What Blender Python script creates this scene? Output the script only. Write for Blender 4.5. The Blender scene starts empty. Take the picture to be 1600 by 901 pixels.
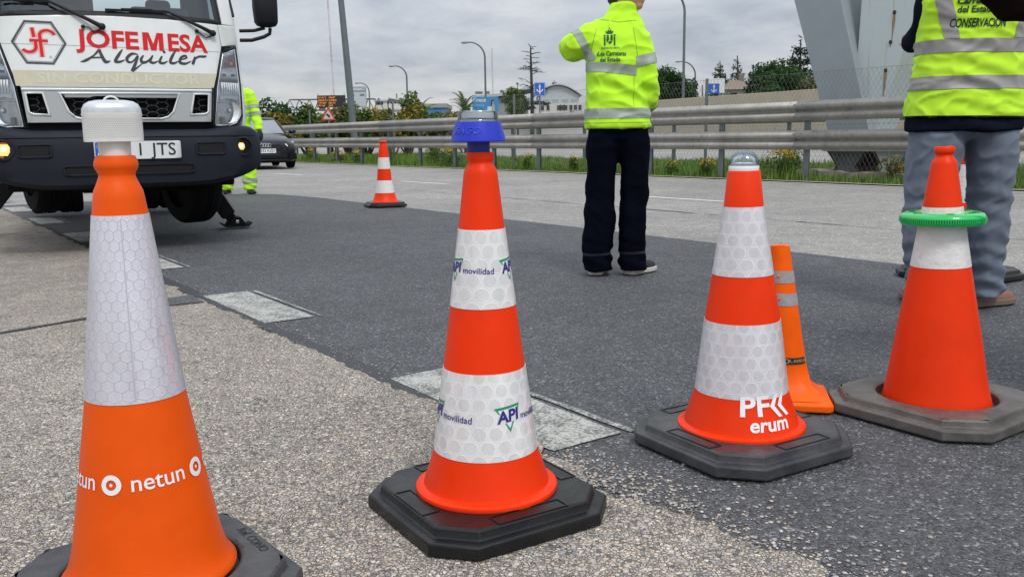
import bpy, bmesh, math, random
import numpy as np
from mathutils import Vector, Matrix, noise
from mathutils.bvhtree import BVHTree
R = math.radians
random.seed(7); RNG = np.random.default_rng(7)
SC = bpy.context.scene
COL = SC.collection

# ------------------------------------------------------------------ camera
cam_d = bpy.data.cameras.new('camera'); cam = bpy.data.objects.new('camera', cam_d); COL.objects.link(cam)
cam_d.sensor_width = 36.0; cam_d.lens = 31.5; cam_d.clip_start = 0.05; cam_d.clip_end = 6000
_p, _r = R(9.628), 0.014
_f = Vector((0, math.cos(_p), -math.sin(_p))); _x = Vector((1, 0, 0)); _u = _x.cross(_f)
_x2 = math.cos(_r) * _x - math.sin(_r) * _u; _u2 = math.sin(_r) * _x + math.cos(_r) * _u
cam.matrix_world = Matrix(((_x2.x, _u2.x, -_f.x, 0), (_x2.y, _u2.y, -_f.y, 0), (_x2.z, _u2.z, -_f.z, 0.78), (0, 0, 0, 1)))
SC.camera = cam
SC.view_settings.view_transform = 'Standard'; SC.view_settings.look = 'None'
SC.view_settings.exposure = 0.0; SC.view_settings.gamma = 1.0

# ------------------------------------------------------------------ sky: overcast, over a Nishita base
SUN_EL, SUN_AZ = 52.0, 158.0          # azimuth clockwise from +Y: behind the camera, a little to the right
W = bpy.data.worlds.new('World'); SC.world = W; W.use_nodes = True
nt = W.node_tree; nt.nodes.clear()
def wn(t, **k):
    n = nt.nodes.new(t)
    for a, b in k.items(): setattr(n, a, b)
    return n
def wm(op, a, b=None, c=None):
    n = wn('ShaderNodeMath', operation=op)
    for i, v in enumerate((a, b, c)):
        if v is None: continue
        if hasattr(v, 'is_linked'): nt.links.new(v, n.inputs[i])
        else: n.inputs[i].default_value = v
    return n.outputs[0]
out = wn('ShaderNodeOutputWorld'); bgn = wn('ShaderNodeBackground'); bgn.inputs[1].default_value = 0.1
sky = wn('ShaderNodeTexSky', sky_type='NISHITA', sun_disc=False, sun_elevation=R(SUN_EL), sun_rotation=R(SUN_AZ))
tc = wn('ShaderNodeTexCoord'); sep = wn('ShaderNodeSeparateXYZ'); nt.links.new(tc.outputs['Generated'], sep.inputs[0])
zz = wm('MAXIMUM', sep.outputs[2], 0.0)
den = wm('ADD', zz, 0.22)
cmb = wn('ShaderNodeCombineXYZ')
nt.links.new(wm('DIVIDE', sep.outputs[0], den), cmb.inputs[0]); nt.links.new(wm('DIVIDE', sep.outputs[1], den), cmb.inputs[1])
def wnoise(scale, detail, rough, dist=0.0):
    n = wn('ShaderNodeTexNoise'); n.inputs['Scale'].default_value = scale; n.inputs['Detail'].default_value = detail
    n.inputs['Roughness'].default_value = rough; n.inputs['Distortion'].default_value = dist
    nt.links.new(cmb.outputs[0], n.inputs['Vector']); return n.outputs[0]
n1 = wnoise(1.05, 6, 0.58, 0.5); n2 = wnoise(3.4, 7, 0.62, 0.4)
cl = wm('ADD', wm('MULTIPLY', wm('SUBTRACT', n1, 0.5), 1.15), wm('MULTIPLY', wm('SUBTRACT', n2, 0.5), 0.75))
# CIE overcast brightening towards the zenith plus a pale band of thinner cloud low down
lum = wm('ADD', 0.50, wm('MULTIPLY', zz, 0.95))
band = wm('POWER', wm('SUBTRACT', 1.0, wm('MINIMUM', wm('MULTIPLY', zz, 11.0), 1.0)), 1.6)
lum = wm('ADD', wm('MULTIPLY', lum, wm('ADD', 1.0, cl)), wm('MULTIPLY', band, 0.17))
ramp = wn('ShaderNodeMix', data_type='RGBA'); ramp.inputs[6].default_value = (0.90, 0.985, 1.12, 1); ramp.inputs[7].default_value = (1.02, 1.0, 0.955, 1)
nt.links.new(wm('ADD', wm('MULTIPLY', band, 0.9), wm('MULTIPLY', wm('ADD', cl, 0.12), 1.6)), ramp.inputs[0]); ramp.clamp_factor = True
vm = wn('ShaderNodeVectorMath', operation='SCALE'); nt.links.new(ramp.outputs[2], vm.inputs[0]); nt.links.new(wm('MULTIPLY', lum, 10.0), vm.inputs['Scale'])
mx = wn('ShaderNodeMix', data_type='RGBA'); mx.inputs[0].default_value = 0.94
nt.links.new(sky.outputs[0], mx.inputs[6]); nt.links.new(vm.outputs[0], mx.inputs[7])
nt.links.new(mx.outputs[2], bgn.inputs[0]); nt.links.new(bgn.outputs[0], out.inputs[0])

sun_d = bpy.data.lights.new('sun', 'SUN'); sun_d.energy = 1.5; sun_d.angle = R(14); sun_d.color = (1.0, 0.96, 0.9)
sun = bpy.data.objects.new('sun', sun_d); COL.objects.link(sun)
_sd = Vector((math.sin(R(SUN_AZ)) * math.cos(R(SUN_EL)), math.cos(R(SUN_AZ)) * math.cos(R(SUN_EL)), math.sin(R(SUN_EL))))
sun.rotation_euler = _sd.to_track_quat('Z', 'Y').to_euler()

# ------------------------------------------------------------------ helpers
class B:
    """collects vertices and faces (optionally with uv) for one mesh"""
    def __init__(s): s.v = []; s.f = []; s.uv = {}
    def add(s, vs, fs):
        o = len(s.v); s.v += [tuple(v) for v in vs]; s.f += [tuple(i + o for i in f) for f in fs]; return s
    def box(s, c, d, rot=None):
        x, y, z = [k / 2 for k in d]
        vs = [Vector(p) for p in ((-x,-y,-z),(x,-y,-z),(x,y,-z),(-x,y,-z),(-x,-y,z),(x,-y,z),(x,y,z),(-x,y,z))]
        if rot is not None: vs = [rot @ v for v in vs]
        return s.add([v + Vector(c) for v in vs], [(3,2,1,0),(4,5,6,7),(0,1,5,4),(1,2,6,5),(2,3,7,6),(3,0,4,7)])
    def bar(s, a, b, w, h, up=(0, 0, 1)):
        a, b = Vector(a), Vector(b); d = b - a; L = d.length; d.normalize()
        u = Vector(up)
        if abs(d.dot(u)) > 0.99: u = Vector((0, 1, 0))
        r = d.cross(u).normalized(); u = r.cross(d).normalized()
        vs = []
        for p in (a, b):
            for i, j in ((-1,-1),(1,-1),(1,1),(-1,1)): vs.append(p + r * (w/2*i) + u * (h/2*j))
        return s.add(vs, [(0,1,2,3),(7,6,5,4),(0,4,5,1),(1,5,6,2),(2,6,7,3),(3,7,4,0)])
    def tube(s, pts, rad, n=8, caps=True):
        pts = [Vector(p) for p in pts]
        rs = rad if isinstance(rad, (list, tuple)) else [rad] * len(pts)
        rings = []
        u0 = None
        for i, p in enumerate(pts):
            d = (pts[min(i+1, len(pts)-1)] - pts[max(i-1, 0)]).normalized()
            if u0 is None:
                u0 = Vector((0, 0, 1)) if abs(d.z) < 0.9 else Vector((0, 1, 0))
            u = (u0 - d * u0.dot(d)).normalized(); u0 = u; r = d.cross(u)
            rings.append([p + (r * math.cos(2*math.pi*k/n) + u * math.sin(2*math.pi*k/n)) * rs[i] for k in range(n)])
        return s.loft(rings, caps)
    def loft(s, rings, caps=True, closed=True):
        n = len(rings[0]); vs = [v for r in rings for v in r]; fs = []
        for i in range(len(rings) - 1):
            for k in range(n if closed else n - 1):
                a, b = i*n + k, i*n + (k+1) % n
                fs.append((a, b, b + n, a + n))
        if caps and closed:
            fs.append(tuple(range(n-1, -1, -1))); fs.append(tuple((len(rings)-1)*n + k for k in range(n)))
        return s.add(vs, fs)
    def ell(s, st, n=20, p=2.0):
        """st: stations (x, y, z, hx, hy): horizontal superellipse rings"""
        rings = []
        for x, y, z, hx, hy in st:
            r = []
            for k in range(n):
                a = 2*math.pi*k/n; c, si = math.cos(a), math.sin(a)
                r.append((x + hx*math.copysign(abs(c)**(2/p), c), y + hy*math.copysign(abs(si)**(2/p), si), z))
            rings.append(r)
        return s.loft(rings)
    def sphere(s, c, r, n=14, m=9):
        rx, ry, rz = r if isinstance(r, (tuple, list)) else (r, r, r)
        rings = []
        for i in range(1, m):
            t = math.pi * i / m
            rings.append([(c[0]+rx*math.sin(t)*math.cos(2*math.pi*k/n), c[1]+ry*math.sin(t)*math.sin(2*math.pi*k/n), c[2]-rz*math.cos(t)) for k in range(n)])
        return s.loft(rings)
    def lathe(s, prof, n=64, c=(0, 0), caps=True):
        return s.loft([[(c[0]+r*math.cos(2*math.pi*k/n), c[1]+r*math.sin(2*math.pi*k/n), z) for k in range(n)] for r, z in prof], caps)
    def prism(s, poly, y0, y1):
        """polygon in xz, extruded along y"""
        n = len(poly)
        vs = [(x, y0, z) for x, z in poly] + [(x, y1, z) for x, z in poly]
        fs = [tuple(range(n)), tuple(range(2*n-1, n-1, -1))] + [(k, k+n, (k+1) % n + n, (k+1) % n) for k in range(n)]
        return s.add(vs, fs)
    def plate(s, poly, z0, z1):
        n = len(poly)
        vs = [(x, y, z0) for x, y in poly] + [(x, y, z1) for x, y in poly]
        fs = [tuple(range(n-1, -1, -1)), tuple(range(n, 2*n))] + [(k, (k+1) % n, (k+1) % n + n, k + n) for k in range(n)]
        return s.add(vs, fs)
    def mesh(s, name, fix=True):
        m = bpy.data.meshes.new(name); m.from_pydata([tuple(v) for v in s.v], [], s.f)
        if fix:
            b = bmesh.new(); b.from_mesh(m); bmesh.ops.recalc_face_normals(b, faces=b.faces); b.to_mesh(m); b.free()
        return m

def link(name, mesh, mat=None, parent=None, smooth=None, bevel=0, seg=2):
    o = bpy.data.objects.new(name, mesh); COL.objects.link(o)
    if mat is not None:
        mesh.materials.clear()
        for m in (mat if isinstance(mat, (list, tuple)) else [mat]): mesh.materials.append(m)
    if parent is not None: o.parent = parent
    if smooth is not None:
        mesh.polygons.foreach_set('use_smooth', [True] * len(mesh.polygons))
        if smooth < 179: mesh.set_sharp_from_angle(angle=R(smooth))
    if bevel:
        md = o.modifiers.new('bevel', 'BEVEL'); md.width = bevel; md.segments = seg; md.limit_method = 'ANGLE'; md.angle_limit = R(35)
        md.harden_normals = False
    return o
def part(name, b, mat, parent, smooth=35, bevel=0, seg=2):
    return link(name, b.mesh(name) if isinstance(b, B) else b, mat, parent, smooth, bevel, seg)
def tag(o, label, cat, group=None):
    o['label'] = label; o['category'] = cat
    if group: o['group'] = group
    return o
def thing(name, label, cat, loc=(0, 0, 0), rz=0.0, group=None):
    o = bpy.data.objects.new(name, None); COL.objects.link(o); o.location = loc; o.rotation_euler = (0, 0, rz)
    o.empty_display_size = 0.1
    return tag(o, label, cat, group)
def struct(name, b, mat, smooth=None):
    o = link(name, b.mesh(name) if isinstance(b, B) else b, mat, None, smooth); o['kind'] = 'structure'; return o
def stuff(o): o['kind'] = 'stuff'; return o
def copy_tree(o, parent=None):
    c = o.copy(); COL.objects.link(c)
    if parent is not None: c.parent = parent
    for ch in o.children: copy_tree(ch, c)
    return c
def evaluated_mesh(o, name):
    dg = bpy.context.evaluated_depsgraph_get()
    m = bpy.data.meshes.new_from_object(o.evaluated_get(dg)); m.name = name; return m

# road frame: t runs along the road (away, to the left), n across it (away, to the right)
AZ = R(-35.5)
DD = Vector((math.sin(AZ), math.cos(AZ), 0)); NN = Vector((math.cos(AZ), -math.sin(AZ), 0))
def W3(t, n, z=0.0): return DD * t + NN * n + Vector((0, 0, z))
ROADROT = -AZ      # rotation whose local +Y is the road direction and +X the cross direction

# flat shapes: text and polygons with holes, as triangulated meshes in the xy plane
def text_mesh(body, size, bold=0.0, shear=0.0, sx=1.0, align='CENTER', width=0.0):
    c = bpy.data.curves.new('lettering', 'FONT'); c.body = body; c.size = size; c.offset = bold; c.shear = shear
    c.align_x = align; c.align_y = 'CENTER'; c.resolution_u = 3
    o = bpy.data.objects.new('lettering', c); COL.objects.link(o)
    m = evaluated_mesh(o, 'lettering'); bpy.data.objects.remove(o); bpy.data.curves.remove(c)
    if width: sx = width/(max(v.co.x for v in m.vertices) - min(v.co.x for v in m.vertices))
    if sx != 1.0:
        for v in m.vertices: v.co.x *= sx
    return m
def poly_mesh(polys):
    c = bpy.data.curves.new('shape', 'CURVE'); c.dimensions = '2D'; c.fill_mode = 'BOTH'
    for p in polys:
        s = c.splines.new('POLY'); s.points.add(len(p) - 1); s.use_cyclic_u = True
        for q, (x, y) in zip(s.points, p): q.co = (x, y, 0, 1)
    o = bpy.data.objects.new('shape', c); COL.objects.link(o)
    m = evaluated_mesh(o, 'shape'); bpy.data.objects.remove(o); bpy.data.curves.remove(c)
    return m
def join_meshes(ms):
    b = bmesh.new()
    for m, mt in ms:
        t = bmesh.new(); t.from_mesh(m); t.transform(mt); tmp = bpy.data.meshes.new('tmp'); t.to_mesh(tmp); t.free(); b.from_mesh(tmp); bpy.data.meshes.remove(tmp)
    o = bpy.data.meshes.new('lettering'); b.to_mesh(o); b.free(); return o
def chop(m, dx, dy):
    """cut a flat xy mesh into strips so that it can follow a curved surface"""
    b = bmesh.new(); b.from_mesh(m)
    for ax, st in ((0, dx), (1, dy)):
        if not st: continue
        lo = min(v.co[ax] for v in b.verts); hi = max(v.co[ax] for v in b.verts)
        k = math.ceil(lo/st)
        while k*st < hi:
            co = [0, 0, 0]; no = [0, 0, 0]; co[ax] = k*st; no[ax] = 1
            bmesh.ops.bisect_plane(b, geom=b.verts[:] + b.edges[:] + b.faces[:], plane_co=co, plane_no=no); k += 1
    b.to_mesh(m); b.free(); return m
def remap(m, fn):
    for v in m.vertices: v.co = fn(v.co.x, v.co.y)
    return m
def outline(poly, w):
    """closed polyline as a flat ring of width w"""
    def off(d):
        r = []; n = len(poly)
        ar = sum(poly[i][0]*poly[(i+1) % n][1] - poly[(i+1) % n][0]*poly[i][1] for i in range(n))
        sg = 1 if ar > 0 else -1
        for i in range(n):
            a, b, c = Vector(poly[i-1]), Vector(poly[i]), Vector(poly[(i+1) % n])
            n1 = Vector(((b-a).y, -(b-a).x)).normalized()*sg; n2 = Vector(((c-b).y, -(c-b).x)).normalized()*sg
            k = (n1 + n2); k = k / max(0.3, k.length_squared) * 2
            r.append(tuple(b + k*d))
        return r
    return poly_mesh([off(w/2), off(-w/2)])
def stroke(pts, w):
    """open polyline as a flat strip in xy"""
    b = B(); L = []; Rr = []
    P = [Vector(p) for p in pts]
    for i, p in enumerate(P):
        d = (P[min(i+1, len(P)-1)] - P[max(i-1, 0)]).normalized(); n = Vector((-d.y, d.x))
        ww = w[i] if isinstance(w, (list, tuple)) else w
        L.append(p + n*ww/2); Rr.append(p - n*ww/2)
    vs = [(q.x, q.y, 0) for q in L] + [(q.x, q.y, 0) for q in Rr]; k = len(P)
    b.add(vs, [(i+k, i+k+1, i+1, i) for i in range(k-1)])
    return b.mesh('lettering', fix=False)

# ------------------------------------------------------------------ materials
def mat(name, col, rough=0.5, metal=0.0, spec=0.5, vary=0.0, vscale=8.0, bump=0.0, bscale=60.0, coat=0.0, island=0.0, emit=None, trans=0.0, alpha=1.0):
    m = bpy.data.materials.new(name); m.use_nodes = True; t = m.node_tree; p = t.nodes['Principled BSDF']
    p.inputs['Base Color'].default_value = (*col, 1); p.inputs['Roughness'].default_value = rough; p.inputs['Metallic'].default_value = metal
    p.inputs['Specular IOR Level'].default_value = spec; p.inputs['Coat Weight'].default_value = coat
    p.inputs['Transmission Weight'].default_value = trans; p.inputs['Alpha'].default_value = alpha
    if emit: p.inputs['Emission Color'].default_value = (*emit[0], 1); p.inputs['Emission Strength'].default_value = emit[1]
    c = t.nodes.new('ShaderNodeTexCoord')
    src = None
    if vary:
        n = t.nodes.new('ShaderNodeTexNoise'); n.inputs['Scale'].default_value = vscale; n.inputs['Detail'].default_value = 6; n.inputs['Roughness'].default_value = 0.65
        t.links.new(c.outputs['Object'], n.inputs['Vector']); src = n.outputs[0]
        mr = t.nodes.new('ShaderNodeMapRange'); mr.inputs[1].default_value = 0.25; mr.inputs[2].default_value = 0.75; mr.inputs[3].default_value = 1 - vary; mr.inputs[4].default_value = 1 + vary
        t.links.new(src, mr.inputs[0]); fac = mr.outputs[0]
    else: fac = None
    if island:
        g = t.nodes.new('ShaderNodeNewGeometry'); mr2 = t.nodes.new('ShaderNodeMapRange'); mr2.inputs[3].default_value = 1 - island; mr2.inputs[4].default_value = 1 + island
        t.links.new(g.outputs['Random Per Island'], mr2.inputs[0])
        if fac is not None:
            q = t.nodes.new('ShaderNodeMath'); q.operation = 'MULTIPLY'; t.links.new(fac, q.inputs[0]); t.links.new(mr2.outputs[0], q.inputs[1]); fac = q.outputs[0]
        else: fac = mr2.outputs[0]
    if fac is not None:
        v = t.nodes.new('ShaderNodeVectorMath'); v.operation = 'SCALE'; v.inputs[0].default_value = col
        t.links.new(fac, v.inputs['Scale']); t.links.new(v.outputs[0], p.inputs['Base Color'])
    if bump:
        n2 = t.nodes.new('ShaderNodeTexNoise'); n2.inputs['Scale'].default_value = bscale; n2.inputs['Detail'].default_value = 4
        t.links.new(c.outputs['Object'], n2.inputs['Vector'])
        bp = t.nodes.new('ShaderNodeBump'); bp.inputs['Strength'].default_value = bump; bp.inputs['Distance'].default_value = 0.01
        t.links.new(n2.outputs[0], bp.inputs['Height']); t.links.new(bp.outputs[0], p.inputs['Normal'])
    return m
class NT:
    """small node-graph writer"""
    def __init__(s, name):
        s.m = bpy.data.materials.new(name); s.m.use_nodes = True; s.t = s.m.node_tree; s.p = s.t.nodes['Principled BSDF']
        s.c = s.t.nodes.new('ShaderNodeTexCoord')
    def lk(s, a, b):
        if hasattr(a, 'is_linked'): s.t.links.new(a, b)
        else: b.default_value = a
    def math(s, op, *a, clamp=False):
        n = s.t.nodes.new('ShaderNodeMath'); n.operation = op; n.use_clamp = clamp
        for i, v in enumerate(a): s.lk(v, n.inputs[i])
        return n.outputs[0]
    def vec(s, op, *a):
        n = s.t.nodes.new('ShaderNodeVectorMath'); n.operation = op
        for i, v in enumerate(a): s.lk(v, n.inputs[i])
        return n.outputs['Value'] if op in ('LENGTH', 'DOT_PRODUCT') else n.outputs[0]
    def noise(s, scale, detail=4, rough=0.6, vec=None, dist=0.0):
        n = s.t.nodes.new('ShaderNodeTexNoise'); n.inputs['Scale'].default_value = scale; n.inputs['Detail'].default_value = detail; n.inputs['Roughness'].default_value = rough
        n.inputs['Distortion'].default_value = dist
        s.lk(vec if vec is not None else s.c.outputs['Object'], n.inputs['Vector']); return n.outputs[0]
    def voro(s, scale, feature='F1', vec=None, rnd=1.0):
        n = s.t.nodes.new('ShaderNodeTexVoronoi'); n.feature = feature; n.inputs['Scale'].default_value = scale; n.inputs['Randomness'].default_value = rnd
        s.lk(vec if vec is not None else s.c.outputs['Object'], n.inputs['Vector']); return n
    def ramp(s, f, stops, interp='LINEAR'):
        n = s.t.nodes.new('ShaderNodeValToRGB'); n.color_ramp.interpolation = interp; e = n.color_ramp.elements
        while len(e) < len(stops): e.new(0.5)
        for el, (p, c) in zip(e, stops): el.position = p; el.color = (*c, 1) if len(c) == 3 else c
        s.lk(f, n.inputs[0]); return n.outputs[0]
    def mix(s, f, a, b, bl='MIX'):
        n = s.t.nodes.new('ShaderNodeMix'); n.data_type = 'RGBA'; n.blend_type = bl; s.lk(f, n.inputs[0])
        for v, i in ((a, 6), (b, 7)):
            s.lk((*v, 1) if isinstance(v, tuple) and len(v) == 3 else v, n.inputs[i])
        return n.outputs[2]
    def range(s, f, a, b, c, d):
        n = s.t.nodes.new('ShaderNodeMapRange'); s.lk(f, n.inputs[0])
        for i, v in enumerate((a, b, c, d)): n.inputs[i+1].default_value = v
        return n.outputs[0]
    def bump(s, h, strength, dist):
        n = s.t.nodes.new('ShaderNodeBump'); n.inputs['Strength'].default_value = strength; n.inputs['Distance'].default_value = dist
        s.lk(h, n.inputs['Height']); s.t.links.new(n.outputs[0], s.p.inputs['Normal'])
    def set(s, **k):
        for a, v in k.items(): s.lk((*v, 1) if isinstance(v, tuple) and len(v) == 3 else v, s.p.inputs[a.replace('_', ' ')])
        return s.m

def aggregate_material():
    g = NT('exposed_aggregate')
    wnz = g.noise(140, 2, 0.5)
    warp = g.vec('ADD', g.c.outputs['Object'], g.vec('MULTIPLY', wnz.node.outputs[1], (0.007, 0.007, 0.0)))
    v1 = g.voro(118, vec=warp); v2 = g.voro(240, vec=warp); ed = g.voro(118, 'DISTANCE_TO_EDGE', vec=warp)
    sp = g.t.nodes.new('ShaderNodeSeparateColor'); g.lk(v1.outputs['Color'], sp.inputs[0])
    sp2 = g.t.nodes.new('ShaderNodeSeparateColor'); g.lk(v2.outputs['Color'], sp2.inputs[0])
    pal = [(0.0, (0.13, 0.122, 0.118)), (0.09, (0.25, 0.238, 0.232)), (0.26, (0.40, 0.36, 0.312)), (0.46, (0.50, 0.452, 0.388)), (0.62, (0.335, 0.328, 0.335)), (0.74, (0.53, 0.455, 0.388)), (0.85, (0.46, 0.372, 0.318)), (0.93, (0.64, 0.595, 0.52))]
    stone = g.ramp(sp.outputs[0], pal, 'CONSTANT')
    fine = g.ramp(sp2.outputs[1], [(0, (0.20, 0.186, 0.172)), (0.5, (0.40, 0.365, 0.322)), (1, (0.57, 0.53, 0.462))])
    pick = g.math('GREATER_THAN', sp.outputs[1], 0.55)
    c = g.mix(pick, stone, fine)
    gap = g.range(ed.outputs['Distance'], 0.0, 0.13, 0.0, 1.0)
    c = g.mix(gap, (0.215, 0.196, 0.172), c)
    big = g.noise(0.9, 5, 0.6); mid = g.noise(7, 4, 0.6)
    k = g.math('MULTIPLY', g.range(big, 0.3, 0.7, 0.80, 1.16), g.range(mid, 0.3, 0.7, 0.84, 1.14))
    stain = g.range(g.noise(2.6, 6, 0.7, dist=1.2), 0.60, 0.72, 1.0, 0.78); k = g.math('MULTIPLY', g.math('MULTIPLY', k, stain), 1.08)
    n = g.t.nodes.new('ShaderNodeVectorMath'); n.operation = 'SCALE'; g.lk(g.vec('MULTIPLY', c, (1.03, 1.0, 0.96)), n.inputs[0]); g.lk(k, n.inputs['Scale'])
    h = g.math('ADD', g.math('MULTIPLY', gap, 0.6), g.math('MULTIPLY', sp.outputs[2], 0.5))
    h = g.math('ADD', h, g.math('MULTIPLY', sp2.outputs[0], 0.25))
    g.bump(h, 1.0, 0.005)
    return g.set(Base_Color=n.outputs[0], Roughness=0.85, Specular_IOR_Level=0.3)
def asphalt_material(name, lo, hi, scale, speck, sc=0.8, dist=0.004):
    g = NT(name)
    v1 = g.voro(scale); v2 = g.voro(scale*2.3)
    s1 = g.t.nodes.new('ShaderNodeSeparateColor'); g.lk(v1.outputs['Color'], s1.inputs[0])
    s2 = g.t.nodes.new('ShaderNodeSeparateColor'); g.lk(v2.outputs['Color'], s2.inputs[0])
    f = g.math('ADD', g.math('MULTIPLY', s1.outputs[0], 0.6), g.math('MULTIPLY', s2.outputs[0], 0.4))
    c = g.mix(f, lo, hi)
    c = g.mix(g.math('GREATER_THAN', s1.outputs[1], 1 - speck), c, tuple(min(0.6, x*1.7) for x in hi))
    k = g.math('MULTIPLY', g.range(g.noise(0.55, 6, 0.62), 0.28, 0.72, 0.80, 1.2), g.range(g.noise(5.5, 4, 0.6), 0.3, 0.7, 0.86, 1.14))
    k = g.math('MULTIPLY', k, g.range(g.noise(45, 5, 0.75), 0.3, 0.7, 0.7, 1.3))
    n = g.t.nodes.new('ShaderNodeVectorMath'); n.operation = 'SCALE'; g.lk(c, n.inputs[0]); g.lk(k, n.inputs['Scale'])
    d = g.math('SUBTRACT', 1.0, g.math('MULTIPLY', v1.outputs['Distance'], 1.0))
    h = g.math('ADD', g.math('MULTIPLY', d, 0.8), g.math('MULTIPLY', s1.outputs[2], 0.6))
    g.bump(h, sc, dist)
    return g.set(Base_Color=n.outputs[0], Roughness=0.72)
def worn_paint_material(name, paint, under, wear):
    g = NT(name)
    w = g.math('ADD', g.math('MULTIPLY', g.noise(95, 3, 0.7), 0.75), g.math('MULTIPLY', g.noise(9, 4, 0.6), 0.45))
    f = g.range(w, wear - 0.06, wear + 0.06, 1.0, 0.0)
    c = g.mix(f, under, paint)
    c = g.mix(g.range(g.noise(30, 4, 0.7), 0.45, 0.75, 0.0, 0.35), c, (0.12, 0.12, 0.12))
    g.bump(g.voro(150).outputs['Distance'], 0.5, 0.003)
    return g.set(Base_Color=c, Roughness=0.75)
def reflective_material(name, base, line, cell, kind, silver=0.0, fill=0.92, lw=0.025):
    """retro-reflective sheeting: hexagon or circle cells drawn in the sleeve's own uv (metres)"""
    g = NT(name)
    def cell_uv(off):
        p = g.vec('ADD', g.vec('MULTIPLY', g.c.outputs['UV'], (1/cell, 1/cell, 0)), (50 + off[0], 50*1.7320508 + off[1], 0))
        return g.vec('SUBTRACT', g.vec('MODULO', p, (1, 1.7320508, 1)), (0.5, 0.8660254, 0))
    a = cell_uv((0, 0)); b = cell_uv((0.5, 0.8660254))
    la, lb = g.vec('LENGTH', a), g.vec('LENGTH', b)
    sel = g.math('LESS_THAN', la, lb)
    mixv = g.t.nodes.new('ShaderNodeMix'); mixv.data_type = 'VECTOR'; g.lk(sel, mixv.inputs[0]); g.lk(b, mixv.inputs[4]); g.lk(a, mixv.inputs[5])
    gv = mixv.outputs[1]
    if kind == 'hex':
        ab = g.vec('ABSOLUTE', gv); sx = g.t.nodes.new('ShaderNodeSeparateXYZ'); g.lk(ab, sx.inputs[0])
        hd = g.math('MAXIMUM', sx.outputs[0], g.vec('DOT_PRODUCT', ab, (0.5, 0.8660254, 0)))
        edge = g.range(hd, 0.5 - lw*2, 0.5 - lw*0.4, 0.0, 1.0)
        inner = g.math('SUBTRACT', 1.0, edge)
    else:
        ln = g.vec('LENGTH', gv)
        edge = g.range(g.math('ABSOLUTE', g.math('SUBTRACT', ln, 0.43)), lw*0.5, lw*1.5, 1.0, 0.0)
        inner = g.range(ln, 0.40, 0.43, 1.0, 0.0)
    wob = g.noise(16, 4, 0.6, vec=g.c.outputs['UV'])
    sheen = g.noise(5, 3, 0.5, vec=g.vec('MULTIPLY', g.c.outputs['UV'], (3.0, 0.6, 0)))
    vis = g.range(wob, 0.35, 0.6, 0.25, 1.0)
    c = g.mix(g.math('MULTIPLY', inner, g.range(wob, 0.3, 0.7, 0.1, 0.9)), base, tuple(x*fill for x in base))
    c = g.mix(g.math('MULTIPLY', edge, vis), c, line)
    k = g.range(sheen, 0.3, 0.7, 0.86, 1.1)
    n = g.t.nodes.new('ShaderNodeVectorMath'); n.operation = 'SCALE'; g.lk(c, n.inputs[0]); g.lk(k, n.inputs['Scale'])
    cr_ = g.noise(22, 3, 0.5, vec=g.vec('MULTIPLY', g.c.outputs['UV'], (2.2, 0.5, 0)), dist=0.6)
    g.bump(g.math('ADD', cr_, g.math('MULTIPLY', edge, 0.12)), 0.35, 0.008)
    return g.set(Base_Color=n.outputs[0], Roughness=0.28, Metallic=silver, Coat_Weight=0.35)
def cone_plastic(name, col):
    g = NT(name)
    k = g.range(g.noise(6, 5, 0.6), 0.3, 0.7, 0.9, 1.06)
    scuff = g.range(g.noise(40, 5, 0.75, vec=g.vec('MULTIPLY', g.c.outputs['Object'], (1, 1, 0.25))), 0.62, 0.82, 0.0, 0.28)
    n = g.t.nodes.new('ShaderNodeVectorMath'); n.operation = 'SCALE'; n.inputs[0].default_value = col; g.lk(k, n.inputs['Scale'])
    c = g.mix(scuff, n.outputs[0], tuple(x*0.55 for x in col))
    g.bump(g.noise(25, 3, 0.5), 0.06, 0.01)
    return g.set(Base_Color=c, Roughness=g.range(g.noise(12, 4, 0.6), 0.3, 0.7, 0.34, 0.5), Specular_IOR_Level=0.2)
def rubber_material(name, col, dust, amt):
    g = NT(name)
    f = g.range(g.noise(9, 6, 0.7), 0.4, 0.75, 0.0, amt)
    c = g.mix(f, col, dust)
    g.bump(g.noise(70, 4, 0.6), 0.25, 0.004)
    return g.set(Base_Color=c, Roughness=g.range(g.noise(14, 5, 0.6), 0.3, 0.7, 0.24, 0.5), Specular_IOR_Level=0.35)
def leaf_material(name, lo, hi, tip=None):
    g = NT(name); ge = g.t.nodes.new('ShaderNodeNewGeometry')
    st = [(0.0, lo), (0.75, hi)] + ([(0.93, tip)] if tip else [])
    c = g.ramp(ge.outputs['Random Per Island'], st)
    k = g.range(g.noise(1.3, 3, 0.6), 0.3, 0.7, 0.65, 1.3)
    n = g.t.nodes.new('ShaderNodeVectorMath'); n.operation = 'SCALE'; g.lk(c, n.inputs[0]); g.lk(k, n.inputs['Scale'])
    g.set(Base_Color=n.outputs[0], Roughness=0.6, Specular_IOR_Level=0.2)
    tr_ = g.t.nodes.new('ShaderNodeBsdfTranslucent'); g.lk(n.outputs[0], tr_.inputs[0]); ms = g.t.nodes.new('ShaderNodeMixShader'); ms.inputs[0].default_value = 0.38
    g.t.links.new(g.p.outputs[0], ms.inputs[1]); g.t.links.new(tr_.outputs[0], ms.inputs[2]); g.t.links.new(ms.outputs[0], g.t.nodes['Material Output'].inputs[0])
    return g.m
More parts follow.
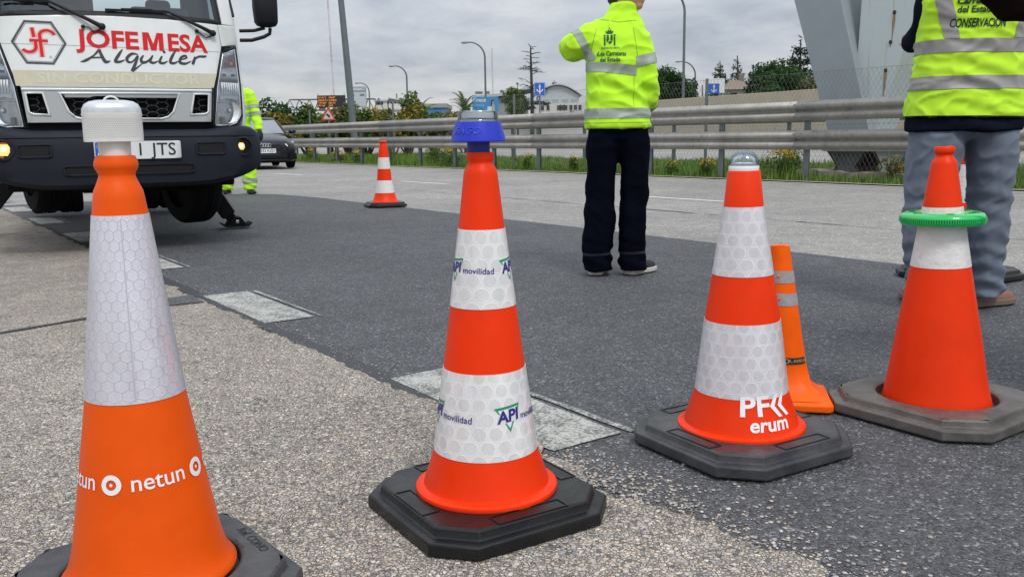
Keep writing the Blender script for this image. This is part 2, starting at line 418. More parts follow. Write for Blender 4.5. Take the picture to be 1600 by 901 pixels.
def glass_material(name, tint, refl=0.08):
    m = bpy.data.materials.new(name); m.use_nodes = True; t = m.node_tree; t.nodes.clear()
    o = t.nodes.new('ShaderNodeOutputMaterial'); tr = t.nodes.new('ShaderNodeBsdfTransparent'); gl = t.nodes.new('ShaderNodeBsdfGlossy'); mx = t.nodes.new('ShaderNodeMixShader')
    fr = t.nodes.new('ShaderNodeFresnel'); fr.inputs[0].default_value = 1.5; ad = t.nodes.new('ShaderNodeMath'); ad.operation = 'ADD'; ad.inputs[1].default_value = refl
    tr.inputs[0].default_value = (*tint, 1); gl.inputs['Roughness'].default_value = 0.04; gl.inputs[0].default_value = (0.9, 0.95, 1, 1)
    t.links.new(fr.outputs[0], ad.inputs[0]); t.links.new(ad.outputs[0], mx.inputs[0]); t.links.new(tr.outputs[0], mx.inputs[1]); t.links.new(gl.outputs[0], mx.inputs[2]); t.links.new(mx.outputs[0], o.inputs[0])
    return m
def cloth_material(name, col, vary=0.1, bump=0.25, bscale=900, rough=0.8, spec=0.2):
    g = NT(name)
    k = g.range(g.noise(9, 5, 0.6), 0.3, 0.7, 1 - vary, 1 + vary)
    n = g.t.nodes.new('ShaderNodeVectorMath'); n.operation = 'SCALE'; n.inputs[0].default_value = col; g.lk(k, n.inputs['Scale'])
    g.bump(g.noise(bscale, 2, 0.5), bump, 0.001)
    g.set(Base_Color=n.outputs[0], Roughness=rough, Specular_IOR_Level=spec); g.p.inputs['Sheen Weight'].default_value = 0.1 if max(col) > 0.1 else 0.0
    return g.m

def galvanised_material():
    g = NT('galvanised_steel')
    sp = g.voro(28); s = g.t.nodes.new('ShaderNodeSeparateColor'); g.lk(sp.outputs['Color'], s.inputs[0])
    k = g.math('MULTIPLY', g.range(g.noise(2.2, 6, 0.65), 0.3, 0.7, 0.78, 1.15), g.range(s.outputs[0], 0, 1, 0.92, 1.06))
    drip = g.range(g.noise(1.0, 5, 0.7, vec=g.vec('MULTIPLY', g.c.outputs['Object'], (9, 9, 0.7))), 0.5, 0.74, 0.0, 0.55)
    n = g.t.nodes.new('ShaderNodeVectorMath'); n.operation = 'SCALE'; n.inputs[0].default_value = (0.365, 0.35, 0.32); g.lk(k, n.inputs['Scale'])
    c = g.mix(drip, n.outputs[0], (0.16, 0.14, 0.115))
    c = g.mix(g.range(g.noise(3.3, 5, 0.7), 0.66, 0.76, 0, 0.6), c, (0.23, 0.15, 0.08))
    g.bump(g.noise(1.6, 3, 0.5), 0.25, 0.02)
    return g.set(Base_Color=c, Roughness=0.5, Metallic=0.25)
M = dict(
    aggregate=aggregate_material(),
    paint_ghost=worn_paint_material('ghost_line_paint', (0.46, 0.46, 0.43), (0.12, 0.12, 0.115), 0.58),
    asphalt_dark=asphalt_material('dark_asphalt', (0.020, 0.021, 0.023), (0.150, 0.153, 0.160), 150, 0.06, 1.0, 0.007),
    asphalt_grey=asphalt_material('weathered_asphalt', (0.165, 0.157, 0.143), (0.345, 0.328, 0.298), 110, 0.04, 0.6, 0.004),
    paint_worn=worn_paint_material('worn_road_paint', (0.47, 0.47, 0.43), (0.15, 0.147, 0.135), 0.615),
    paint_line=worn_paint_material('white_road_paint', (0.72, 0.72, 0.70), (0.3, 0.3, 0.28), 0.72),
    tar=mat('tar', (0.035, 0.036, 0.04), 0.6, vary=0.3, vscale=20, bump=0.4, bscale=90),
    soil=mat('verge_soil', (0.10, 0.115, 0.045), 0.95, vary=0.4, vscale=2.0, bump=0.6, bscale=20),
    terrain=mat('terrain', (0.12, 0.12, 0.06), 0.95, vary=0.35, vscale=0.05),
    orange_red=cone_plastic('orange_red_plastic', (0.84, 0.038, 0.001)),
    orange=cone_plastic('orange_plastic', (0.82, 0.092, 0.001)),
    orange_fluo=cone_plastic('fluorescent_orange', (0.95, 0.125, 0.001)),
    refl_hex=reflective_material('silver_hexagon_sheeting', (0.74, 0.725, 0.80), (0.52, 0.52, 0.60), 0.0185, 'hex', silver=0.38, fill=1.0, lw=0.03),
    refl_api=reflective_material('white_circle_sheeting', (0.76, 0.76, 0.76), (0.86, 0.86, 0.85), 0.033, 'circle', fill=0.80),
    refl_pf=reflective_material('grey_circle_sheeting', (0.66, 0.64, 0.67), (0.82, 0.81, 0.82), 0.034, 'circle', fill=0.84),
    refl_plain=mat('white_sheeting', (0.74, 0.72, 0.70), 0.4, vary=0.1, vscale=30, bump=0.4, bscale=55),
    rubber_black=rubber_material('black_rubber', (0.007, 0.007, 0.008), (0.045, 0.042, 0.040), 0.22),
    rubber_grey=rubber_material('dusty_rubber', (0.030, 0.032, 0.036), (0.125, 0.123, 0.118), 0.6),
    rubber_brown=rubber_material('weathered_rubber', (0.080, 0.074, 0.068), (0.20, 0.185, 0.165), 0.75),
    white_print=mat('white_print', (0.82, 0.82, 0.83), 0.45),
    blue_print=mat('blue_print', (0.02, 0.022, 0.20), 0.45),
    green_print=mat('green_print', (0.01, 0.26, 0.12), 0.45),
    lamp_white=mat('lamp_white_plastic', (0.72, 0.72, 0.70), 0.4, vary=0.06, vscale=40),
    lamp_blue=mat('lamp_blue_plastic', (0.012, 0.035, 0.52), 0.38, vary=0.1, vscale=30),
    silver_lens=mat('silver_lens', (0.62, 0.64, 0.65), 0.22, metal=0.55, vary=0.15, vscale=30),
    lamp_inside=mat('lamp_reflector', (0.66, 0.69, 0.70), 0.35),
    clear=glass_material('clear_plastic', (0.93, 0.95, 0.96), 0.08),
    green_plastic=mat('green_plastic', (0.008, 0.52, 0.10), 0.22, coat=0.5, vary=0.05),
    green_dark=mat('dark_green_plastic', (0.006, 0.11, 0.04), 0.4),
    black_plastic=mat('black_plastic', (0.010, 0.011, 0.014), 0.5, spec=0.25, bump=0.15, bscale=300),
    bumper=mat('bumper_plastic', (0.012, 0.015, 0.024), 0.55, spec=0.22, vary=0.25, vscale=5, bump=0.2, bscale=250),
    truck_white=mat('truck_white_paint', (0.70, 0.725, 0.715), 0.3, vary=0.07, vscale=5, coat=0.3),
    truck_grey=mat('truck_grille_silver', (0.46, 0.48, 0.49), 0.35, metal=0.2, vary=0.04),
    beige=mat('faded_beige_band', (0.52, 0.50, 0.37), 0.5, vary=0.08, vscale=14),
    beige_letter=mat('faded_letter', (0.575, 0.56, 0.445), 0.5, vary=0.1, vscale=30),
    red_print=mat('red_print', (0.56, 0.014, 0.018), 0.5, spec=0.2),
    pink_print=mat('pale_red_print', (0.80, 0.34, 0.33), 0.4),
    black_print=mat('black_print', (0.018, 0.02, 0.025), 0.5),
    tyre=mat('tyre_rubber', (0.008, 0.008, 0.009), 0.85, spec=0.15, vary=0.2, vscale=20),
    chassis=mat('chassis_black', (0.007, 0.007, 0.008), 0.75, spec=0.15, vary=0.3, vscale=8),
    chrome=mat('chrome', (0.75, 0.77, 0.8), 0.12, metal=1.0),
    lens=glass_material('headlamp_lens', (0.95, 0.97, 0.98), 0.05),
    glass_cab=glass_material('windscreen_glass', (0.66, 0.78, 0.76), 0.035),
    glass_dark=mat('dark_car_glass', (0.05, 0.055, 0.06), 0.06, spec=0.8),
    amber=mat('amber_lens', (0.5, 0.16, 0.06), 0.3),
    fog_lit=mat('lit_fog_lamp', (0.8, 0.5, 0.2), 0.3, emit=((1.0, 0.55, 0.16), 0.9)), fog_core=mat('fog_lamp_filament', (0.9, 0.8, 0.5), 0.3, emit=((1.0, 0.78, 0.42), 3.0)),
    seat=mat('seat_cloth', (0.03, 0.035, 0.04), 0.9),
    steel=galvanised_material(),
    steel_post=mat('galvanised_post', (0.155, 0.175, 0.185), 0.55, metal=0.2, vary=0.2, vscale=5),
    steel_far=mat('dull_steel', (0.28, 0.30, 0.31), 0.55, metal=0.2, vary=0.15),
    lamp_post=mat('painted_lamp_post', (0.13, 0.155, 0.165), 0.5, metal=0.15, vary=0.2, vscale=4),
    wire=mat('fence_wire', (0.20, 0.21, 0.21), 0.6, metal=0.3),
    concrete=mat('concrete', (0.43, 0.375, 0.285), 0.85, vary=0.10, vscale=1.2, bump=0.3, bscale=12),
    concrete_old=mat('old_concrete', (0.22, 0.19, 0.155), 0.95, vary=0.4, vscale=6, bump=0.8, bscale=14),
    rust=mat('rusty_steel', (0.055, 0.030, 0.022), 0.85, vary=0.5, vscale=9, bump=0.5, bscale=30),
    hivis=cloth_material('hi_vis_yellow_cloth', (0.52, 0.93, 0.035), 0.05, 0.15, 700, 0.75, 0.15),
    vest=cloth_material('hi_vis_vest_mesh', (0.55, 0.90, 0.045), 0.05, 0.3, 500, 0.8, 0.1),
    stripe=mat('reflective_stripe', (0.34, 0.40, 0.34), 0.5, vary=0.1, vscale=60),
    stripe_grey=mat('grey_reflective_stripe', (0.30, 0.29, 0.28), 0.5, vary=0.06, vscale=40),
    denim=cloth_material('dark_blue_cloth', (0.0028, 0.0034, 0.0085), 0.3, 0.4, 600, 0.95, 0.04),
    navy=cloth_material('navy_cloth', (0.008, 0.010, 0.021), 0.3, 0.3, 500, 0.95, 0.05),
    seam=mat('trouser_seam', (0.025, 0.028, 0.042), 0.9),
    grey_cloth=cloth_material('grey_blue_cloth', (0.150, 0.178, 0.225), 0.12, 0.4, 500, 0.9, 0.12),
    brown_cloth=cloth_material('dark_brown_cloth', (0.010, 0.006, 0.005), 0.3, 0.4, 400, 0.95, 0.05),
    skin=mat('skin', (0.50, 0.27, 0.18), 0.5, vary=0.08, vscale=20),
    hair=mat('dark_hair', (0.018, 0.012, 0.009), 0.55, vary=0.3, vscale=60, bump=0.5, bscale=150),
    shoe_cream=mat('cream_rubber', (0.55, 0.52, 0.44), 0.7, vary=0.12, vscale=40),
    shoe_black=mat('black_canvas', (0.02, 0.02, 0.022), 0.85),
    shoe_brown=mat('brown_leather', (0.20, 0.085, 0.062), 0.55, vary=0.2, vscale=20),
    sole=mat('brown_sole', (0.17, 0.125, 0.085), 0.8),
    car_black=mat('black_car_paint', (0.005, 0.006, 0.008), 0.25, coat=0.35, spec=0.3),
    rim=mat('wheel_rim', (0.12, 0.12, 0.13), 0.35, metal=0.7),
    plate_white=mat('plate_white', (0.72, 0.74, 0.75), 0.4),
    plate_blue=mat('plate_blue', (0.015, 0.10, 0.50), 0.4),
    bark=mat('bark', (0.10, 0.08, 0.065), 0.9, vary=0.3, vscale=8),
    bark_dark=mat('dead_wood', (0.055, 0.05, 0.05), 0.9),
    sign_blue=mat('sign_blue', (0.015, 0.12, 0.50), 0.45), sign_white=mat('sign_white', (0.72, 0.74, 0.74), 0.5),
    sign_red=mat('sign_red', (0.50, 0.06, 0.05), 0.5), sign_grey=mat('sign_grey', (0.5, 0.55, 0.57), 0.5),
    billboard=mat('billboard_blue', (0.035, 0.26, 0.56), 0.5, vary=0.1, vscale=1),
    led_panel=mat('led_sign_panel', (0.022, 0.021, 0.023), 0.6), led=mat('lit_amber_led', (0.4, 0.15, 0.02), 0.5, emit=((1.0, 0.36, 0.06), 0.75)),
    wall_white=mat('white_render', (0.60, 0.585, 0.545), 0.85, vary=0.08, vscale=0.6), wall_grey=mat('grey_cladding', (0.30, 0.32, 0.33), 0.7, vary=0.1, vscale=0.5),
    roof_grey=mat('roof_grey', (0.42, 0.44, 0.46), 0.6, vary=0.08), roof_tile=mat('clay_tiles', (0.22, 0.175, 0.14), 0.85, vary=0.25, vscale=4),
    window=mat('window_glass', (0.035, 0.042, 0.05), 0.12, spec=0.7), window_pale=mat('window_frame', (0.55, 0.56, 0.56), 0.5),
    blue_clad=mat('blue_cladding', (0.06, 0.22, 0.50), 0.6), mast=mat('mast_red', (0.45, 0.25, 0.25), 0.7), mast_dark=mat('mast_grey', (0.3, 0.31, 0.33), 0.7),
    leaf_dark=leaf_material('pine_needles', (0.016, 0.038, 0.012), (0.048, 0.115, 0.028), (0.08, 0.15, 0.035)),
    leaf_mid=leaf_material('green_leaves', (0.045, 0.085, 0.02), (0.12, 0.19, 0.045), (0.20, 0.24, 0.06)),
    leaf_yellow=leaf_material('autumn_leaves', (0.09, 0.10, 0.02), (0.25, 0.23, 0.045), (0.38, 0.28, 0.05)),
    leaf_olive=leaf_material('olive_leaves', (0.07, 0.08, 0.035), (0.18, 0.185, 0.075), (0.25, 0.22, 0.1)),
    leaf_blue=leaf_material('cedar_needles', (0.016, 0.030, 0.020), (0.05, 0.075, 0.05)),
    grass=leaf_material('verge_grass', (0.07, 0.14, 0.02), (0.17, 0.31, 0.05), (0.28, 0.30, 0.09)),
    flower=mat('yellow_flower', (0.62, 0.42, 0.02), 0.7, island=0.3),
    pebble=None,
)

# ================================================================== THE GROUND
def strip_tn(name, poly, z, m, step=0.35, jag=0.0, seed=0, kind=True):
    """sheet given by corners in (t, n); edges subdivided and roughened"""
    pts = []
    k = len(poly)
    for i in range(k):
        a, b = poly[i], poly[(i+1) % k]; jg = a[2] if len(a) > 2 else 0.0
        L = math.hypot(b[0]-a[0], b[1]-a[1]); st = step if jg else 1e9
        nn_ = max(1, min(900, int(L/st)))
        for q in range(nn_):
            f = q/nn_; t = a[0]+(b[0]-a[0])*f; n = a[1]+(b[1]-a[1])*f
            if jg and 0 < q:
                dx, dy = (b[0]-a[0])/L, (b[1]-a[1])/L
                o = jg*(noise.noise((t*6+seed, n*6, seed)) + 0.7*noise.noise((t*22, n*22, seed+4)) + 0.5*noise.noise((t*2, n*2, seed+9)))
                t -= dy*o; n += dx*o
            pts.append((t, n))
    co = [tuple(W3(t, n, z)) for t, n in pts]
    me = bpy.data.meshes.new(name); bm = bmesh.new()
    vs = [bm.verts.new(c) for c in co]; f = bm.faces.new(vs); f.normal_update()
    if f.normal.z < 0: f.normal_flip()
    bmesh.ops.triangulate(bm, faces=bm.faces[:]); bm.to_mesh(me); bm.free()
    o = link(name, me, m); 
    if kind: o['kind'] = 'structure'
    return o

b = B(); b.add([(-2500, -300, -0.05), (2500, -300, -0.05), (2500, 3500, -0.05), (-2500, 3500, -0.05)], [(0, 1, 2, 3)])
struct('terrain', b, M['terrain'])
strip_tn('road', [(-25, -14), (260, -14), (260, 12.12, 0.02), (-25, 12.12)], -0.012, M['asphalt_grey'])
strip_tn('resurfaced_lane', [(-9, 1.25), (1.9, 1.25), (2.0, 1.33), (13.2, 1.33), (13.2, 4.55), (12.6, 4.85), (11.6, 4.98, 0.012), (-9, 4.98)], -0.006, M['asphalt_dark'], 0.05)
strip_tn('concrete_pavement', [(-9, -12), (13.4, -12), (13.4, 1.295, 0.030), (1.9, 1.295, 0.060), (-9, 1.275)], 0.0, M['aggregate'], 0.02)
# dark filled joint between the concrete and the new lane
strip_tn('tar_joint', [(2.0, 1.285, 0.01), (13.2, 1.285), (13.2, 1.36, 0.01), (2.0, 1.36)], -0.003, M['tar'], 0.05)
# transverse tar-filled crack with a small patch of asphalt
strip_tn('pavement_crack', [(3.42, -1.6, 0.008), (3.95, -0.55, 0.008), (4.50, 1.26), (4.46, 1.27, 0.008), (3.92, -0.54, 0.008), (3.385, -1.6)], 0.004, M['tar'], 0.05)
strip_tn('asphalt_patch', [(4.40, 1.06, 0.01), (4.60, 1.10, 0.01), (4.64, 1.28), (4.38, 1.28)], 0.0045, M['asphalt_dark'], 0.03)
# the broken lane line: worn blocks, each with the ghost of an older line along its right side
for k in range(-2, 7):
    t0 = 1.70 + 2.022*k
    nm = 'lane_marking'
    o = strip_tn(nm, [(t0, 1.335, 0.004), (t0+0.875, 1.335, 0.004), (t0+0.875, 1.565, 0.004), (t0, 1.565, 0.004)], -0.002, M['paint_worn'], 0.02, seed=k)
    o2 = strip_tn('edge_strip', [(t0-0.01, 1.588, 0.006), (t0+0.86, 1.588, 0.006), (t0+0.86, 1.607, 0.006), (t0-0.01, 1.607, 0.006)], -0.0018, M['paint_ghost'], 0.02, seed=k+30, kind=False)
    o2.parent = o
for t0 in (-4.9, 1.1, 7.1, 13.1, 19.1, 25.1, 31.1, 37.1):
    strip_tn('lane_line', [(t0, 8.10+(t0-7)*-0.02, 0.01), (t0+1.6, 8.07+(t0-7)*-0.02, 0.01), (t0+1.6, 8.17+(t0-7)*-0.02, 0.01), (t0, 8.20+(t0-7)*-0.02, 0.01)], -0.007, M['paint_line'], 0.1)
strip_tn('road_edge_line', [(-20, 11.86, 0.012), (120, 11.86), (120, 11.98, 0.012), (-20, 11.98)], -0.007, M['paint_line'], 0.2)
# a thin joint in the grey lane
strip_tn('road_joint', [(-10, 6.75, 0.02), (14, 6.75), (14, 6.760, 0.02), (-10, 6.760)], -0.008, M['tar'], 0.15)
# verge, far carriageway
strip_tn('verge', [(-25, 12.08, 0.05), (160, 12.08), (160, 19.3, 0.06), (-25, 19.3)], 0.0, M['soil'], 0.25)
strip_tn('verge_kerb', [(-25, 12.02), (160, 12.02), (160, 12.16), (-25, 12.16)], 0.012, M['concrete'], 0.25)
strip_tn('far_road', [(-40, 19.2), (300, 19.2), (300, 35.9), (-40, 35.9)], 0.006, M['asphalt_grey'])
strip_tn('far_road_line', [(-40, 26.9), (300, 26.9), (300, 27.15), (-40, 27.15)], 0.012, M['paint_line'])
strip_tn('far_road_edge_line', [(-40, 20.0), (300, 20.0), (300, 20.15), (-40, 20.15)], 0.012, M['paint_line'])

# loose and half-embedded stones of the exposed aggregate, nearest the camera
def stone_field(name, count, fn, lo, hi, m, flat=0.45, z0=0.0):
    ico = bmesh.new(); bmesh.ops.create_icosphere(ico, subdivisions=1, radius=1.0)
    bv = np.array([v.co[:] for v in ico.verts]); bf = np.array([[v.index for v in f.verts] for f in ico.faces]); ico.free()
    P = np.array([fn() for _ in range(count)]); n = len(P)
    s = lo + (hi-lo)*RNG.random(n)**2.2
    sc = np.stack([s*(0.7+0.6*RNG.random(n)), s*(0.6+0.5*RNG.random(n)), s*flat*(0.7+0.6*RNG.random(n))], 1)
    a = RNG.random(n)*6.283; ca, sa = np.cos(a), np.sin(a)
    V = bv[None]*(1+0.25*(RNG.random((n, len(bv), 1))-0.5))*sc[:, None, :]
    X = V[..., 0]*ca[:, None]-V[..., 1]*sa[:, None]+P[:, 0, None]; Y = V[..., 0]*sa[:, None]+V[..., 1]*ca[:, None]+P[:, 1, None]; Z = V[..., 2]+z0
    vv = np.stack([X, Y, Z], -1).reshape(-1, 3); ff = (bf[None]+(np.arange(n)*len(bv))[:, None, None]).reshape(-1, 3)
    return stuff(link(name, np_mesh(name, vv, ff, 3), m))
def np_mesh(name, V, F, k):
    me = bpy.data.meshes.new(name); nv, nf = len(V), len(F)
    me.vertices.add(nv); me.vertices.foreach_set('co', np.asarray(V, np.float32).ravel())
    me.loops.add(nf*k); me.loops.foreach_set('vertex_index', np.asarray(F, np.int32).ravel())
    me.polygons.add(nf); me.polygons.foreach_set('loop_start', np.arange(nf, dtype=np.int32)*k)
    try: me.polygons.foreach_set('loop_total', np.full(nf, k, np.int32))
    except Exception: pass
    me.update(calc_edges=True); return me
def stone_material(name, pal, rough=0.8):
    g = NT(name); ge = g.t.nodes.new('ShaderNodeNewGeometry')
    k = len(pal); c = g.ramp(ge.outputs['Random Per Island'], [(i/k, p) for i, p in enumerate(pal)], 'CONSTANT')
    n = g.t.nodes.new('ShaderNodeVectorMath'); n.operation = 'SCALE'; g.lk(c, n.inputs[0]); g.lk(g.range(g.noise(400, 2, 0.6), 0.3, 0.7, 0.8, 1.15), n.inputs['Scale'])
    return g.set(Base_Color=n.outputs[0], Roughness=rough)
M['pebble'] = stone_material('aggregate_stone', [(0.14, 0.135, 0.135), (0.28, 0.268, 0.26), (0.44, 0.40, 0.345), (0.52, 0.465, 0.395), (0.35, 0.342, 0.35), (0.55, 0.475, 0.41), (0.46, 0.365, 0.31), (0.24, 0.235, 0.242), (0.62, 0.58, 0.51), (0.40, 0.352, 0.302)])
M['chip'] = stone_material('asphalt_chip', [(0.03, 0.031, 0.034), (0.07, 0.072, 0.078), (0.11, 0.112, 0.118), (0.05, 0.051, 0.055), (0.13, 0.13, 0.132), (0.085, 0.086, 0.092), (0.04, 0.041, 0.045), (0.06, 0.061, 0.066), (0.025, 0.026, 0.028), (0.09, 0.091, 0.095), (0.17, 0.165, 0.155)], 0.7)
def near_concrete():
    while True:
        t = 0.2 + 3.6*random.random()**1.3; n = 1.29 - 2.6*random.random()
        p = W3(t, n)
        if p.y > 1.15 and abs(p.x) < 0.62*p.y + 0.1: return (p.x, p.y)
def near_lane():
    while True:
        t = -1.2 + 4.5*random.random(); n = 1.38 + 2.4*random.random()
        if 1.32 < n < 1.62 and 1.68 < t < 2.6: continue
        p = W3(t, n)
        if p.y > 1.15 and abs(p.x) < 0.62*p.y + 0.1: return (p.x, p.y)
stone_field('aggregate_stones', 26000, near_concrete, 0.0014, 0.0082, M['pebble'], 0.26, -0.0006)
stone_field('asphalt_chips', 22000, near_lane, 0.0013, 0.0040, M['chip'], 0.5, -0.0062)
def seam_grit():
    p = W3(-0.6+6*random.random(), 1.31+random.gauss(0.01, 0.045)); return (p.x, p.y)
stone_field('seam_grit', 3600, seam_grit, 0.0008, 0.0058, M['pebble'], 0.3, -0.004)
def near_seam():
    p = W3(-0.4+2.1*random.random()**1.2, 1.30+abs(random.gauss(0, 0.10))-0.03); return (p.x, p.y)
stone_field('seam_grit', 5200, near_seam, 0.0008, 0.0066, M['pebble'], 0.28, -0.0045)

# ================================================================== BARRIERS, FENCE, VERGE PLANTS
WBEAM = [(0.0, 0.155), (-0.012, 0.150), (-0.022, 0.135), (-0.062, 0.112), (-0.080, 0.090), (-0.080, 0.062), (-0.062, 0.040), (-0.014, 0.014), (-0.004, 0.0),
         (-0.014, -0.014), (-0.062, -0.040), (-0.080, -0.062), (-0.080, -0.090), (-0.062, -0.112), (-0.022, -0.135), (-0.012, -0.150), (0.0, -0.155)]
def beam_mesh(t0, t1, n, z, taper=False):
    rings = []
    for t in (t0, t1):
        rings.append([W3(t, n + dn, z + dz) for dn, dz in WBEAM])
    b = B().loft(rings, caps=False, closed=False)
    return b
def guard_rail(name, label, n, t_posts, beams, zs, mrail, mpost, post_w=0.11):
    th = thing(name, label, 'guard rail', W3(t_posts[0], n))
    off = Vector(th.location)
    def sh(b): b.v = [tuple(Vector(v) - off) for v in b.v]; return b
    for z in zs:
        for i, (a, c) in enumerate(beams):
            o = part('rail_beam', sh(beam_mesh(a, c + (0.16 if i < len(beams)-1 else 0), n - (0.004 if i % 2 else 0), z)), mrail, th, 40)
            md = o.modifiers.new('solidify', 'SOLIDIFY'); md.thickness = 0.004
            if a > t_posts[0]:
                bb = B()
                for dz in (-0.10, 0.0, 0.10):
                    for dt in (-0.07, 0.07):
                        p = W3(a + 0.1 + dt, n - (0.016 if dz == 0 else 0.074), z + dz); bb.sphere(tuple(p - off), (0.014, 0.014, 0.012), 8, 5)
                stuff(part('joint_bolts', bb, M['steel_post'], o, 60))
    first = None
    for t in t_posts:
        if first is None:
            bb = B()
            h = zs[-1] + 0.13
            # open C section post with two spacer blocks
            for dn, dt, wn_, wt in ((0.075, 0, 0.008, post_w), (0.12, -post_w/2+0.004, 0.09, 0.008), (0.12, post_w/2-0.004, 0.09, 0.008)):
                c = W3(t, n + dn, h/2 - 0.1) - off
                bb.box(c, (wn_, wt, h + 0.2), Matrix.Rotation(ROADROT, 3, 'Z'))
            first = part('post', bb, mpost, th, 20)
            sb = B()
            for z in zs: sb.box(W3(t, n + 0.035, z) - off, (0.075, 0.07, 0.16), Matrix.Rotation(ROADROT, 3, 'Z'))
            stuff(part('spacer', sb, mpost, first, 20))
        else:
            c = first.copy(); COL.objects.link(c); c.location = W3(t, n) - W3(t_posts[0], n)
            for ch in first.children:
                d = ch.copy(); COL.objects.link(d); d.parent = c
    return th
gr_posts = [9.12 + 1.785*k for k in range(-8, 13)]
guard_rail('guard_rail', 'near galvanised steel guard rail of two beams along the verge behind the people', 12.3, gr_posts,
           [(-5.2, 1.95), (1.95, 9.1), (9.1, 16.3), (16.3, 23.5), (23.5, 31.3)], (0.655, 1.115), M['steel'], M['steel_post'])
guard_rail('guard_rail', 'farther dull steel guard rail along the edge of the opposite carriageway', 19.0, [6.6 + 4.0*k for k in range(-2, 14)],
           [(-2, 6), (6, 14), (14, 22), (22, 30), (30, 38), (38, 46), (46, 58)], (0.655, 1.17), M['steel_far'], M['steel_post'], 0.12)

fence = thing('chain_link_fence', 'tall chain link fence with thin grey posts just behind the near guard rail', 'fence', W3(11.84, 13.0))
fo = Vector(fence.location)
b = B().tube([(0, 0, 0), (0, 0, 1.79)], 0.03, 8); p0 = part('post', b, M['steel_post'], fence, 60); p0.location = W3(11.84, 13.0) - fo
for k in range(-3, 4):
    if k == 0: continue
    c = p0.copy(); COL.objects.link(c); c.location = W3(11.84 + 6.19*k, 13.0) - fo
wires = B(); H_ = 1.76; sp = 0.085
t = -4.0
while t < 20.5:
    for sg in (1, -1):
        a = W3(t if sg > 0 else t + H_*0.6, 13.0 + 0.002*sg, 0.02) - fo; c = W3(t + H_*0.6 if sg > 0 else t, 13.0 + 0.002*sg, H_) - fo
        d = (c - a).normalized(); r = d.cross(NN).normalized()*0.0016; q = NN*0.0016
        i = len(wires.v); wires.v += [tuple(a + r), tuple(a - r*0.5 + q), tuple(a - r*0.5 - q), tuple(c + r), tuple(c - r*0.5 + q), tuple(c - r*0.5 - q)]
        wires.f += [(i, i+1, i+4, i+3), (i+1, i+2, i+5, i+4), (i+2, i, i+3, i+5)]
    t += sp
stuff(part('wire_mesh', wires, M['wire'], fence, None))
tw = B()
for z in (0.03, 0.9, 1.76): tw.tube([W3(-4, 13.0, z) - fo, W3(21, 13.0, z) - fo], 0.0025, 4)
stuff(part('tension_wire', tw, M['wire'], fence, None))

# grass on the verge: blades, thicker near the edge of the road
def grass_field(name, count, t0, t1, n0, n1, h0, h1, m):
    t = t0 + (t1-t0)*RNG.random(count); n = n0 + (n1-n0)*RNG.random(count)
    cl_ = np.array([noise.noise((a*0.7, c*0.7, 3.1)) for a, c in zip(t, n)])
    h = (h0 + (h1-h0)*RNG.random(count)**1.5)*np.clip(0.75 + 1.5*cl_, 0.12, 1.7)
    a = RNG.random(count)*6.283; w = 0.006 + 0.010*RNG.random(count); ln = (RNG.random(count)-0.3)*0.6*h; b2 = RNG.random(count)*6.283
    x = DD.x*t + NN.x*n; y = DD.y*t + NN.y*n
    V = np.stack([np.stack([x-np.cos(a)*w, y-np.sin(a)*w, np.zeros(count)], 1), np.stack([x+np.cos(a)*w, y+np.sin(a)*w, np.zeros(count)], 1), np.stack([x+np.cos(b2)*ln, y+np.sin(b2)*ln, h], 1)], 1).reshape(-1, 3)
    return stuff(link(name, np_mesh(name, V, np.arange(count*3).reshape(-1, 3), 3), m))
grass_field('grass', 90000, -4, 36, 12.12, 19.2, 0.05, 0.22, M['grass'])

def leaf_cloud(clumps, n, size, flat=0.5, up=0.3, shell=0.55):
    """many small quads spread through ellipsoid clumps; clump = (x, y, z, rx, ry, rz)"""
    cl_ = np.array(clumps, float); w = (cl_[:, 3]*cl_[:, 4]*cl_[:, 5])**(0.75); w /= w.sum()
    idx = RNG.choice(len(cl_), n, p=w)
    d = RNG.normal(size=(n, 3)); d /= np.linalg.norm(d, axis=1)[:, None]
    r = (shell + (1-shell)*RNG.random(n))*(0.85+0.3*RNG.random(n)); r = np.where(RNG.random(n) < 0.3, RNG.random(n)**0.5, r)
    c = cl_[idx, :3] + d*r[:, None]*cl_[idx, 3:6]
    nrm = d + RNG.normal(size=(n, 3))*0.7 + np.array([0, 0, up]); nrm /= np.linalg.norm(nrm, axis=1)[:, None]
    u = np.cross(nrm, RNG.normal(size=(n, 3))); u /= np.linalg.norm(u, axis=1)[:, None]; v = np.cross(nrm, u)
    s = size*(0.6+0.8*RNG.random(n)); u *= s[:, None]; v *= (s*flat)[:, None]
    V = np.stack([c-u, c-v*0.9, c+u, c+v], 1).reshape(-1, 3)
    return np_mesh('foliage', V, np.arange(n*4).reshape(-1, 4), 4)
def clumpy(x, y, z, rx, ry, rz, k, sub=0.42):
    out = []
    for _ in range(k):
        a = random.random()*6.283; e = math.asin(random.uniform(-0.7, 1)); q = random.uniform(0.35, 0.85)
        s = sub*random.uniform(0.7, 1.3)
        out.append((x+rx*q*math.cos(a)*math.cos(e), y+ry*q*math.sin(a)*math.cos(e), z+rz*q*math.sin(e), rx*s, ry*s, rz*s))
    return out
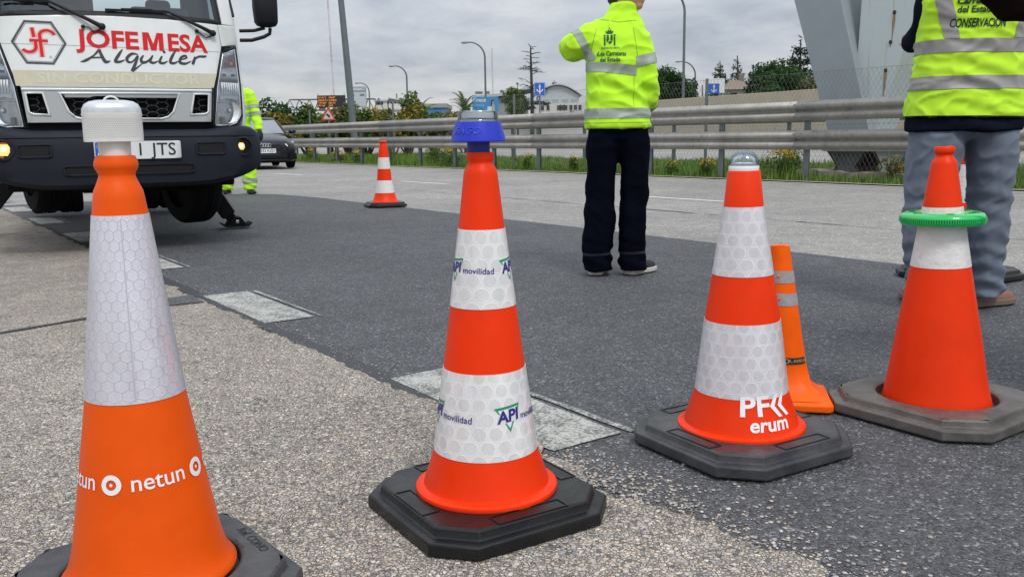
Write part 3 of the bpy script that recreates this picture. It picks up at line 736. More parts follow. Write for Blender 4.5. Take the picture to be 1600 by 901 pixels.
def plant(name, label, cat, loc, mleaf, clumps, n, size, group=None, trunk=None, mbark=None, flat=0.5, up=0.3, limbs=0):
    th = thing(name, label, cat, loc, 0, group)
    b = B()
    if trunk:
        h, r = trunk
        b.tube([(0, 0, -0.1), (0.02*h, 0.01*h, h*0.5), (0, 0, h)], [r, r*0.75, r*0.35], 7)
        for cx, cy, cz, rx, ry, rz in clumps[:limbs]:
            z0 = h*random.uniform(0.45, 0.8); b.tube([(0, 0, z0), (cx*0.55, cy*0.55, z0+(cz-z0)*0.6), (cx, cy, cz)], [r*0.45, r*0.3, r*0.1], 5)
        part('trunk', b, mbark or M['bark'], th, 60)
    else:
        for cx, cy, cz, rx, ry, rz in clumps[:7]:
            b.tube([(cx*0.15, cy*0.15, -0.03), (cx*0.7, cy*0.7, cz*0.7), (cx, cy, cz)], [0.012*size*40, 0.008*size*40, 0.004*size*40], 4)
        stuff(part('stems', b, mbark or M['bark'], th, None))
    stuff(link('crown', leaf_cloud(clumps, n, size, flat, up), mleaf, th))
    return th
# leafy weeds with yellow flowers along the rail
def weed(label, t, n, h, w, nl, nf):
    th = thing('flowering_weed', label, 'weed', W3(t, n), 0, 'flowering weeds along the guard rail')
    b = B(); cl_ = []
    for _ in range(12):
        a = random.random()*6.283; q = random.random()*w*0.5; hh = h*random.uniform(0.55, 1)
        b.tube([(q*0.4*math.cos(a), q*0.4*math.sin(a), -0.02), (q*math.cos(a), q*math.sin(a), hh)], [0.006, 0.003], 4)
        cl_.append((q*0.8*math.cos(a), q*0.8*math.sin(a), hh*0.5, w*0.16, w*0.16, hh*0.45))
    stuff(part('stems', b, M['grass'], th, None))
    stuff(link('leaves', leaf_cloud(cl_, nl, 0.032, 0.4), M['leaf_mid'], th))
    if nf:
        fl = [(x, y, h*random.uniform(0.6, 0.98), w*0.14, w*0.14, h*0.12) for x, y, z, *_ in cl_]
        stuff(link('flowers', leaf_cloud(fl, nf, 0.017, 0.8), M['flower'], th))
    return th
for lab, t, n, h, w, nl, nf in [
    ('bushy weed with many yellow flowers right of the lamp topped cone', 9.85, 12.75, 0.52, 0.75, 520, 300),
    ('low yellow flowered weed beside the rust stained steel stub', 7.3, 12.6, 0.42, 0.4, 220, 190),
    ('dense green bush with few flowers behind the guard rail post right of the person', 12.35, 16.2, 0.62, 0.8, 700, 20),
    ('tall yellow flowered weed at the right edge of the photo behind the vested person', 5.05, 12.9, 0.75, 0.8, 600, 380),
    ('short leafy weed with few flowers nearest the dark trousers', 12.3, 12.6, 0.3, 0.4, 220, 50),
    ('small green and yellow weed left of the glass domed cone lamp', 11.5, 12.65, 0.34, 0.45, 260, 90),
    ('thin flowering weed under the rail left of the dark trousers', 15.5, 12.75, 0.36, 0.4, 220, 60),
    ('leafy weed under the rail right of the blue lamp', 17.2, 12.7, 0.40, 0.5, 260, 60),
    ('wide yellow flowered weed just left of the blue lamp', 20.8, 12.8, 0.55, 0.9, 520, 260),
    ('tall leafy green weed right of the distant cone', 22.3, 13.3, 0.85, 1.1, 800, 60),
    ('yellow flowered weed directly behind the distant cone', 24.4, 12.8, 0.45, 0.8, 420, 200),
    ('low yellow flowered weed left of the distant cone', 26.3, 12.8, 0.42, 0.7, 380, 210),
    ('yellow weed beside the foot of the tall grey lamp post', 27.6, 12.75, 0.42, 0.7, 360, 220),
    ('flowering weed right of the black car wheel', 29.6, 12.7, 0.5, 0.9, 420, 260)]:
    weed(lab, t, n, h, w, nl, nf)

# retaining wall and low concrete barrier beyond the far road
b = B()
def wall_run(name, label, pts, n0, n1, m, cat='wall'):
    th = thing(name, label, cat, W3(pts[0][0], n0)); o = Vector(th.location); 
    top = []
    for (ta, za), (tb, zb) in zip(pts[:-1], pts[1:]):
        b = B(); vs = [W3(ta, n0, -0.1)-o, W3(tb, n0, -0.1)-o, W3(tb, n1, -0.1)-o, W3(ta, n1, -0.1)-o, W3(ta, n0, za)-o, W3(tb, n0, zb)-o, W3(tb, n1, zb)-o, W3(ta, n1, za)-o]
        b.add(vs, [(3,2,1,0),(4,5,6,7),(0,1,5,4),(1,2,6,5),(2,3,7,6),(3,0,4,7)])
        part('wall_panel', b, m, th, 20, 0.02, 1)
    return th
pts = [(-6 + 4.3*k, 2.98 - (0.0095*(4.3*k-6)) ) for k in range(0, 11)]
wall_run('retaining_wall', 'long beige concrete wall rising beyond the opposite carriageway', pts, 36.0, 36.5, M['concrete'])
pts = [(37.3 + 6*k, 1.25) for k in range(0, 14)]
wall_run('concrete_barrier', 'low pale concrete barrier at the far side of the opposite road', pts, 36.2, 36.5, M['wall_white'], 'barrier')
pts = [(-6 + 6*k, 0.82) for k in range(0, 8)]
wall_run('concrete_barrier', 'low pale barrier in front of the long beige wall', pts, 35.2, 35.5, M['wall_white'], 'barrier')

# ================================================================== TRAFFIC CONES
def lathe_uv(name, prof, n=72):
    """surface of revolution with a metric uv: u along the girth, v along the slope"""
    vs = []; fs = []; uv = []
    rm = sum(r for r, z in prof)/len(prof); s = 0; ss = [0]
    for (r0, z0), (r1, z1) in zip(prof[:-1], prof[1:]): s += math.hypot(r1-r0, z1-z0); ss.append(s)
    for r, z in prof:
        for k in range(n+1):
            a = 2*math.pi*k/n + math.pi/2; vs.append((r*math.cos(a), r*math.sin(a), z))
    for i in range(len(prof)-1):
        for k in range(n):
            q = i*(n+1)+k; fs.append((q, q+1, q+n+2, q+n+1))
            uv.append([(2*math.pi*rm*(k+dk)/n, ss[i+di]) for dk, di in ((0, 0), (1, 0), (1, 1), (0, 1))])
    m = bpy.data.meshes.new(name); m.from_pydata(vs, [], fs)
    l = m.uv_layers.new(name='UVMap'); l.data.foreach_set('uv', [c for f in uv for p in f for c in p]); return m
def rad_at(prof, z):
    for (r0, z0), (r1, z1) in zip(prof[:-1], prof[1:]):
        if min(z0, z1) <= z <= max(z0, z1) and z0 != z1: return r0 + (r1-r0)*(z-z0)/(z1-z0)
    return prof[-1][0]
def band_mesh(prof, z0, z1, off):
    k = 6; zs = [z0 + (z1-z0)*i/k for i in range(k+1)]
    p = [(rad_at(prof, z)+off, z) for z in zs]
    p = [(p[0][0]-off*1.2, z0)] + p + [(p[-1][0]-off*1.2, z1)]
    return lathe_uv('reflective_band', p)
def wrap(m, prof, ang, z0, off=0.0016, tilt=0.0):
    """lay a flat shape on the cone, ang measured from the local -Y towards +X"""
    chop(m, 0.006, 0.02)
    ct, st = math.cos(tilt), math.sin(tilt)
    def f(x, y):
        x, y = x*ct - y*st, x*st + y*ct
        z = z0 + y*0.98; r = rad_at(prof, z) + off; a = ang + x/rad_at(prof, z0)
        return Vector((r*math.sin(a), -r*math.cos(a), z))
    return remap(m, f)
def octa(side, ch):
    h = side/2
    return [(-h+ch, -h), (h-ch, -h), (h, -h+ch), (h, h-ch), (h-ch, h), (-h+ch, h), (-h, h-ch), (-h, -h+ch)]
def cone_base(th, side, ch, m, rot, h1=0.026, h2=0.05, hole=0.0, n_hole=40, inset=0.022):
    """stepped octagonal rubber foot"""
    o = []
    rings = [(side-0.008, 0.0), (side, 0.004), (side-0.002, h1), (side-0.008, h1+0.003), (side-2*inset+0.003, h1+0.0045), (side-2*inset, h1+0.007), (side-2*inset-0.005, h2-0.004), (side-2*inset-0.012, h2)]
    b = B(); rr = [[(x, y, z) for x, y in octa(s, ch*(s/side))] for s, z in rings]
    if hole:
        b.loft(rr, caps=False)
        # top with a round socket
        n = 48; i0 = len(b.v); last = octa(rings[-1][0], ch*(rings[-1][0]/side))
        def edge_pt(a):
            d = Vector((math.cos(a), math.sin(a))); best = 9
            for k in range(8):
                p, q = Vector(last[k]), Vector(last[(k+1) % 8]); e = q-p; den = d.x*e.y-d.y*e.x
                if abs(den) < 1e-9: continue
                t = (p.x*e.y-p.y*e.x)/den; u = (p.x*d.y-p.y*d.x)/den
                if t > 0 and -1e-6 <= u <= 1+1e-6: best = min(best, t)
            return d*best
        R0 = []; R1 = []; R2 = []; R3 = []
        for k in range(n):
            a = 2*math.pi*k/n + 0.01; e_ = edge_pt(a)
            R0.append((e_.x, e_.y, h2)); R1.append(((hole+0.006)*math.cos(a), (hole+0.006)*math.sin(a), h2)); R2.append((hole*math.cos(a), hole*math.sin(a), h2-0.005)); R3.append((hole*math.cos(a), hole*math.sin(a), h2-0.03))
        b.loft([R0, R1, R2, R3], caps=False)
        b.loft([R3, [(0.001*math.cos(2*math.pi*k/n), 0.001*math.sin(2*math.pi*k/n), h2-0.03) for k in range(n)]], caps=False)
    else: b.loft(rr)
    ob = part('base', b, m, th, 28, 0.0022, 2); ob.rotation_euler.z = R(rot); return ob
def cone(label, loc, rot, prof, bands, m_body, m_base, base, tilt=(0, 0), name='traffic_cone', group=None):
    th = thing(name, label, 'traffic cone', loc, 0, group)
    bs = cone_base(th, base[0], base[1], m_base, rot, hole=base[2] if len(base) > 2 else 0.0)
    me = lathe_uv('body', prof); body = link('body', me, m_body, th, 40); body.rotation_euler = (R(tilt[0]), R(tilt[1]), 0)
    for z0, z1, mt in bands: link('reflective_band', band_mesh(prof, z0, z1, 0.0012), mt, body, 40)
    return th, body, bs
def lettering(body, m, mt, name='lettering'):
    return link(name, m, mt, body)

# --- orange cone with the silver sleeve, nearest on the left
PN = [(0.1440, 0.046), (0.1440, 0.050), (0.1375, 0.058), (0.1305, 0.070), (0.1255, 0.085), (0.1205, 0.105), (0.1130, 0.15), (0.1030, 0.208), (0.0795, 0.361), (0.0575, 0.542), (0.0425, 0.668), (0.0395, 0.690),
      (0.0375, 0.702), (0.0320, 0.714), (0.0282, 0.724), (0.0278, 0.729), (0.0325, 0.738), (0.0338, 0.742), (0.0332, 0.748), (0.0300, 0.7575), (0.022, 0.759)]
LN = (-0.638, 1.465, 0)
th, body, bs = cone('orange cone with silver hexagon sleeve and white target logos, nearest on the left', LN, 40, PN, [(0.364, 0.664, M['refl_hex'])], M['orange'], M['rubber_grey'], (0.435, 0.075, 0.150))
seam = stroke([(0, -0.148), (0, 0.148)], 0.0016); lettering(body, wrap(seam, PN, math.atan2(-LN[0], LN[1]) - R(1), 0.514, 0.0022), mat('sleeve_seam', (0.46, 0.46, 0.53), 0.45), 'sleeve_seam')
def ring_logo():
    c = [(0.0165*math.cos(2*math.pi*k/40), 0.0165*math.sin(2*math.pi*k/40)) for k in range(40)]
    h = [(0.0085*math.cos(2*math.pi*k/30), 0.0085*math.sin(2*math.pi*k/30)) for k in range(30)]
    d = [(0.0026*math.cos(2*math.pi*k/14), 0.0026*math.sin(2*math.pi*k/14)) for k in range(14)]
    return poly_mesh([c, h, d])
# angle on the cone that faces the camera
f0 = math.atan2(-LN[0], LN[1])
for a, s in ((-71, 'netun'), (14, 'netun'), (99, 'netun'), (-156, 'netun')):
    lettering(body, wrap(text_mesh(s, 0.0395, 0.0003, width=0.085), PN, f0 + R(a), 0.2385, tilt=R(1.0)), M['white_print'])
for a in (-28, 57, 142, -113):
    lettering(body, wrap(ring_logo(), PN, f0 + R(a - 1.0), 0.2375), M['white_print'], 'logo')
# mould marks on the foot
lm = join_meshes([(text_mesh('Ref. CONO', 0.024, 0.0006), Matrix.Translation((0, 0.012, 0))), (text_mesh('Mod. 75', 0.013), Matrix.Translation((0, -0.016, 0)))])
lm.transform(Matrix.Translation((0.166, -0.02, 0.0507)) @ Matrix.Rotation(R(-92), 4, 'Z'))
o = link('moulded_mark', lm, M['rubber_black'], bs)

def lamp(name, label, loc, rz=0.0): return thing(name, label, 'warning lamp', loc, rz)
# white rounded block lamp standing in its neck
t = lamp('warning_lamp', 'white rounded block lamp with dimpled band on the silver sleeved cone', (LN[0], LN[1], 0.752), f0 + R(4))
def sq(hx, hy, z, p=5.0, n=48): return (0, 0, z, hx, hy)
b = B().ell([(0, 0, -0.01, 0.0235, 0.0235), (0, 0, 0.028, 0.0248, 0.0248)], 40); part('stem', b, M['lamp_white'], t, 40)
b = B().ell([(0, 0, 0.028, 0.040, 0.030), (0, 0, 0.0285, 0.0440, 0.034), (0, 0, 0.032, 0.0442, 0.0342), (0, 0, 0.068, 0.0440, 0.034), (0, 0, 0.070, 0.0445, 0.0345), (0, 0, 0.073, 0.0445, 0.0345)], 64, 3.6); hb = part('housing', b, M['lamp_white'], t, 40)
db = B()
for k in range(26):
    for j in range(11):
        x = -0.0385 + 0.0031*k + (0.00155 if j % 2 else 0); z = 0.0355 + 0.0029*j
        if abs(x) > 0.0385: continue
        y = -0.0342*(1-abs(x/0.0442)**3.6)**(1/3.6)
        db.box((x, y-0.0001, z), (0.0011, 0.0009, 0.0011))
stuff(part('dimples', db, mat('dimple_grey', (0.42, 0.42, 0.41), 0.5), hb, None))
b = B().ell([(0, 0, 0.073, 0.0442, 0.0342), (0, 0, 0.080, 0.0435, 0.0335), (0, 0, 0.087, 0.040, 0.031), (0, 0, 0.0915, 0.033, 0.026), (0, 0, 0.0935, 0.022, 0.018), (0, 0, 0.094, 0.01, 0.008)], 64, 3.2); part('cap', b, M['silver_lens'], t, 50)
b = B().tube([(0.002+0.0125*math.cos(a), 0.020, 0.088+0.0125*math.sin(a)) for a in [math.pi*k/12 for k in range(13)]], 0.0016, 8); part('handle', b, M['lamp_white'], t, 60)

# --- red-orange cone with two printed white bands
PA = [(0.147, 0.046), (0.1500, 0.049), (0.1505, 0.054), (0.1490, 0.0585), (0.1440, 0.0615), (0.1365, 0.0625), (0.1325, 0.0635), (0.1320, 0.0645), (0.1305, 0.070), (0.1085, 0.139), (0.085, 0.312), (0.067, 0.444), (0.047, 0.598), (0.0345, 0.704), (0.0335, 0.711),
      (0.030, 0.720), (0.0248, 0.7265), (0.0246, 0.731), (0.0276, 0.735), (0.0280, 0.740), (0.0280, 0.746), (0.0270, 0.7495), (0.018, 0.750)]
LA = (-0.060, 1.812, 0)
th, body, bs = cone('red and white cone with API movilidad bands under a blue lamp', LA, 32, PA, [(0.442, 0.598, M['refl_api']), (0.139, 0.313, M['refl_api'])], M['orange_red'], M['rubber_black'], (0.425, 0.070))
f0 = math.atan2(-LA[0], LA[1])
def api_mark(s):
    tri = [(-0.030*s, 0.018*s), (0.030*s, 0.024*s), (0.030*s-0.004*s, 0.005*s), (0.026*s, 0.0185*s), (-0.022*s, 0.0135*s), (-0.017*s, 0.005*s), (-0.021*s, 0.006*s)]
    low = [(-0.008*s, -0.014*s), (0.003*s, -0.034*s), (0.013*s, -0.011*s), (0.0095*s, -0.011*s), (0.003*s, -0.026*s), (-0.0045*s, -0.0145*s)]
    return poly_mesh([tri]), poly_mesh([low])
def api_set(ang, z, s):
    g1, g2 = api_mark(s)
    lettering(body, wrap(g1, PA, ang, z), M['green_print'], 'logo'); lettering(body, wrap(g2, PA, ang, z), M['green_print'], 'logo')
    lettering(body, wrap(text_mesh('API', 0.034*s, 0.0011*s, 0.15), PA, ang, z - 0.0005, 0.0022, R(6)), M['blue_print'])
    m = text_mesh('movilidad', 0.0195*s, 0.0002, align='LEFT'); m.transform(Matrix.Translation((0.031*s, 0, 0)))
    lettering(body, wrap(m, PA, ang, z - 0.003*s, 0.0020, R(-2)), M['blue_print'])
for a in (28, -77, 133, -182): api_set(f0 + R(a), 0.228, 0.98)
for a in (62, -68, 190): api_set(f0 + R(a), 0.522, 0.86)
# embossed maker's frames on the foot
for a, w in ((0, 0.16), (90, 0.13), (180, 0.16), (270, 0.13)):
    fr = outline([(-w/2, -0.018), (w/2, -0.018), (w/2, 0.018), (-w/2, 0.018)], 0.003)
    fr.transform(Matrix.Rotation(R(a), 4, 'Z') @ Matrix.Translation((0, -0.166, 0.0503)))
    md = link('moulded_frame', fr, M['rubber_black'], bs).modifiers.new('solidify', 'SOLIDIFY'); md.thickness = 0.0016; md.offset = 1
t = lamp('warning_lamp', 'blue flared lamp with clear drum lens on the API cone', (LA[0]-0.003, LA[1], 0.749), 0)
part('stem', B().lathe([(0.0225, -0.01), (0.0228, 0.004), (0.0228, 0.022)], 40), mat('lamp_stem_blue', (0.01, 0.015, 0.24), 0.45), t, 40)
pb = [(0.030, 0.0235), (0.0535, 0.021), (0.0548, 0.0225), (0.0545, 0.026), (0.0455, 0.0585), (0.0452, 0.0598), (0.040, 0.060)]
hb = part('housing', B().lathe(pb, 64), M['lamp_blue'], t, 40)
em = text_mesh('FAGO', 0.020, 0.0008, 0.2, sx=1.1); chop(em, 0.004, 0.01)
def fo_(x, y):
    z = 0.042 + y*0.93; r = 0.0545 + (0.0455-0.0545)*(z-0.026)/(0.0585-0.026) + 0.0007; a = f0 - R(28) + x/0.05
    return Vector((r*math.sin(a), -r*math.cos(a), z))
remap(em, fo_); md = link('embossed_name', em, M['lamp_blue'], hb).modifiers.new('solidify', 'SOLIDIFY'); md.thickness = 0.0009
part('collar', B().lathe([(0.044, 0.0600), (0.0432, 0.0625), (0.0425, 0.064)], 64), M['clear'], t, 40)
part('lens', B().lathe([(0.0400, 0.0635), (0.0398, 0.078), (0.0385, 0.0805), (0.030, 0.0815), (0.02, 0.0795), (0.0005, 0.079)], 64), M['clear'], t, 40)
b = B().lathe([(0.036, 0.0605), (0.034, 0.064), (0.020, 0.066), (0.0005, 0.066)], 48); part('reflector', b, M['lamp_inside'], t, 40)
part('diffuser', B().lathe([(0.033, 0.0665), (0.0325, 0.0765), (0.030, 0.0775), (0.0005, 0.0775)], 40), mat('frosted_grey', (0.48, 0.51, 0.52), 0.4), t, 40)
part('bulb', B().lathe([(0.006, 0.066), (0.007, 0.070), (0.005, 0.075), (0.0005, 0.076)], 16), M['lamp_white'], t, 40)

# --- red-orange cone with the glass dome
PP = [(0.155, 0.044), (0.1590, 0.047), (0.1595, 0.052), (0.1580, 0.0565), (0.1530, 0.0595), (0.1460, 0.0605), (0.1420, 0.0615), (0.1415, 0.0630), (0.1395, 0.070), (0.1290, 0.102), (0.1145, 0.145), (0.092, 0.323), (0.0735, 0.440), (0.0480, 0.603), (0.0392, 0.688), (0.038, 0.690), (0.030, 0.691)]
LP = (0.580, 2.198, 0)
th, body, bs = cone('red and white cone with white PF erum lettering under a glass dome lamp', LP, 31, PP, [(0.438, 0.604, M['refl_pf']), (0.145, 0.324, M['refl_pf'])], M['orange_red'], M['rubber_grey'], (0.455, 0.080), (0, -0.9))
f0 = math.atan2(-LP[0], LP[1])
def chevron(s):
    return poly_mesh([[(-0.018*s, 0), (0.002*s, 0.027*s), (0.013*s, 0.027*s), (-0.005*s, 0), (0.013*s, -0.027*s), (0.002*s, -0.027*s)]])
lettering(body, wrap(text_mesh('PF', 0.066, 0.0016, width=0.072), PP, f0 + R(16), 0.1285), M['white_print'])
lettering(body, wrap(chevron(1.0), PP, f0 + R(43), 0.1285), M['white_print'], 'logo'); lettering(body, wrap(chevron(1.0), PP, f0 + R(54), 0.1285), M['white_print'], 'logo')
lettering(body, wrap(text_mesh('erum', 0.046, 0.0012, 0.08, sx=1.08, align='LEFT'), PP, f0 + R(9), 0.0865), M['white_print'])
lettering(body, wrap(text_mesh('PF', 0.068, 0.0016, sx=1.05), PP, f0 + R(185), 0.1125), M['white_print'])
for a, w in ((0, 0.15), (90, 0.15), (180, 0.15), (270, 0.15)):
    fr = outline([(-w/2, -0.018), (w/2, -0.018), (w/2, 0.018), (-w/2, 0.018)], 0.003)
    fr.transform(Matrix.Rotation(R(a), 4, 'Z') @ Matrix.Translation((0.02, -0.180, 0.0503)))
    md = link('moulded_frame', fr, M['rubber_black'], bs).modifiers.new('solidify', 'SOLIDIFY'); md.thickness = 0.0016; md.offset = 1
t = lamp('warning_lamp', 'clear glass dome lamp with white ring on the PF cone', (LP[0]-0.0115, LP[1], 0.689), 0)
part('collar', B().lathe([(0.0355, 0.0), (0.0362, 0.002), (0.0362, 0.011), (0.035, 0.013), (0.02, 0.013)], 48), M['white_print'], t, 40)
part('dome', B().lathe([(0.0352, 0.013), (0.0350, 0.024)] + [(0.0350*math.cos(a), 0.024+0.0255*math.sin(a)) for a in [math.pi/2*k/8 for k in range(1, 8)]] + [(0.0004, 0.0495)], 48), M['clear'], t, 60)
part('reflector', B().lathe([(0.033, 0.013), (0.031, 0.018), (0.012, 0.021), (0.0005, 0.021)], 32), M['lamp_inside'], t, 40)
part('bulb', B().lathe([(0.0075, 0.021), (0.0075, 0.034), (0.0045, 0.036), (0.0045, 0.045), (0.0005, 0.046)], 16), mat('lamp_core', (0.25, 0.3, 0.33), 0.3, metal=0.5), t, 40)

# --- cone in the weathered foot with the green ring
PG = [(0.144, 0.026), (0.142, 0.034), (0.1365, 0.058), (0.129, 0.095), (0.109, 0.224), (0.0758, 0.416), (0.050, 0.577), (0.0325, 0.690), (0.030, 0.699), (0.0245, 0.706), (0.0208, 0.7125), (0.0208, 0.7155), (0.0255, 0.721), (0.0266, 0.725), (0.0262, 0.732), (0.0235, 0.737), (0.014, 0.738)]
LG = (1.195, 2.445, 0)
th, body, bs = cone('plain orange cone in a weathered brown foot wearing a green ring', LG, 35, PG, [(0.414, 0.576, M['refl_plain'])], M['orange_red'], M['rubber_brown'], (0.485, 0.085, 0.158), (0, -1.7))
t = thing('beacon_ring', 'bright green ribbed ring lamp slipped over the rightmost cone', 'ring lamp', (LG[0]-0.0155, LG[1], 0.546)); t.rotation_euler = (R(0), R(-1.0), 0)
prr = [(0.0585, -0.012), (0.062, -0.016), (0.098, -0.019), (0.105, -0.0165), (0.1075, -0.011), (0.108, -0.002), (0.1075, 0.004), (0.103, 0.011), (0.092, 0.0155), (0.074, 0.0145), (0.062, 0.010), (0.0585, 0.004), (0.0585, -0.012)]
hb = part('housing', B().lathe(prr, 96, caps=False), M['green_plastic'], t, 40)
rb = B()
for k in range(110):
    a = 2*math.pi*k/110; rb.box((0.1082*math.cos(a), 0.1082*math.sin(a), -0.0045), (0.003, 0.0028, 0.012), Matrix.Rotation(a, 3, 'Z'))
stuff(part('ribs', rb, M['green_plastic'], t, None))
part('groove', B().lathe([(0.1072, -0.0105), (0.1084, -0.0105), (0.1084, 0.0015), (0.1072, 0.0015)], 96, caps=False), M['green_dark'], t, None)
sb = B()
for k in range(6):
    a = 2*math.pi*k/6 + 0.3; sb.lathe([(0.0105, 0.0135), (0.0105, 0.0162), (0.0005, 0.0162)], 14, (0.083*math.cos(a), 0.083*math.sin(a)))
stuff(part('buttons', sb, M['green_dark'], t, None))

# --- collapsible cloth cone
LF = (0.815, 2.545, 0)
th = thing('folding_cone', 'small collapsible orange cloth cone with two grey stripes, leaning behind the PF cone', 'traffic cone', LF, R(-12))
def fold_ring(z, r, dx, p=2.0, n=40, w=0.0):
    out = []
    for k in range(n):
        a = 2*math.pi*k/n; q = r*(1 + w*math.sin(4*a+z*40)); c, s = math.cos(a), math.sin(a)
        out.append((dx + q*math.copysign(abs(c)**(2/p), c), q*math.copysign(abs(s)**(2/p), s), z))
    return out
def fold_r(z): return 0.0265 + (0.062-0.0265)*((0.46-z)/0.46)**1.05
def fold_x(z): return -0.045*(z/0.46)
zs = [0.03, 0.04, 0.06, 0.10] + [0.10+0.36*k/18 for k in range(1, 18)] + [0.455]
rings = [fold_ring(z, fold_r(z) + (0.04*max(0, (0.075-z)/0.045)**2), fold_x(z), 2 + 5*max(0, (0.09-z)/0.06), w=0.018*math.sin(z*55)) for z in zs]
rings.append(fold_ring(0.461, 0.0262, fold_x(0.461))); rings.append(fold_ring(0.459, 0.018, fold_x(0.459))); rings.append(fold_ring(0.43, 0.014, fold_x(0.44)))
body = part('body', B().loft(rings), M['orange_fluo'], th, 60)
q = 0.100
part('base', B().loft([[(x, y, z) for x, y in octa(s, 0.012)] for s, z in ((0.212, 0.0), (0.218, 0.004), (0.218, 0.019), (0.206, 0.027), (0.12, 0.042))]), M['orange_fluo'], th, 30, 0.003)
for z0, z1 in ((0.356, 0.391), (0.291, 0.327)):
    rr = [fold_ring(z0+(z1-z0)*k/4, fold_r(z0+(z1-z0)*k/4)+0.0014, fold_x(z0+(z1-z0)*k/4), w=0.018*math.sin((z0+(z1-z0)*k/4)*55)) for k in range(5)]
    bd = part('reflective_band', B().loft(rr, caps=False), mat('grey_band', (0.33, 0.33, 0.34), 0.45, vary=0.2, vscale=50), th, 60)
    st_ = B(); a = -R(90) + R(-20); r_ = fold_r((z0+z1)/2)+0.0018; st_.sphere((fold_x((z0+z1)/2)+r_*math.cos(a), r_*math.sin(a), (z0+z1)/2+0.002), (0.0045, 0.002, 0.0045), 10, 6); part('snap', st_, M['orange_fluo'], bd, 60)
fpr = [(fold_r(z)+0.0016, z) for z in (0.09, 0.13, 0.17)]
a0 = math.atan2(-LF[0], LF[1]) + R(12)
def fwrap(m, off):
    chop(m, 0.006, 0.01)
    def f(x, y):
        z = 0.134 + y; r = fold_r(z)*1.02 + off; a = a0 + R(27) + x/fold_r(0.134)
        return Vector((fold_x(z) + r*math.sin(a), -r*math.cos(a), z))
    return remap(m, f)
link('label_patch', fwrap(poly_mesh([[(-0.034, -0.0095), (0.034, -0.0095), (0.034, 0.0095), (-0.034, 0.0095)]]), 0.0012), M['black_print'], th)
gold = mat('gold_print', (0.45, 0.33, 0.12), 0.5)
tm = text_mesh('K. AVISCAR', 0.0115, 0.0002); tm.transform(Matrix.Translation((0.009, 0, 0)))
link('lettering', fwrap(tm, 0.0020), gold, th)
rg = outline([(-0.0255+0.0058*math.cos(2*math.pi*k/14), 0.0058*math.sin(2*math.pi*k/14)) for k in range(14)], 0.002); link('badge', fwrap(rg, 0.0020), gold, th)

# --- distant cone and the cone standing behind the vested person
PD = [(0.155, 0.045), (0.158, 0.052), (0.150, 0.062), (0.1375, 0.075), (0.1115, 0.156), (0.0855, 0.296), (0.074, 0.428), (0.062, 0.56), (0.050, 0.66), (0.043, 0.70), (0.036, 0.72), (0.044, 0.728), (0.044, 0.745), (0.03, 0.75)]
cone('distant red and white striped cone standing alone on the dark lane', (-1.461, 10.45, 0), 20, PD, [(0.430, 0.56, M['refl_plain']), (0.156, 0.298, M['refl_plain'])], M['orange_red'], M['rubber_black'], (0.45, 0.08))
PB = [(0.150, 0.048), (0.150, 0.054), (0.136, 0.075), (0.1125, 0.14), (0.095, 0.26), (0.075, 0.40), (0.0585, 0.52), (0.046, 0.62), (0.024, 0.74), (0.010, 0.755), (0.004, 0.757)]
cone('red and white cone half hidden behind the grey trousered legs', (2.425, 4.80, 0), 30, PB, [(0.40, 0.60, M['refl_plain']), (0.15, 0.30, M['refl_plain'])], M['orange_red'], M['rubber_black'], (0.53, 0.09))

# ================================================================== THE TRUCK  (local: x to the photo's right, y backwards, z up; x=0 at the middle of the cab)
TZ = R(26)
tr = thing('platform_truck', 'white hire truck raised on its jacks, front towards the camera, with red JOFEMESA lettering', 'truck', (-2.95 + 0.28*math.cos(TZ), 6.25 + 0.28*math.sin(TZ), 0), TZ)
def fy(x, z):
    """depth of the cab's front skin"""
    return 0.07*(x/0.84)**2 + 0.09*max(0, (abs(x)-0.62)/0.22)**2 + 0.20*max(0, z-1.12)
def skin(name, polys, off, m, parent, dx=0.06, dz=0.1, thick=0.012, smooth=40, bev=0.0, fn=fy):
    me = poly_mesh(polys) if polys and isinstance(polys, list) else polys
    chop(me, dx, dz)
    for v in me.vertices: v.co = Vector((v.co.x, fn(v.co.x, v.co.y) - off, v.co.y))
    o = link(name, me, m, parent, smooth)
    if thick:
        md = o.modifiers.new('solidify', 'SOLIDIFY'); md.thickness = thick; md.offset = -1
        # the skin faces -y: make the thickness grow backwards
        bm = bmesh.new(); bm.from_mesh(me)
        bm.normal_update()
        if sum(f.normal.y*f.calc_area() for f in bm.faces) > 0: bmesh.ops.reverse_faces(bm, faces=bm.faces[:])
        bm.to_mesh(me); bm.free()
    if bev:
        md = o.modifiers.new('bevel', 'BEVEL'); md.width = bev; md.segments = 2; md.angle_limit = R(50)
    return o
def mir(p): return [(-x, z) for x, z in p][::-1]
# hood panel and corner panels
hood = skin('hood_panel', [[(-0.615, 1.152), (0.615, 1.152), (0.660, 1.262), (0.712, 1.452), (0.700, 1.615), (0.35, 1.634), (0, 1.640), (-0.35, 1.634), (-0.700, 1.615), (-0.712, 1.452), (-0.660, 1.262)]], 0.0, M['truck_white'], tr, bev=0.004)
for sg in (1, -1):
    p = [(0.718, 1.462), (0.835, 1.482), (0.845, 1.56), (0.836, 1.622), (0.706, 1.616)]
    skin('corner_panel', [p if sg > 0 else mir(p)], 0.001, M['truck_white'], tr, bev=0.004)
    p = [(0.843, 0.87), (0.862, 0.885), (0.872, 0.95), (0.864, 1.20), (0.853, 1.482), (0.850, 1.56), (0.840, 1.622), (0.838, 1.62), (0.847, 1.56), (0.838, 1.478), (0.845, 1.2)]
    skin('wing_edge', [p if sg > 0 else mir(p)], -0.01, M['truck_white'], tr, thick=0.06, bev=0.003)
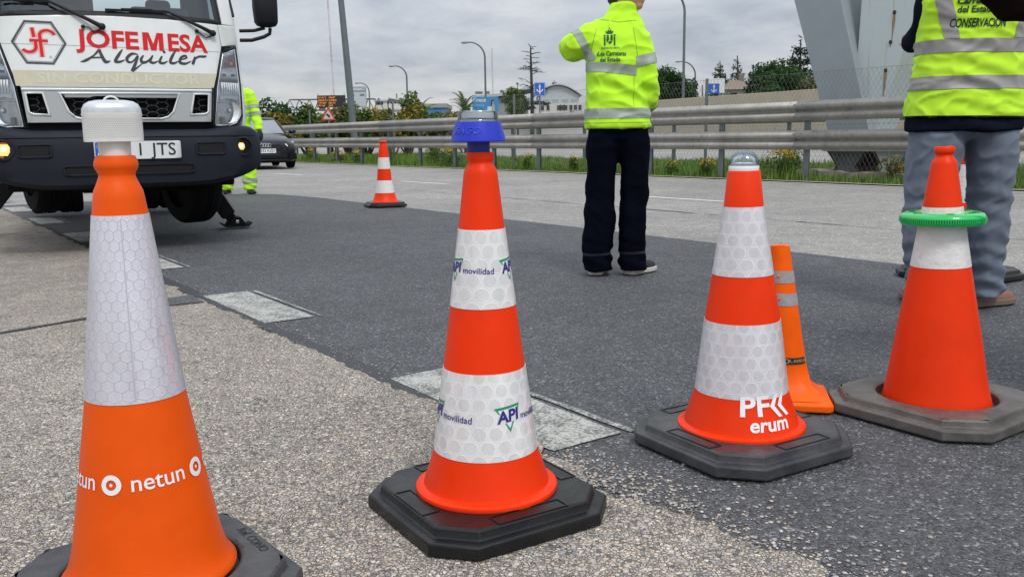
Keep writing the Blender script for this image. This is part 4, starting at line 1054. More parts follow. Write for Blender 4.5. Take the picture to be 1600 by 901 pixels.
# fine crease across the hood, its shadow put in as a grey strip
cr = stroke([(-0.708, 1.437), (0.708, 1.418)], 0.0028); skin('hood_crease_shade', cr, 0.0016, mat('crease_shadow', (0.30, 0.31, 0.31), 0.6), hood, thick=0)
def jofemesa(bold, grow, off, mt, nm):
    e = 0.0026*grow; ms = []
    for s, x0, w in (('JOFE', -0.425, 0.400), ('ESA', 0.154, 0.271)):
        m = text_mesh(s, 0.168, bold, width=w+2*e); ms.append((m, Matrix.Translation((x0+w/2, 0, 0))))
    lo = min(v.co.y for v in ms[1][0].vertices); hi = max(v.co.y for v in ms[1][0].vertices); h, w = (hi-lo)/2-0.0015, 0.1355; t = 0.030+2*e; x = -0.006
    P = [(-e, -h), (-e, h), (0.040+e, h), (w/2, -h*0.30+2*e), (w-0.040-e, h), (w+e, h), (w+e, -h), (w+e-t, -h), (w+e-t, h*0.42), (w/2+0.017, -h), (w/2-0.017, -h), (t-e, h*0.42), (t-e, -h)]
    ms.append((poly_mesh([P]), Matrix.Translation((x, (lo+hi)/2, 0))))
    m = join_meshes(ms); m.transform(Matrix.Rotation(R(-0.9), 4, 'Z')); m.transform(Matrix.Translation((0.180, 1.468, 0))); return skin(nm, m, off, M[mt], hood, thick=0)
# faded band and lettering
skin('faded_band', [[(-0.640, 1.158), (0.628, 1.158), (0.660, 1.258), (-0.655, 1.262)]], 0.0018, M['beige'], hood, thick=0)
m = text_mesh('SIN CONDUCTOR', 0.098, 0.002, width=1.05); m.transform(Matrix.Translation((0.01, 1.209, 0))); skin('lettering', m, 0.0032, M['beige_letter'], hood, thick=0)
jofemesa(0.0042, 0, 0.0026, 'red_print', 'lettering')
jofemesa(0.0062, 1, 0.0018, 'pink_print', 'lettering_outline')
# brush script, drawn as strokes of changing width
def brush(ps, s=1.0): return [Vector((p[0], p[1])) for p in ps]
def glyph(paths):
    out = []
    for pts, ws in paths:
        P = [Vector(p) for p in pts]; Q = []; Wd = []
        k = len(P)
        for i in range(k-1):
            p0, p1, p2, p3 = P[max(i-1, 0)], P[i], P[i+1], P[min(i+2, k-1)]
            for j in range(6):
                t = j/6; t2 = t*t; t3 = t2*t
                Q.append(0.5*((2*p1) + (-p0+p2)*t + (2*p0-5*p1+4*p2-p3)*t2 + (-p0+3*p1-3*p2+p3)*t3)); Wd.append(1.4*(ws[i]+(ws[i+1]-ws[i])*t))
        Q.append(P[-1]); Wd.append(ws[-1]); out.append((stroke(Q, Wd), Matrix()))
    return join_meshes(out)
script = [
    ([(0.00, 0.00), (0.035, 0.012), (0.085, 0.045), (0.125, 0.088)], [0.004, 0.014, 0.008, 0.012]), ([(0.125, 0.088), (0.135, 0.05), (0.158, 0.006), (0.19, 0.012)], [0.012, 0.015, 0.018, 0.003]), ([(0.06, 0.028), (0.11, 0.033), (0.15, 0.034)], [0.004, 0.008, 0.004]),
    ([(0.275, 0.095), (0.25, 0.06), (0.222, 0.012), (0.25, 0.008), (0.285, 0.022)], [0.004, 0.014, 0.015, 0.012, 0.003]),
    ([(0.375, 0.062), (0.335, 0.066), (0.30, 0.036), (0.305, 0.01), (0.335, 0.012), (0.372, 0.052), (0.350, -0.005), (0.325, -0.055)], [0.003, 0.013, 0.015, 0.013, 0.007, 0.009, 0.014, 0.016]), ([(0.325, -0.055), (0.36, -0.03), (0.40, 0.002)], [0.014, 0.008, 0.003]),
    ([(0.41, 0.058), (0.392, 0.03), (0.40, 0.008), (0.435, 0.018), (0.468, 0.052)], [0.006, 0.014, 0.015, 0.01, 0.006]), ([(0.472, 0.06), (0.452, 0.018), (0.475, 0.008), (0.505, 0.022)], [0.007, 0.014, 0.012, 0.003]),
    ([(0.535, 0.058), (0.515, 0.016), (0.54, 0.008), (0.57, 0.024)], [0.008, 0.014, 0.012, 0.003]), ([(0.545, 0.082), (0.558, 0.092)], [0.014, 0.012]),
    ([(0.64, 0.112), (0.605, 0.06), (0.588, 0.018), (0.612, 0.010), (0.645, 0.026)], [0.004, 0.014, 0.014, 0.012, 0.003]),
    ([(0.655, 0.035), (0.70, 0.05), (0.695, 0.066), (0.665, 0.052), (0.655, 0.018), (0.69, 0.010), (0.735, 0.030)], [0.004, 0.009, 0.011, 0.012, 0.016, 0.012, 0.003]),
    ([(0.765, 0.062), (0.752, 0.03), (0.742, 0.006)], [0.009, 0.015, 0.014]), ([(0.75, 0.03), (0.785, 0.062), (0.83, 0.066), (0.848, 0.072)], [0.004, 0.011, 0.012, 0.003])]
m = glyph(script); m.transform(Matrix.Diagonal((0.985, 1.0, 1, 1))); m.transform(Matrix.Rotation(R(-0.5), 4, 'Z')); m.transform(Matrix.Translation((-0.235, 1.322, 0))); skin('script_lettering', m, 0.0026, M['black_print'], hood, thick=0)
# hexagon emblem: two outlines and the interlaced red letters
def hexa(sx, sz): return [(-sx, 0), (-sx*0.5, sz), (sx*0.5, sz), (sx, 0), (sx*0.5, -sz), (-sx*0.5, -sz)]
lc = Matrix.Translation((-0.478, 1.447, 0)) @ Matrix.Rotation(R(-1.5), 4, 'Z')
for sx, sz, w in ((0.158, 0.136, 0.0085), (0.1665, 0.1435, 0.0028), (0.147, 0.126, 0.0024)):
    m = outline(hexa(sx, sz), w); m.transform(lc); skin('emblem_outline', m, 0.0024, M['black_print'], hood, thick=0)
arc = lambda cx, cy, r, a0, a1, k=12: [(cx + r*math.cos(R(a0+(a1-a0)*i/k)), cy + r*math.sin(R(a0+(a1-a0)*i/k))) for i in range(k+1)]
jf = [[(-0.032, 0.098), (-0.024, 0.035)], [(-0.018, 0.01), (-0.016, -0.03)] + arc(-0.052, -0.03, 0.036, 0, -150), [(0.012, -0.095), (0.006, 0.035)] + arc(0.042, 0.045, 0.038, 165, 15), [(-0.048, 0.012), (0.045, 0.012)]]
for w, of, mt in ((0.030, 0.0026, M['pink_print']), (0.0165, 0.0036, M['red_print'])):
    m = join_meshes([(stroke(p, w), lc @ Matrix.Diagonal((1.2, 1.0, 1, 1)) @ Matrix.Translation((0, 0, 0.0002*i))) for i, p in enumerate(jf)])
    skin('emblem_letters', m, of, mt, hood, thick=0)
m = join_meshes([(outline([(0.008*math.cos(2*math.pi*k/16), 0.008*math.sin(2*math.pi*k/16)) for k in range(16)], 0.0018), Matrix()), (text_mesh('R', 0.011), Matrix())])
m.transform(Matrix.Translation((-0.415, 1.350, 0))); skin('registered_mark', m, 0.0024, mat('grey_print', (0.25, 0.26, 0.27), 0.5), hood, thick=0)

# grille panel with one wide and two narrow openings
go_ = [(-0.612, 1.146), (0.612, 1.146), (0.592, 0.915), (-0.592, 0.915)]
wide = [(-0.385, 1.112), (0.385, 1.112), (0.335, 0.985), (0.300, 0.952), (0.255, 0.938), (-0.255, 0.938), (-0.300, 0.952), (-0.335, 0.985)]
nar = [(0.485, 1.112), (0.590, 1.112), (0.578, 0.985), (0.560, 0.972), (0.455, 0.965)]
grille = skin('grille_panel', [go_, wide, nar, mir(nar)], 0.004, M['truck_grey'], tr, 0.05, 0.06, thick=0.03, bev=0.005)
# bright rims round the openings
rimb = []
for p, w in ((wide, 0.012), (nar, 0.012), (mir(nar), 0.012)): rimb.append((outline(p, w), Matrix()))
skin('grille_rim', join_meshes(rimb), 0.010, M['truck_white'], grille, thick=0.01)
tl = stroke([(-0.612, 1.137), (0.612, 1.137)], 0.017); skin('grille_brow', tl, 0.011, M['truck_white'], grille, thick=0.02)
skin('grille_backing', [go_], -0.05, M['chassis'], grille, thick=0.01)
def honey(poly, s, w):
    def inside(x, y):
        c = False; n = len(poly)
        for i in range(n):
            (x0, y0), (x1, y1) = poly[i], poly[i-1]
            if (y0 > y) != (y1 > y) and x < (x1-x0)*(y-y0)/(y1-y0)+x0: c = not c
        return c
    segs = []
    hx, hz = s*1.7, s
    for i in range(-12, 13):
        for j in range(-8, 9):
            cx = i*hx*1.5; cz = 1.03 + j*hz*2*0.866 + (hz*0.866 if i % 2 else 0)
            P = [(cx+hx*math.cos(R(60*k)), cz+hz*math.sin(R(60*k))) for k in range(6)]
            for k in range(3):
                a, c = P[k], P[k+1]
                if inside(*a) and inside(*c): segs.append((stroke([a, c], w), Matrix()))
    return join_meshes(segs)
mesh_m = mat('grille_mesh_plastic', (0.035, 0.04, 0.045), 0.45)
stuff(skin('grille_mesh', honey(wide, 0.026, 0.0055), -0.018, mesh_m, grille, 9, 9, thick=0.012))
for p in (nar, mir(nar)): stuff(skin('grille_mesh', honey(p, 0.024, 0.005), -0.018, mesh_m, grille, 9, 9, thick=0.012))
# dark gap between grille and bumper
skin('lower_apron', [[(-0.66, 0.93), (0.66, 0.93), (0.70, 0.82), (-0.70, 0.82)]], -0.035, M['chassis'], tr, thick=0.02)

# headlights: dark pod, clear lens, indicator, chrome bowl
for sg in (1, -1):
    P = [(0.716, 1.418), (0.828, 1.462), (0.838, 1.20), (0.836, 0.958), (0.790, 0.900), (0.735, 0.878), (0.612, 0.878), (0.648, 1.15)]
    P = P if sg > 0 else mir(P)
    hl = skin('headlight', [P], -0.012, mat('headlamp_pod', (0.74, 0.76, 0.78), 0.25, metal=0.1, vary=0.3, vscale=25), tr, thick=0.05, bev=0.004)
    skin('rim', outline(P, 0.016), 0.0, M['black_plastic'], hl, thick=0.02)
    P2 = [(0.722, 1.405), (0.820, 1.445), (0.829, 1.20), (0.827, 0.963), (0.786, 0.908), (0.733, 0.888), (0.624, 0.888), (0.657, 1.15)]
    P2 = P2 if sg > 0 else mir(P2)
    skin('lens', [P2], 0.006, M['lens'], hl, thick=0.0)
    skin('silver_edge', outline([(x*0.997, z) for x, z in P2], 0.007), 0.0072, M['chrome'], hl, thick=0.002)
    am = [(0.712, 1.385), (0.812, 1.412), (0.815, 1.318), (0.700, 1.300)]; skin('indicator', [am if sg > 0 else mir(am)], -0.003, mat('indicator_lens', (0.36, 0.31, 0.31), 0.22, metal=0.4, vary=0.35, vscale=60), hl, thick=0.01)
    bl = B(); bl.sphere((sg*0.768, fy(0.768, 1.335)+0.002, 1.335), (0.022, 0.006, 0.018), 16, 8); part('amber_bulb', bl, M['amber'], hl, 60)
    wr = mat('lamp_white_insert', (0.88, 0.90, 0.92), 0.3, metal=0.15); dk_ = mat('lamp_dark_insert', (0.16, 0.175, 0.19), 0.4)
    def ins(nm, p, of, mt): skin(nm, [p if sg > 0 else mir(p)], of, mt, hl, 0.04, 0.06, thick=0.006)
    ins('insert', [(0.696, 1.292), (0.818, 1.305), (0.822, 1.228), (0.683, 1.228)], -0.004, wr); ins('insert', [(0.683, 1.222), (0.822, 1.222), (0.823, 1.202), (0.677, 1.202)], -0.002, dk_)
    ins('insert', [(0.673, 1.108), (0.825, 1.108), (0.825, 1.070), (0.665, 1.070)], -0.006, wr); ins('insert', [(0.645, 1.066), (0.826, 1.066), (0.826, 1.056), (0.645, 1.056)], 0.0, wr)
    for x0_ in (0.700, 0.772): ins('insert_notch', [(x0_, 1.262), (x0_+0.03, 1.264), (x0_+0.03, 1.246), (x0_, 1.244)], 0.0, dk_)
    ribs = B()
    for k in range(8):
        xx = 0.690 + 0.0175*k; ribs.box((sg*xx, fy(xx, 1.155)+0.002, 1.155), (0.0115, 0.010, 0.086)); 
    stuff(part('reflector_ribs', ribs, wr, hl, None, 0))
    bw = B(); cx, cz = sg*0.728, 0.995
    bw.loft([[(cx+r*math.cos(2*math.pi*k/32), fy(0.728, 1.0)+dy-0.012, cz+r*1.06*math.sin(2*math.pi*k/32)) for k in range(32)] for r, dy in ((0.088, -0.002), (0.082, 0.006), (0.066, 0.020), (0.035, 0.032), (0.012, 0.036))], caps=False)
    part('reflector_bowl', bw, mat('bowl_reflector', (0.8, 0.82, 0.84), 0.15, metal=0.6), hl, 60)
    part('bulb', B().sphere((cx, fy(0.728, 1.0)+0.012, cz), (0.02, 0.016, 0.02), 14, 8), mat('lamp_glass', (0.6, 0.63, 0.66), 0.1, metal=0.6), hl, 60)
    sb = B(); sb.box((sg*0.675, fy(0.675, 0.93)-0.001, 0.925), (0.035, 0.012, 0.05)); part('inner_shield', sb, mat('inner_plastic', (0.12, 0.125, 0.13), 0.4), hl, None)

# bumper: lofted across the width
def bumper_ring(x):
    a = abs(x)
    ztop = 0.862 + 0.022*max(0, min(1, (a-0.55)/0.2)) - 0.05*max(0, (a-0.84)/0.1)**2
    zbot = 0.462 + 0.115*max(0, (a-0.45)/0.48)**2.0
    yf = -0.10 + 0.05*(a/0.8)**2 + 0.11*max(0, (a-0.72)/0.22)**2.2
    h = ztop - zbot
    return [(x, yf+0.16, zbot), (x, yf+0.05, zbot), (x, yf+0.012, zbot+0.03), (x, yf+0.004, zbot+0.10), (x, yf, zbot+0.45*h), (x, yf+0.006, zbot+0.70*h), (x, yf+0.018, ztop-0.055), (x, yf+0.03, ztop-0.022), (x, yf+0.055, ztop-0.006), (x, yf+0.09, ztop), (x, yf+0.22, ztop), (x, yf+0.24, ztop-0.1)]
xs = [-0.945, -0.935, -0.915, -0.88, -0.84, -0.78, -0.7, -0.55, -0.4, -0.2, 0, 0.2, 0.4, 0.55, 0.7, 0.78, 0.84, 0.88, 0.915, 0.935, 0.945]
bmp = part('bumper', B().loft([bumper_ring(x) for x in xs]), M['bumper'], tr, 40)
def by(x, z):
    r = bumper_ring(x)
    for (x0, y0, z0), (x1, y1, z1) in zip(r[1:9], r[2:10]):
        if z0 <= z <= z1: return y0 + (y1-y0)*(z-z0)/max(1e-6, z1-z0)
    return r[4][1]
bfn = lambda x, z: by(x, z)
def rrect(cx, cz, w, h, r=0.015, n=4):
    out = []
    for sx, sz, a0 in ((1, 1, 0), (-1, 1, 90), (-1, -1, 180), (1, -1, 270)):
        for k in range(n+1):
            a = R(a0 + 90*k/n); out.append((cx+sx*(w/2-r)+r*math.cos(a), cz+sz*(h/2-r)+r*math.sin(a)))
    return out
slot_m = mat('slot_shadow_plastic', (0.006, 0.006, 0.007), 0.9)  # black surface panels carry the shade of the open slots and intake as colour
for sg in (1, -1):
    p = rrect(sg*0.565, 0.728, 0.20, 0.082)
    skin('slot_shade', [p], 0.003, slot_m, bmp, 0.05, 0.05, thick=0.001, fn=bfn); skin('slot_lip', outline(p, 0.012), 0.010, M['bumper'], bmp, 0.05, 0.05, thick=0.012, fn=bfn)
p = rrect(0.02, 0.590, 0.84, 0.062, 0.02)
skin('intake_shade', [p], 0.003, slot_m, bmp, 0.05, 0.05, thick=0.001, fn=bfn); skin('intake_lip', outline(p, 0.011), 0.009, M['bumper'], bmp, 0.05, 0.05, thick=0.012, fn=bfn)
skin('bumper_crease', stroke([(-0.90, 0.812), (0.90, 0.812)], 0.005), 0.003, M['chassis'], bmp, 0.05, 0.05, thick=0.004, fn=bfn)
for sg in (1, -1):
    cx, cz = (0.795 if sg > 0 else -0.748), 0.735
    y0 = by(abs(cx), cz)
    b = B(); b.loft([[(cx+r*math.cos(2*math.pi*k/32), y0+dy, cz+r*math.sin(2*math.pi*k/32)) for k in range(32)] for r, dy in ((0.074, 0.012), (0.070, -0.012), (0.062, -0.014), (0.055, 0.002), (0.052, 0.006))], caps=False)
    fl = part('fog_light', b, M['bumper'], tr, 40)
    b = B(); b.loft([[(cx+r*math.cos(2*math.pi*k/24), y0+dy, cz+r*math.sin(2*math.pi*k/24)) for k in range(24)] for r, dy in ((0.053, 0.0), (0.03, 0.001), (0.001, 0.001))], caps=False); part('backing', b, M['chassis'] if sg > 0 else M['amber'], fl, None)
    r0 = 0.030 if sg > 0 else 0.044
    part('lit_lens', B().sphere((cx - 0.016 if sg > 0 else cx, y0-0.002, cz), (r0, 0.010, r0*1.05), 7, 5), M['fog_lit'], fl, 20)
    part('filament', B().sphere((cx - 0.016 if sg > 0 else cx, y0-0.011, cz+0.004), (0.011 if sg > 0 else 0.018, 0.006, 0.013), 12, 7), M['fog_core'], fl, 60)
# number plate
pl = skin('number_plate', [rrect(0.075, 0.722, 0.56, 0.122, 0.012)], 0.016, M['plate_white'], tr, 0.3, 0.3, thick=0.006, fn=lambda x, z: by(0.0, 0.72))
ffl = lambda x, z: by(0.0, 0.72)
skin('plate_band', [rrect(-0.177, 0.722, 0.042, 0.112, 0.008)], 0.0185, M['plate_blue'], pl, 0.3, 0.3, thick=0, fn=ffl)
dots = join_meshes([(poly_mesh([[(0.0022*math.cos(2*math.pi*q/6), 0.0022*math.sin(2*math.pi*q/6)) for q in range(6)]]), Matrix.Translation((-0.177+0.0125*math.cos(2*math.pi*k/12), 0.748+0.0125*math.sin(2*math.pi*k/12), 0))) for k in range(12)])
skin('star_ring', dots, 0.0195, mat('plate_yellow', (0.7, 0.6, 0.1), 0.5), pl, 9, 9, thick=0, fn=ffl)
m = text_mesh('E', 0.034, 0.0005); m.transform(Matrix.Translation((-0.177, 0.692, 0))); skin('lettering', m, 0.0195, M['white_print'], pl, 9, 9, thick=0, fn=ffl)
m = text_mesh('1', 0.122, 0.0006, sx=0.95); m.transform(Matrix.Translation((0.088, 0.722, 0))); m2 = text_mesh('JTS', 0.122, 0.0006, width=0.165); m2.transform(Matrix.Translation((0.243, 0.722, 0)))
skin('lettering', join_meshes([(m, Matrix()), (m2, Matrix())]), 0.0185, M['black_print'], pl, 9, 9, thick=0, fn=ffl)

# windscreen, its black border, pillars, roof, doors, rear wall: a hollow cab
def wy(x, z): return fy(x, 1.62) + 0.02 + 0.50*(z-1.62)
ws_out = [(-0.735, 1.618), (-0.35, 1.636), (0, 1.642), (0.35, 1.636), (0.735, 1.618), (0.690, 2.30), (-0.690, 2.30)]
ws_in = [(-0.690, 1.655), (-0.35, 1.672), (0, 1.678), (0.35, 1.672), (0.690, 1.655), (0.648, 2.24), (-0.648, 2.24)]
skin('windscreen', [[(x*0.99, z) for x, z in ws_out]], 0.0, M['glass_cab'], tr, 0.08, 0.2, thick=0, fn=wy)
skin('windscreen_border', [ws_out, ws_in], 0.004, M['black_plastic'], tr, 0.08, 0.2, thick=0.012, fn=wy)
for sg in (1, -1):
    p = [(0.742, 1.628), (0.838, 1.628), (0.826, 1.80), (0.775, 2.34), (0.695, 2.30)]
    skin('pillar', [p if sg > 0 else mir(p)], -0.004, M['truck_white'], tr, 0.03, 0.15, thick=0.05, fn=wy, bev=0.008)
    # door with its window opening
    d = B()
    x = sg*0.848
    d.box((x, 1.02, 1.27), (0.03, 1.30, 0.86)); door = part('door', d, M['truck_white'], tr, 30, 0.008)
    fr = B()
    fr.bar((x, 0.42, 1.70), (sg*0.80, 0.75, 2.30), 0.03, 0.06); fr.bar((x, 1.62, 1.70), (sg*0.80, 1.60, 2.30), 0.03, 0.10); fr.bar((sg*0.80, 0.72, 2.30), (sg*0.80, 1.62, 2.30), 0.03, 0.06)
    part('window_frame', fr, M['black_plastic'], door, 30)
    gq = B(); gq.add([(x, 0.42, 1.70), (x, 1.60, 1.70), (sg*0.80, 1.58, 2.28), (sg*0.80, 0.75, 2.28)], [(0, 1, 2, 3)]); part('window', gq, M['glass_cab'], door, None)
    # steps / sills under the door
    sl = B(); sl.box((sg*0.80, 1.0, 0.74), (0.12, 1.1, 0.16)); part('sill', sl, M['chassis'], tr, 30, 0.01)
rf = B(); rf.add([(-0.70, wy(0.7, 2.30), 2.30), (0.70, wy(0.7, 2.30), 2.30), (0.80, 1.70, 2.33), (-0.80, 1.70, 2.33), (-0.66, wy(0.66, 2.30)+0.08, 2.42), (0.66, wy(0.66, 2.30)+0.08, 2.42), (0.72, 1.66, 2.42), (-0.72, 1.66, 2.42)], [(3,2,1,0),(4,5,6,7),(0,1,5,4),(1,2,6,5),(2,3,7,6),(3,0,4,7)])
part('roof', rf, M['truck_white'], tr, 40, 0.02)
rw = B()
rw.box((0, 1.69, 1.20), (1.68, 0.04, 0.72)); rw.box((-0.45, 1.69, 1.93), (0.76, 0.04, 0.76)); rw.box((0.73, 1.69, 1.93), (0.2, 0.04, 0.76)); rw.box((0, 1.69, 2.22), (1.30, 0.04, 0.18))
part('rear_wall', rw, M['chassis'], tr, None)
db_ = B(); db_.box((0, 0.52, 1.50), (1.56, 0.40, 0.22)); db_.box((-0.42, 0.50, 1.62), (0.44, 0.28, 0.10)); part('dashboard', db_, M['seat'], tr, 40, 0.04, 3)
for sx in (-0.45, 0.42):
    s_ = B(); s_.box((sx, 1.38, 1.55), (0.46, 0.16, 0.66), Matrix.Rotation(R(-8), 3, 'X')); s_.box((sx, 1.15, 1.20), (0.48, 0.5, 0.16)); s_.box((sx, 1.44, 1.90), (0.20, 0.08, 0.10)); part('seat', s_, M['seat'], tr, 40, 0.04, 3)
sw = B(); sw.tube([(-0.45+0.19*math.cos(a), 0.80+0.06*math.sin(a), 1.66+0.17*math.sin(a)) for a in [2*math.pi*k/24 for k in range(25)]], 0.015, 8, caps=False); part('steering_wheel', sw, M['black_plastic'], tr, 60)
# wipers
def wiper(pv, el, tip, hook):
    P = lambda q, o: Vector((q[0], (fy(q[0], q[1]) if q[1] < 1.62 else wy(q[0], q[1])) - o, q[1]))
    b = B(); b.tube([P(pv, 0.03), P(((pv[0]*3+el[0])/4, (pv[1]*3+el[1])/4), 0.045), P(el, 0.035)], [0.017, 0.013, 0.008], 8)
    w = part('wiper', b, M['black_plastic'], tr, 60)
    b = B(); b.bar(P(el, 0.022), P(tip, 0.018), 0.016, 0.016); b.bar(P(((el[0]*3+tip[0])/4, (el[1]*3+tip[1])/4+0.008), 0.03), P(((el[0]+tip[0]*3)/4, (el[1]+tip[1]*3)/4+0.008), 0.03), 0.010, 0.012); part('blade', b, M['black_plastic'], w, None)
    b = B(); b.sphere(tuple(P(pv, 0.032)), (0.024, 0.02, 0.024), 14, 8); part('pivot_cap', b, M['black_plastic'], w, 60)
    b = B(); b.tube([P((pv[0]-0.005, pv[1]-0.015), 0.01), P((pv[0]-0.05, pv[1]-0.035), 0.014), P((pv[0]-0.085, pv[1]-0.005), 0.014), P(hook, 0.012)], 0.0045, 6); b.sphere(tuple(P(hook, 0.014)), 0.014, 10, 6); part('washer_hose', b, M['black_plastic'], w, 60)
wiper((0.655, 1.548), (0.36, 1.690), (-0.05, 1.685), (0.545, 1.560))
wiper((-0.082, 1.562), (-0.40, 1.730), (-0.78, 1.715), (-0.20, 1.560))
# mirrors on bent tubes
for sg in (1, -1):
    mr_ = B(); mr_.ell([(sg*1.045, 0.10, 1.605, 0.035, 0.02), (sg*1.045, 0.10, 1.615, 0.068, 0.045), (sg*1.043, 0.10, 1.64, 0.083, 0.062), (sg*1.04, 0.10, 1.75, 0.088, 0.068), (sg*1.04, 0.10, 1.93, 0.086, 0.066), (sg*1.04, 0.10, 1.965, 0.07, 0.05), (sg*1.04, 0.10, 1.975, 0.03, 0.02)], 28, 4)
    mi = part('mirror', mr_, M['black_plastic'], tr, 50)
    ar = B(); ar.tube([(sg*0.845, 0.10, 1.572), (sg*0.95, 0.10, 1.578), (sg*1.03, 0.10, 1.60)], 0.0125, 8); ar.tube([(sg*0.845, 0.10, 1.505), (sg*0.93, 0.10, 1.508), (sg*1.02, 0.10, 1.535), (sg*1.065, 0.10, 1.56), (sg*1.07, 0.10, 1.60)], 0.0135, 8); part('arm', ar, M['black_plastic'], mi, 60)
# chassis, axles, bed and folded boom
ch = B(); ch.box((-0.36, 2.9, 0.66), (0.08, 5.2, 0.16)); ch.box((0.36, 2.9, 0.66), (0.08, 5.2, 0.16))
for y in (0.5, 1.8, 3.2, 4.6): ch.box((0, y, 0.66), (0.72, 0.08, 0.12))
part('chassis', ch, M['chassis'], tr, None)
ub = B(); ub.box((0.0, 0.75, 0.66), (1.55, 0.9, 0.44)); ub.box((0.05, 0.9, 0.52), (0.7, 0.6, 0.24)); ub.box((0.62, 1.10, 0.62), (0.46, 0.7, 0.30)); ub.bar((-0.7, 0.4, 0.50), (0.2, 0.4, 0.46), 0.10, 0.10); part('engine_bay', ub, M['chassis'], tr, 30, 0.02)
ax_ = B(); ax_.tube([(-0.62, 1.2, 0.50), (0.62, 1.2, 0.42)], 0.06, 10); ax_.tube([(-0.62, 4.0, 0.37), (0.62, 4.0, 0.37)], 0.07, 10); ax_.sphere((0, 4.0, 0.37), 0.17, 14, 8); part('axles', ax_, M['chassis'], tr, 60)
bd = B(); bd.box((0, 3.45, 0.93), (1.72, 3.4, 0.10)); bd.box((0, 5.16, 0.80), (1.72, 0.06, 0.24)); part('bed', bd, M['chassis'], tr, None, 0.01)
bo = B(); bo.box((0, 3.6, 1.22), (0.30, 2.8, 0.28)); bo.box((0, 3.2, 1.06), (0.6, 0.6, 0.22)); part('boom', bo, M['truck_white'], tr, None, 0.02)
def wheel(x, y, z, r, w, steer=0, dual=False):
    b = B(); n = 48
    pr = [(r*0.62, -w/2), (r*0.80, -w/2-0.004), (r*0.93, -w/2+0.002), (r*0.985, -w/2+0.025), (r, -w/2+0.045), (r, -0.02), (r-0.009, -0.018), (r-0.009, -0.010), (r, -0.008), (r, 0.008), (r-0.009, 0.010), (r-0.009, 0.018), (r, 0.02), (r, w/2-0.045), (r*0.985, w/2-0.025), (r*0.93, w/2-0.002), (r*0.80, w/2+0.004), (r*0.62, w/2)]
    rot = Matrix.Rotation(R(90), 3, 'Y')
    b.lathe(pr, n, caps=False); b.v = [tuple(rot @ Vector(v)) for v in b.v]
    e_ = part('wheel', b, M['tyre'], tr, 40); e_.location = (x, y, z); e_.rotation_euler.z = R(steer)
    c = B(); c.lathe([(r*0.63, w/2-0.02), (r*0.60, w/2-0.05), (r*0.3, w/2-0.06), (0.07, w/2-0.02), (0.001, w/2-0.02)], 32, caps=False); c.lathe([(r*0.63, -w/2+0.02), (r*0.60, -w/2+0.05), (0.001, -w/2+0.05)], 32, caps=False); c.v = [tuple(rot @ Vector(v)) for v in c.v]
    part('rim', c, M['chassis'], e_, 40); return e_
wheel(0.552, 1.20, 0.445, 0.355, 0.235, 20); wheel(-0.560, 1.22, 0.575, 0.345, 0.21, 14)
for x in (-0.64, -0.385, 0.385, 0.64): wheel(x, 4.0, 0.375, 0.345, 0.245)
# jack legs
for sg in (1, -1):
    if sg > 0: a, c_, f = (0.62, 1.47, 0.56), (0.885, 1.47, 0.115), (0.945, 1.47, 0.03)
    else: a, c_, f = (-0.70, 1.75, 0.60), (-1.10, 1.75, 0.10), (-1.15, 1.75, 0.03)
    lg = B(); lg.bar(a, c_, 0.12, 0.13, up=(0, -1, 0)); j = part('jack_leg', lg, M['chassis'], tr, None, 0.006)
    t_ = (Vector(c_)-Vector(a)).normalized(); nrm = Vector((t_.z, 0, -t_.x))*(-sg if t_.x*sg > 0 else sg)
    if nrm.z < 0: nrm = -nrm
    ed = B(); ed.bar(Vector(a)+nrm*0.066, Vector(c_)+nrm*0.066, 0.11, 0.012, up=tuple(nrm)); part('edge_highlight', ed, M['steel'], j, None)  # added steel strip imitates the highlight on the leg's upper side
    sh = B(); sh.bar(Vector(c_)-t_*0.05, f, 0.08, 0.08, up=(0, -1, 0)); part('inner_leg', sh, M['chassis'], j, None, 0.004)
    px = f[0]
    foot = [(px-0.135, 0.045), (px-0.10, 0.012), (px+0.10, 0.012), (px+0.135, 0.045), (px+0.125, 0.05), (px+0.09, 0.026), (px+0.03, 0.10), (px-0.03, 0.10), (px-0.09, 0.026), (px-0.125, 0.05)]
    fb = B(); fb.prism(foot, f[1]-0.09, f[1]+0.09); part('foot_plate', fb, M['chassis'], j, None, 0.003)
    pn = B(); pn.box((px, f[1]-0.093, 0.06), (0.03, 0.012, 0.03)); part('pin', pn, M['chrome'], j, None, 0.004)

# ================================================================== PEOPLE
def remesh(b, voxel, smooth=6, name='cloth', wr=0.0, wscale=(9, 9, 22), seed=0, folds=()):
    me = b.mesh(name); o = bpy.data.objects.new(name, me); COL.objects.link(o)
    md = o.modifiers.new('r', 'REMESH'); md.mode = 'VOXEL'; md.voxel_size = voxel; md.use_smooth_shade = True
    ms = o.modifiers.new('s', 'SMOOTH'); ms.factor = 0.5; ms.iterations = smooth
    m = evaluated_mesh(o, name); bpy.data.objects.remove(o); bpy.data.meshes.remove(me)
    if wr:
        bm = bmesh.new(); bm.from_mesh(m); bm.normal_update()
        for v in bm.verts:
            p = v.co; q = Vector((p.x*wscale[0]+seed, p.y*wscale[1], p.z*wscale[2]))
            w = 1-abs(noise.noise(q + 0.6*Vector((noise.noise(p*7+Vector((seed, 0, 0))), noise.noise(p*7), noise.noise(p*5)))))*2.2
            d = wr*(max(0, w)**2*0.9 - 0.35 + 0.5*noise.noise(p*14))
            for (c, r, a, k, ph) in folds:        # rings of folds at elbows, knees and hems
                e = (p-Vector(c)).length/r
                if e < 1: d += a*(1-e)**0.7*math.sin(k*(p.z + 0.35*p.x + 0.25*p.y) + ph)
            v.co = p + v.normal*d
        bm.normal_update(); bm.to_mesh(m); bm.free()
    m.polygons.foreach_set('use_smooth', [True]*len(m.polygons)); return m
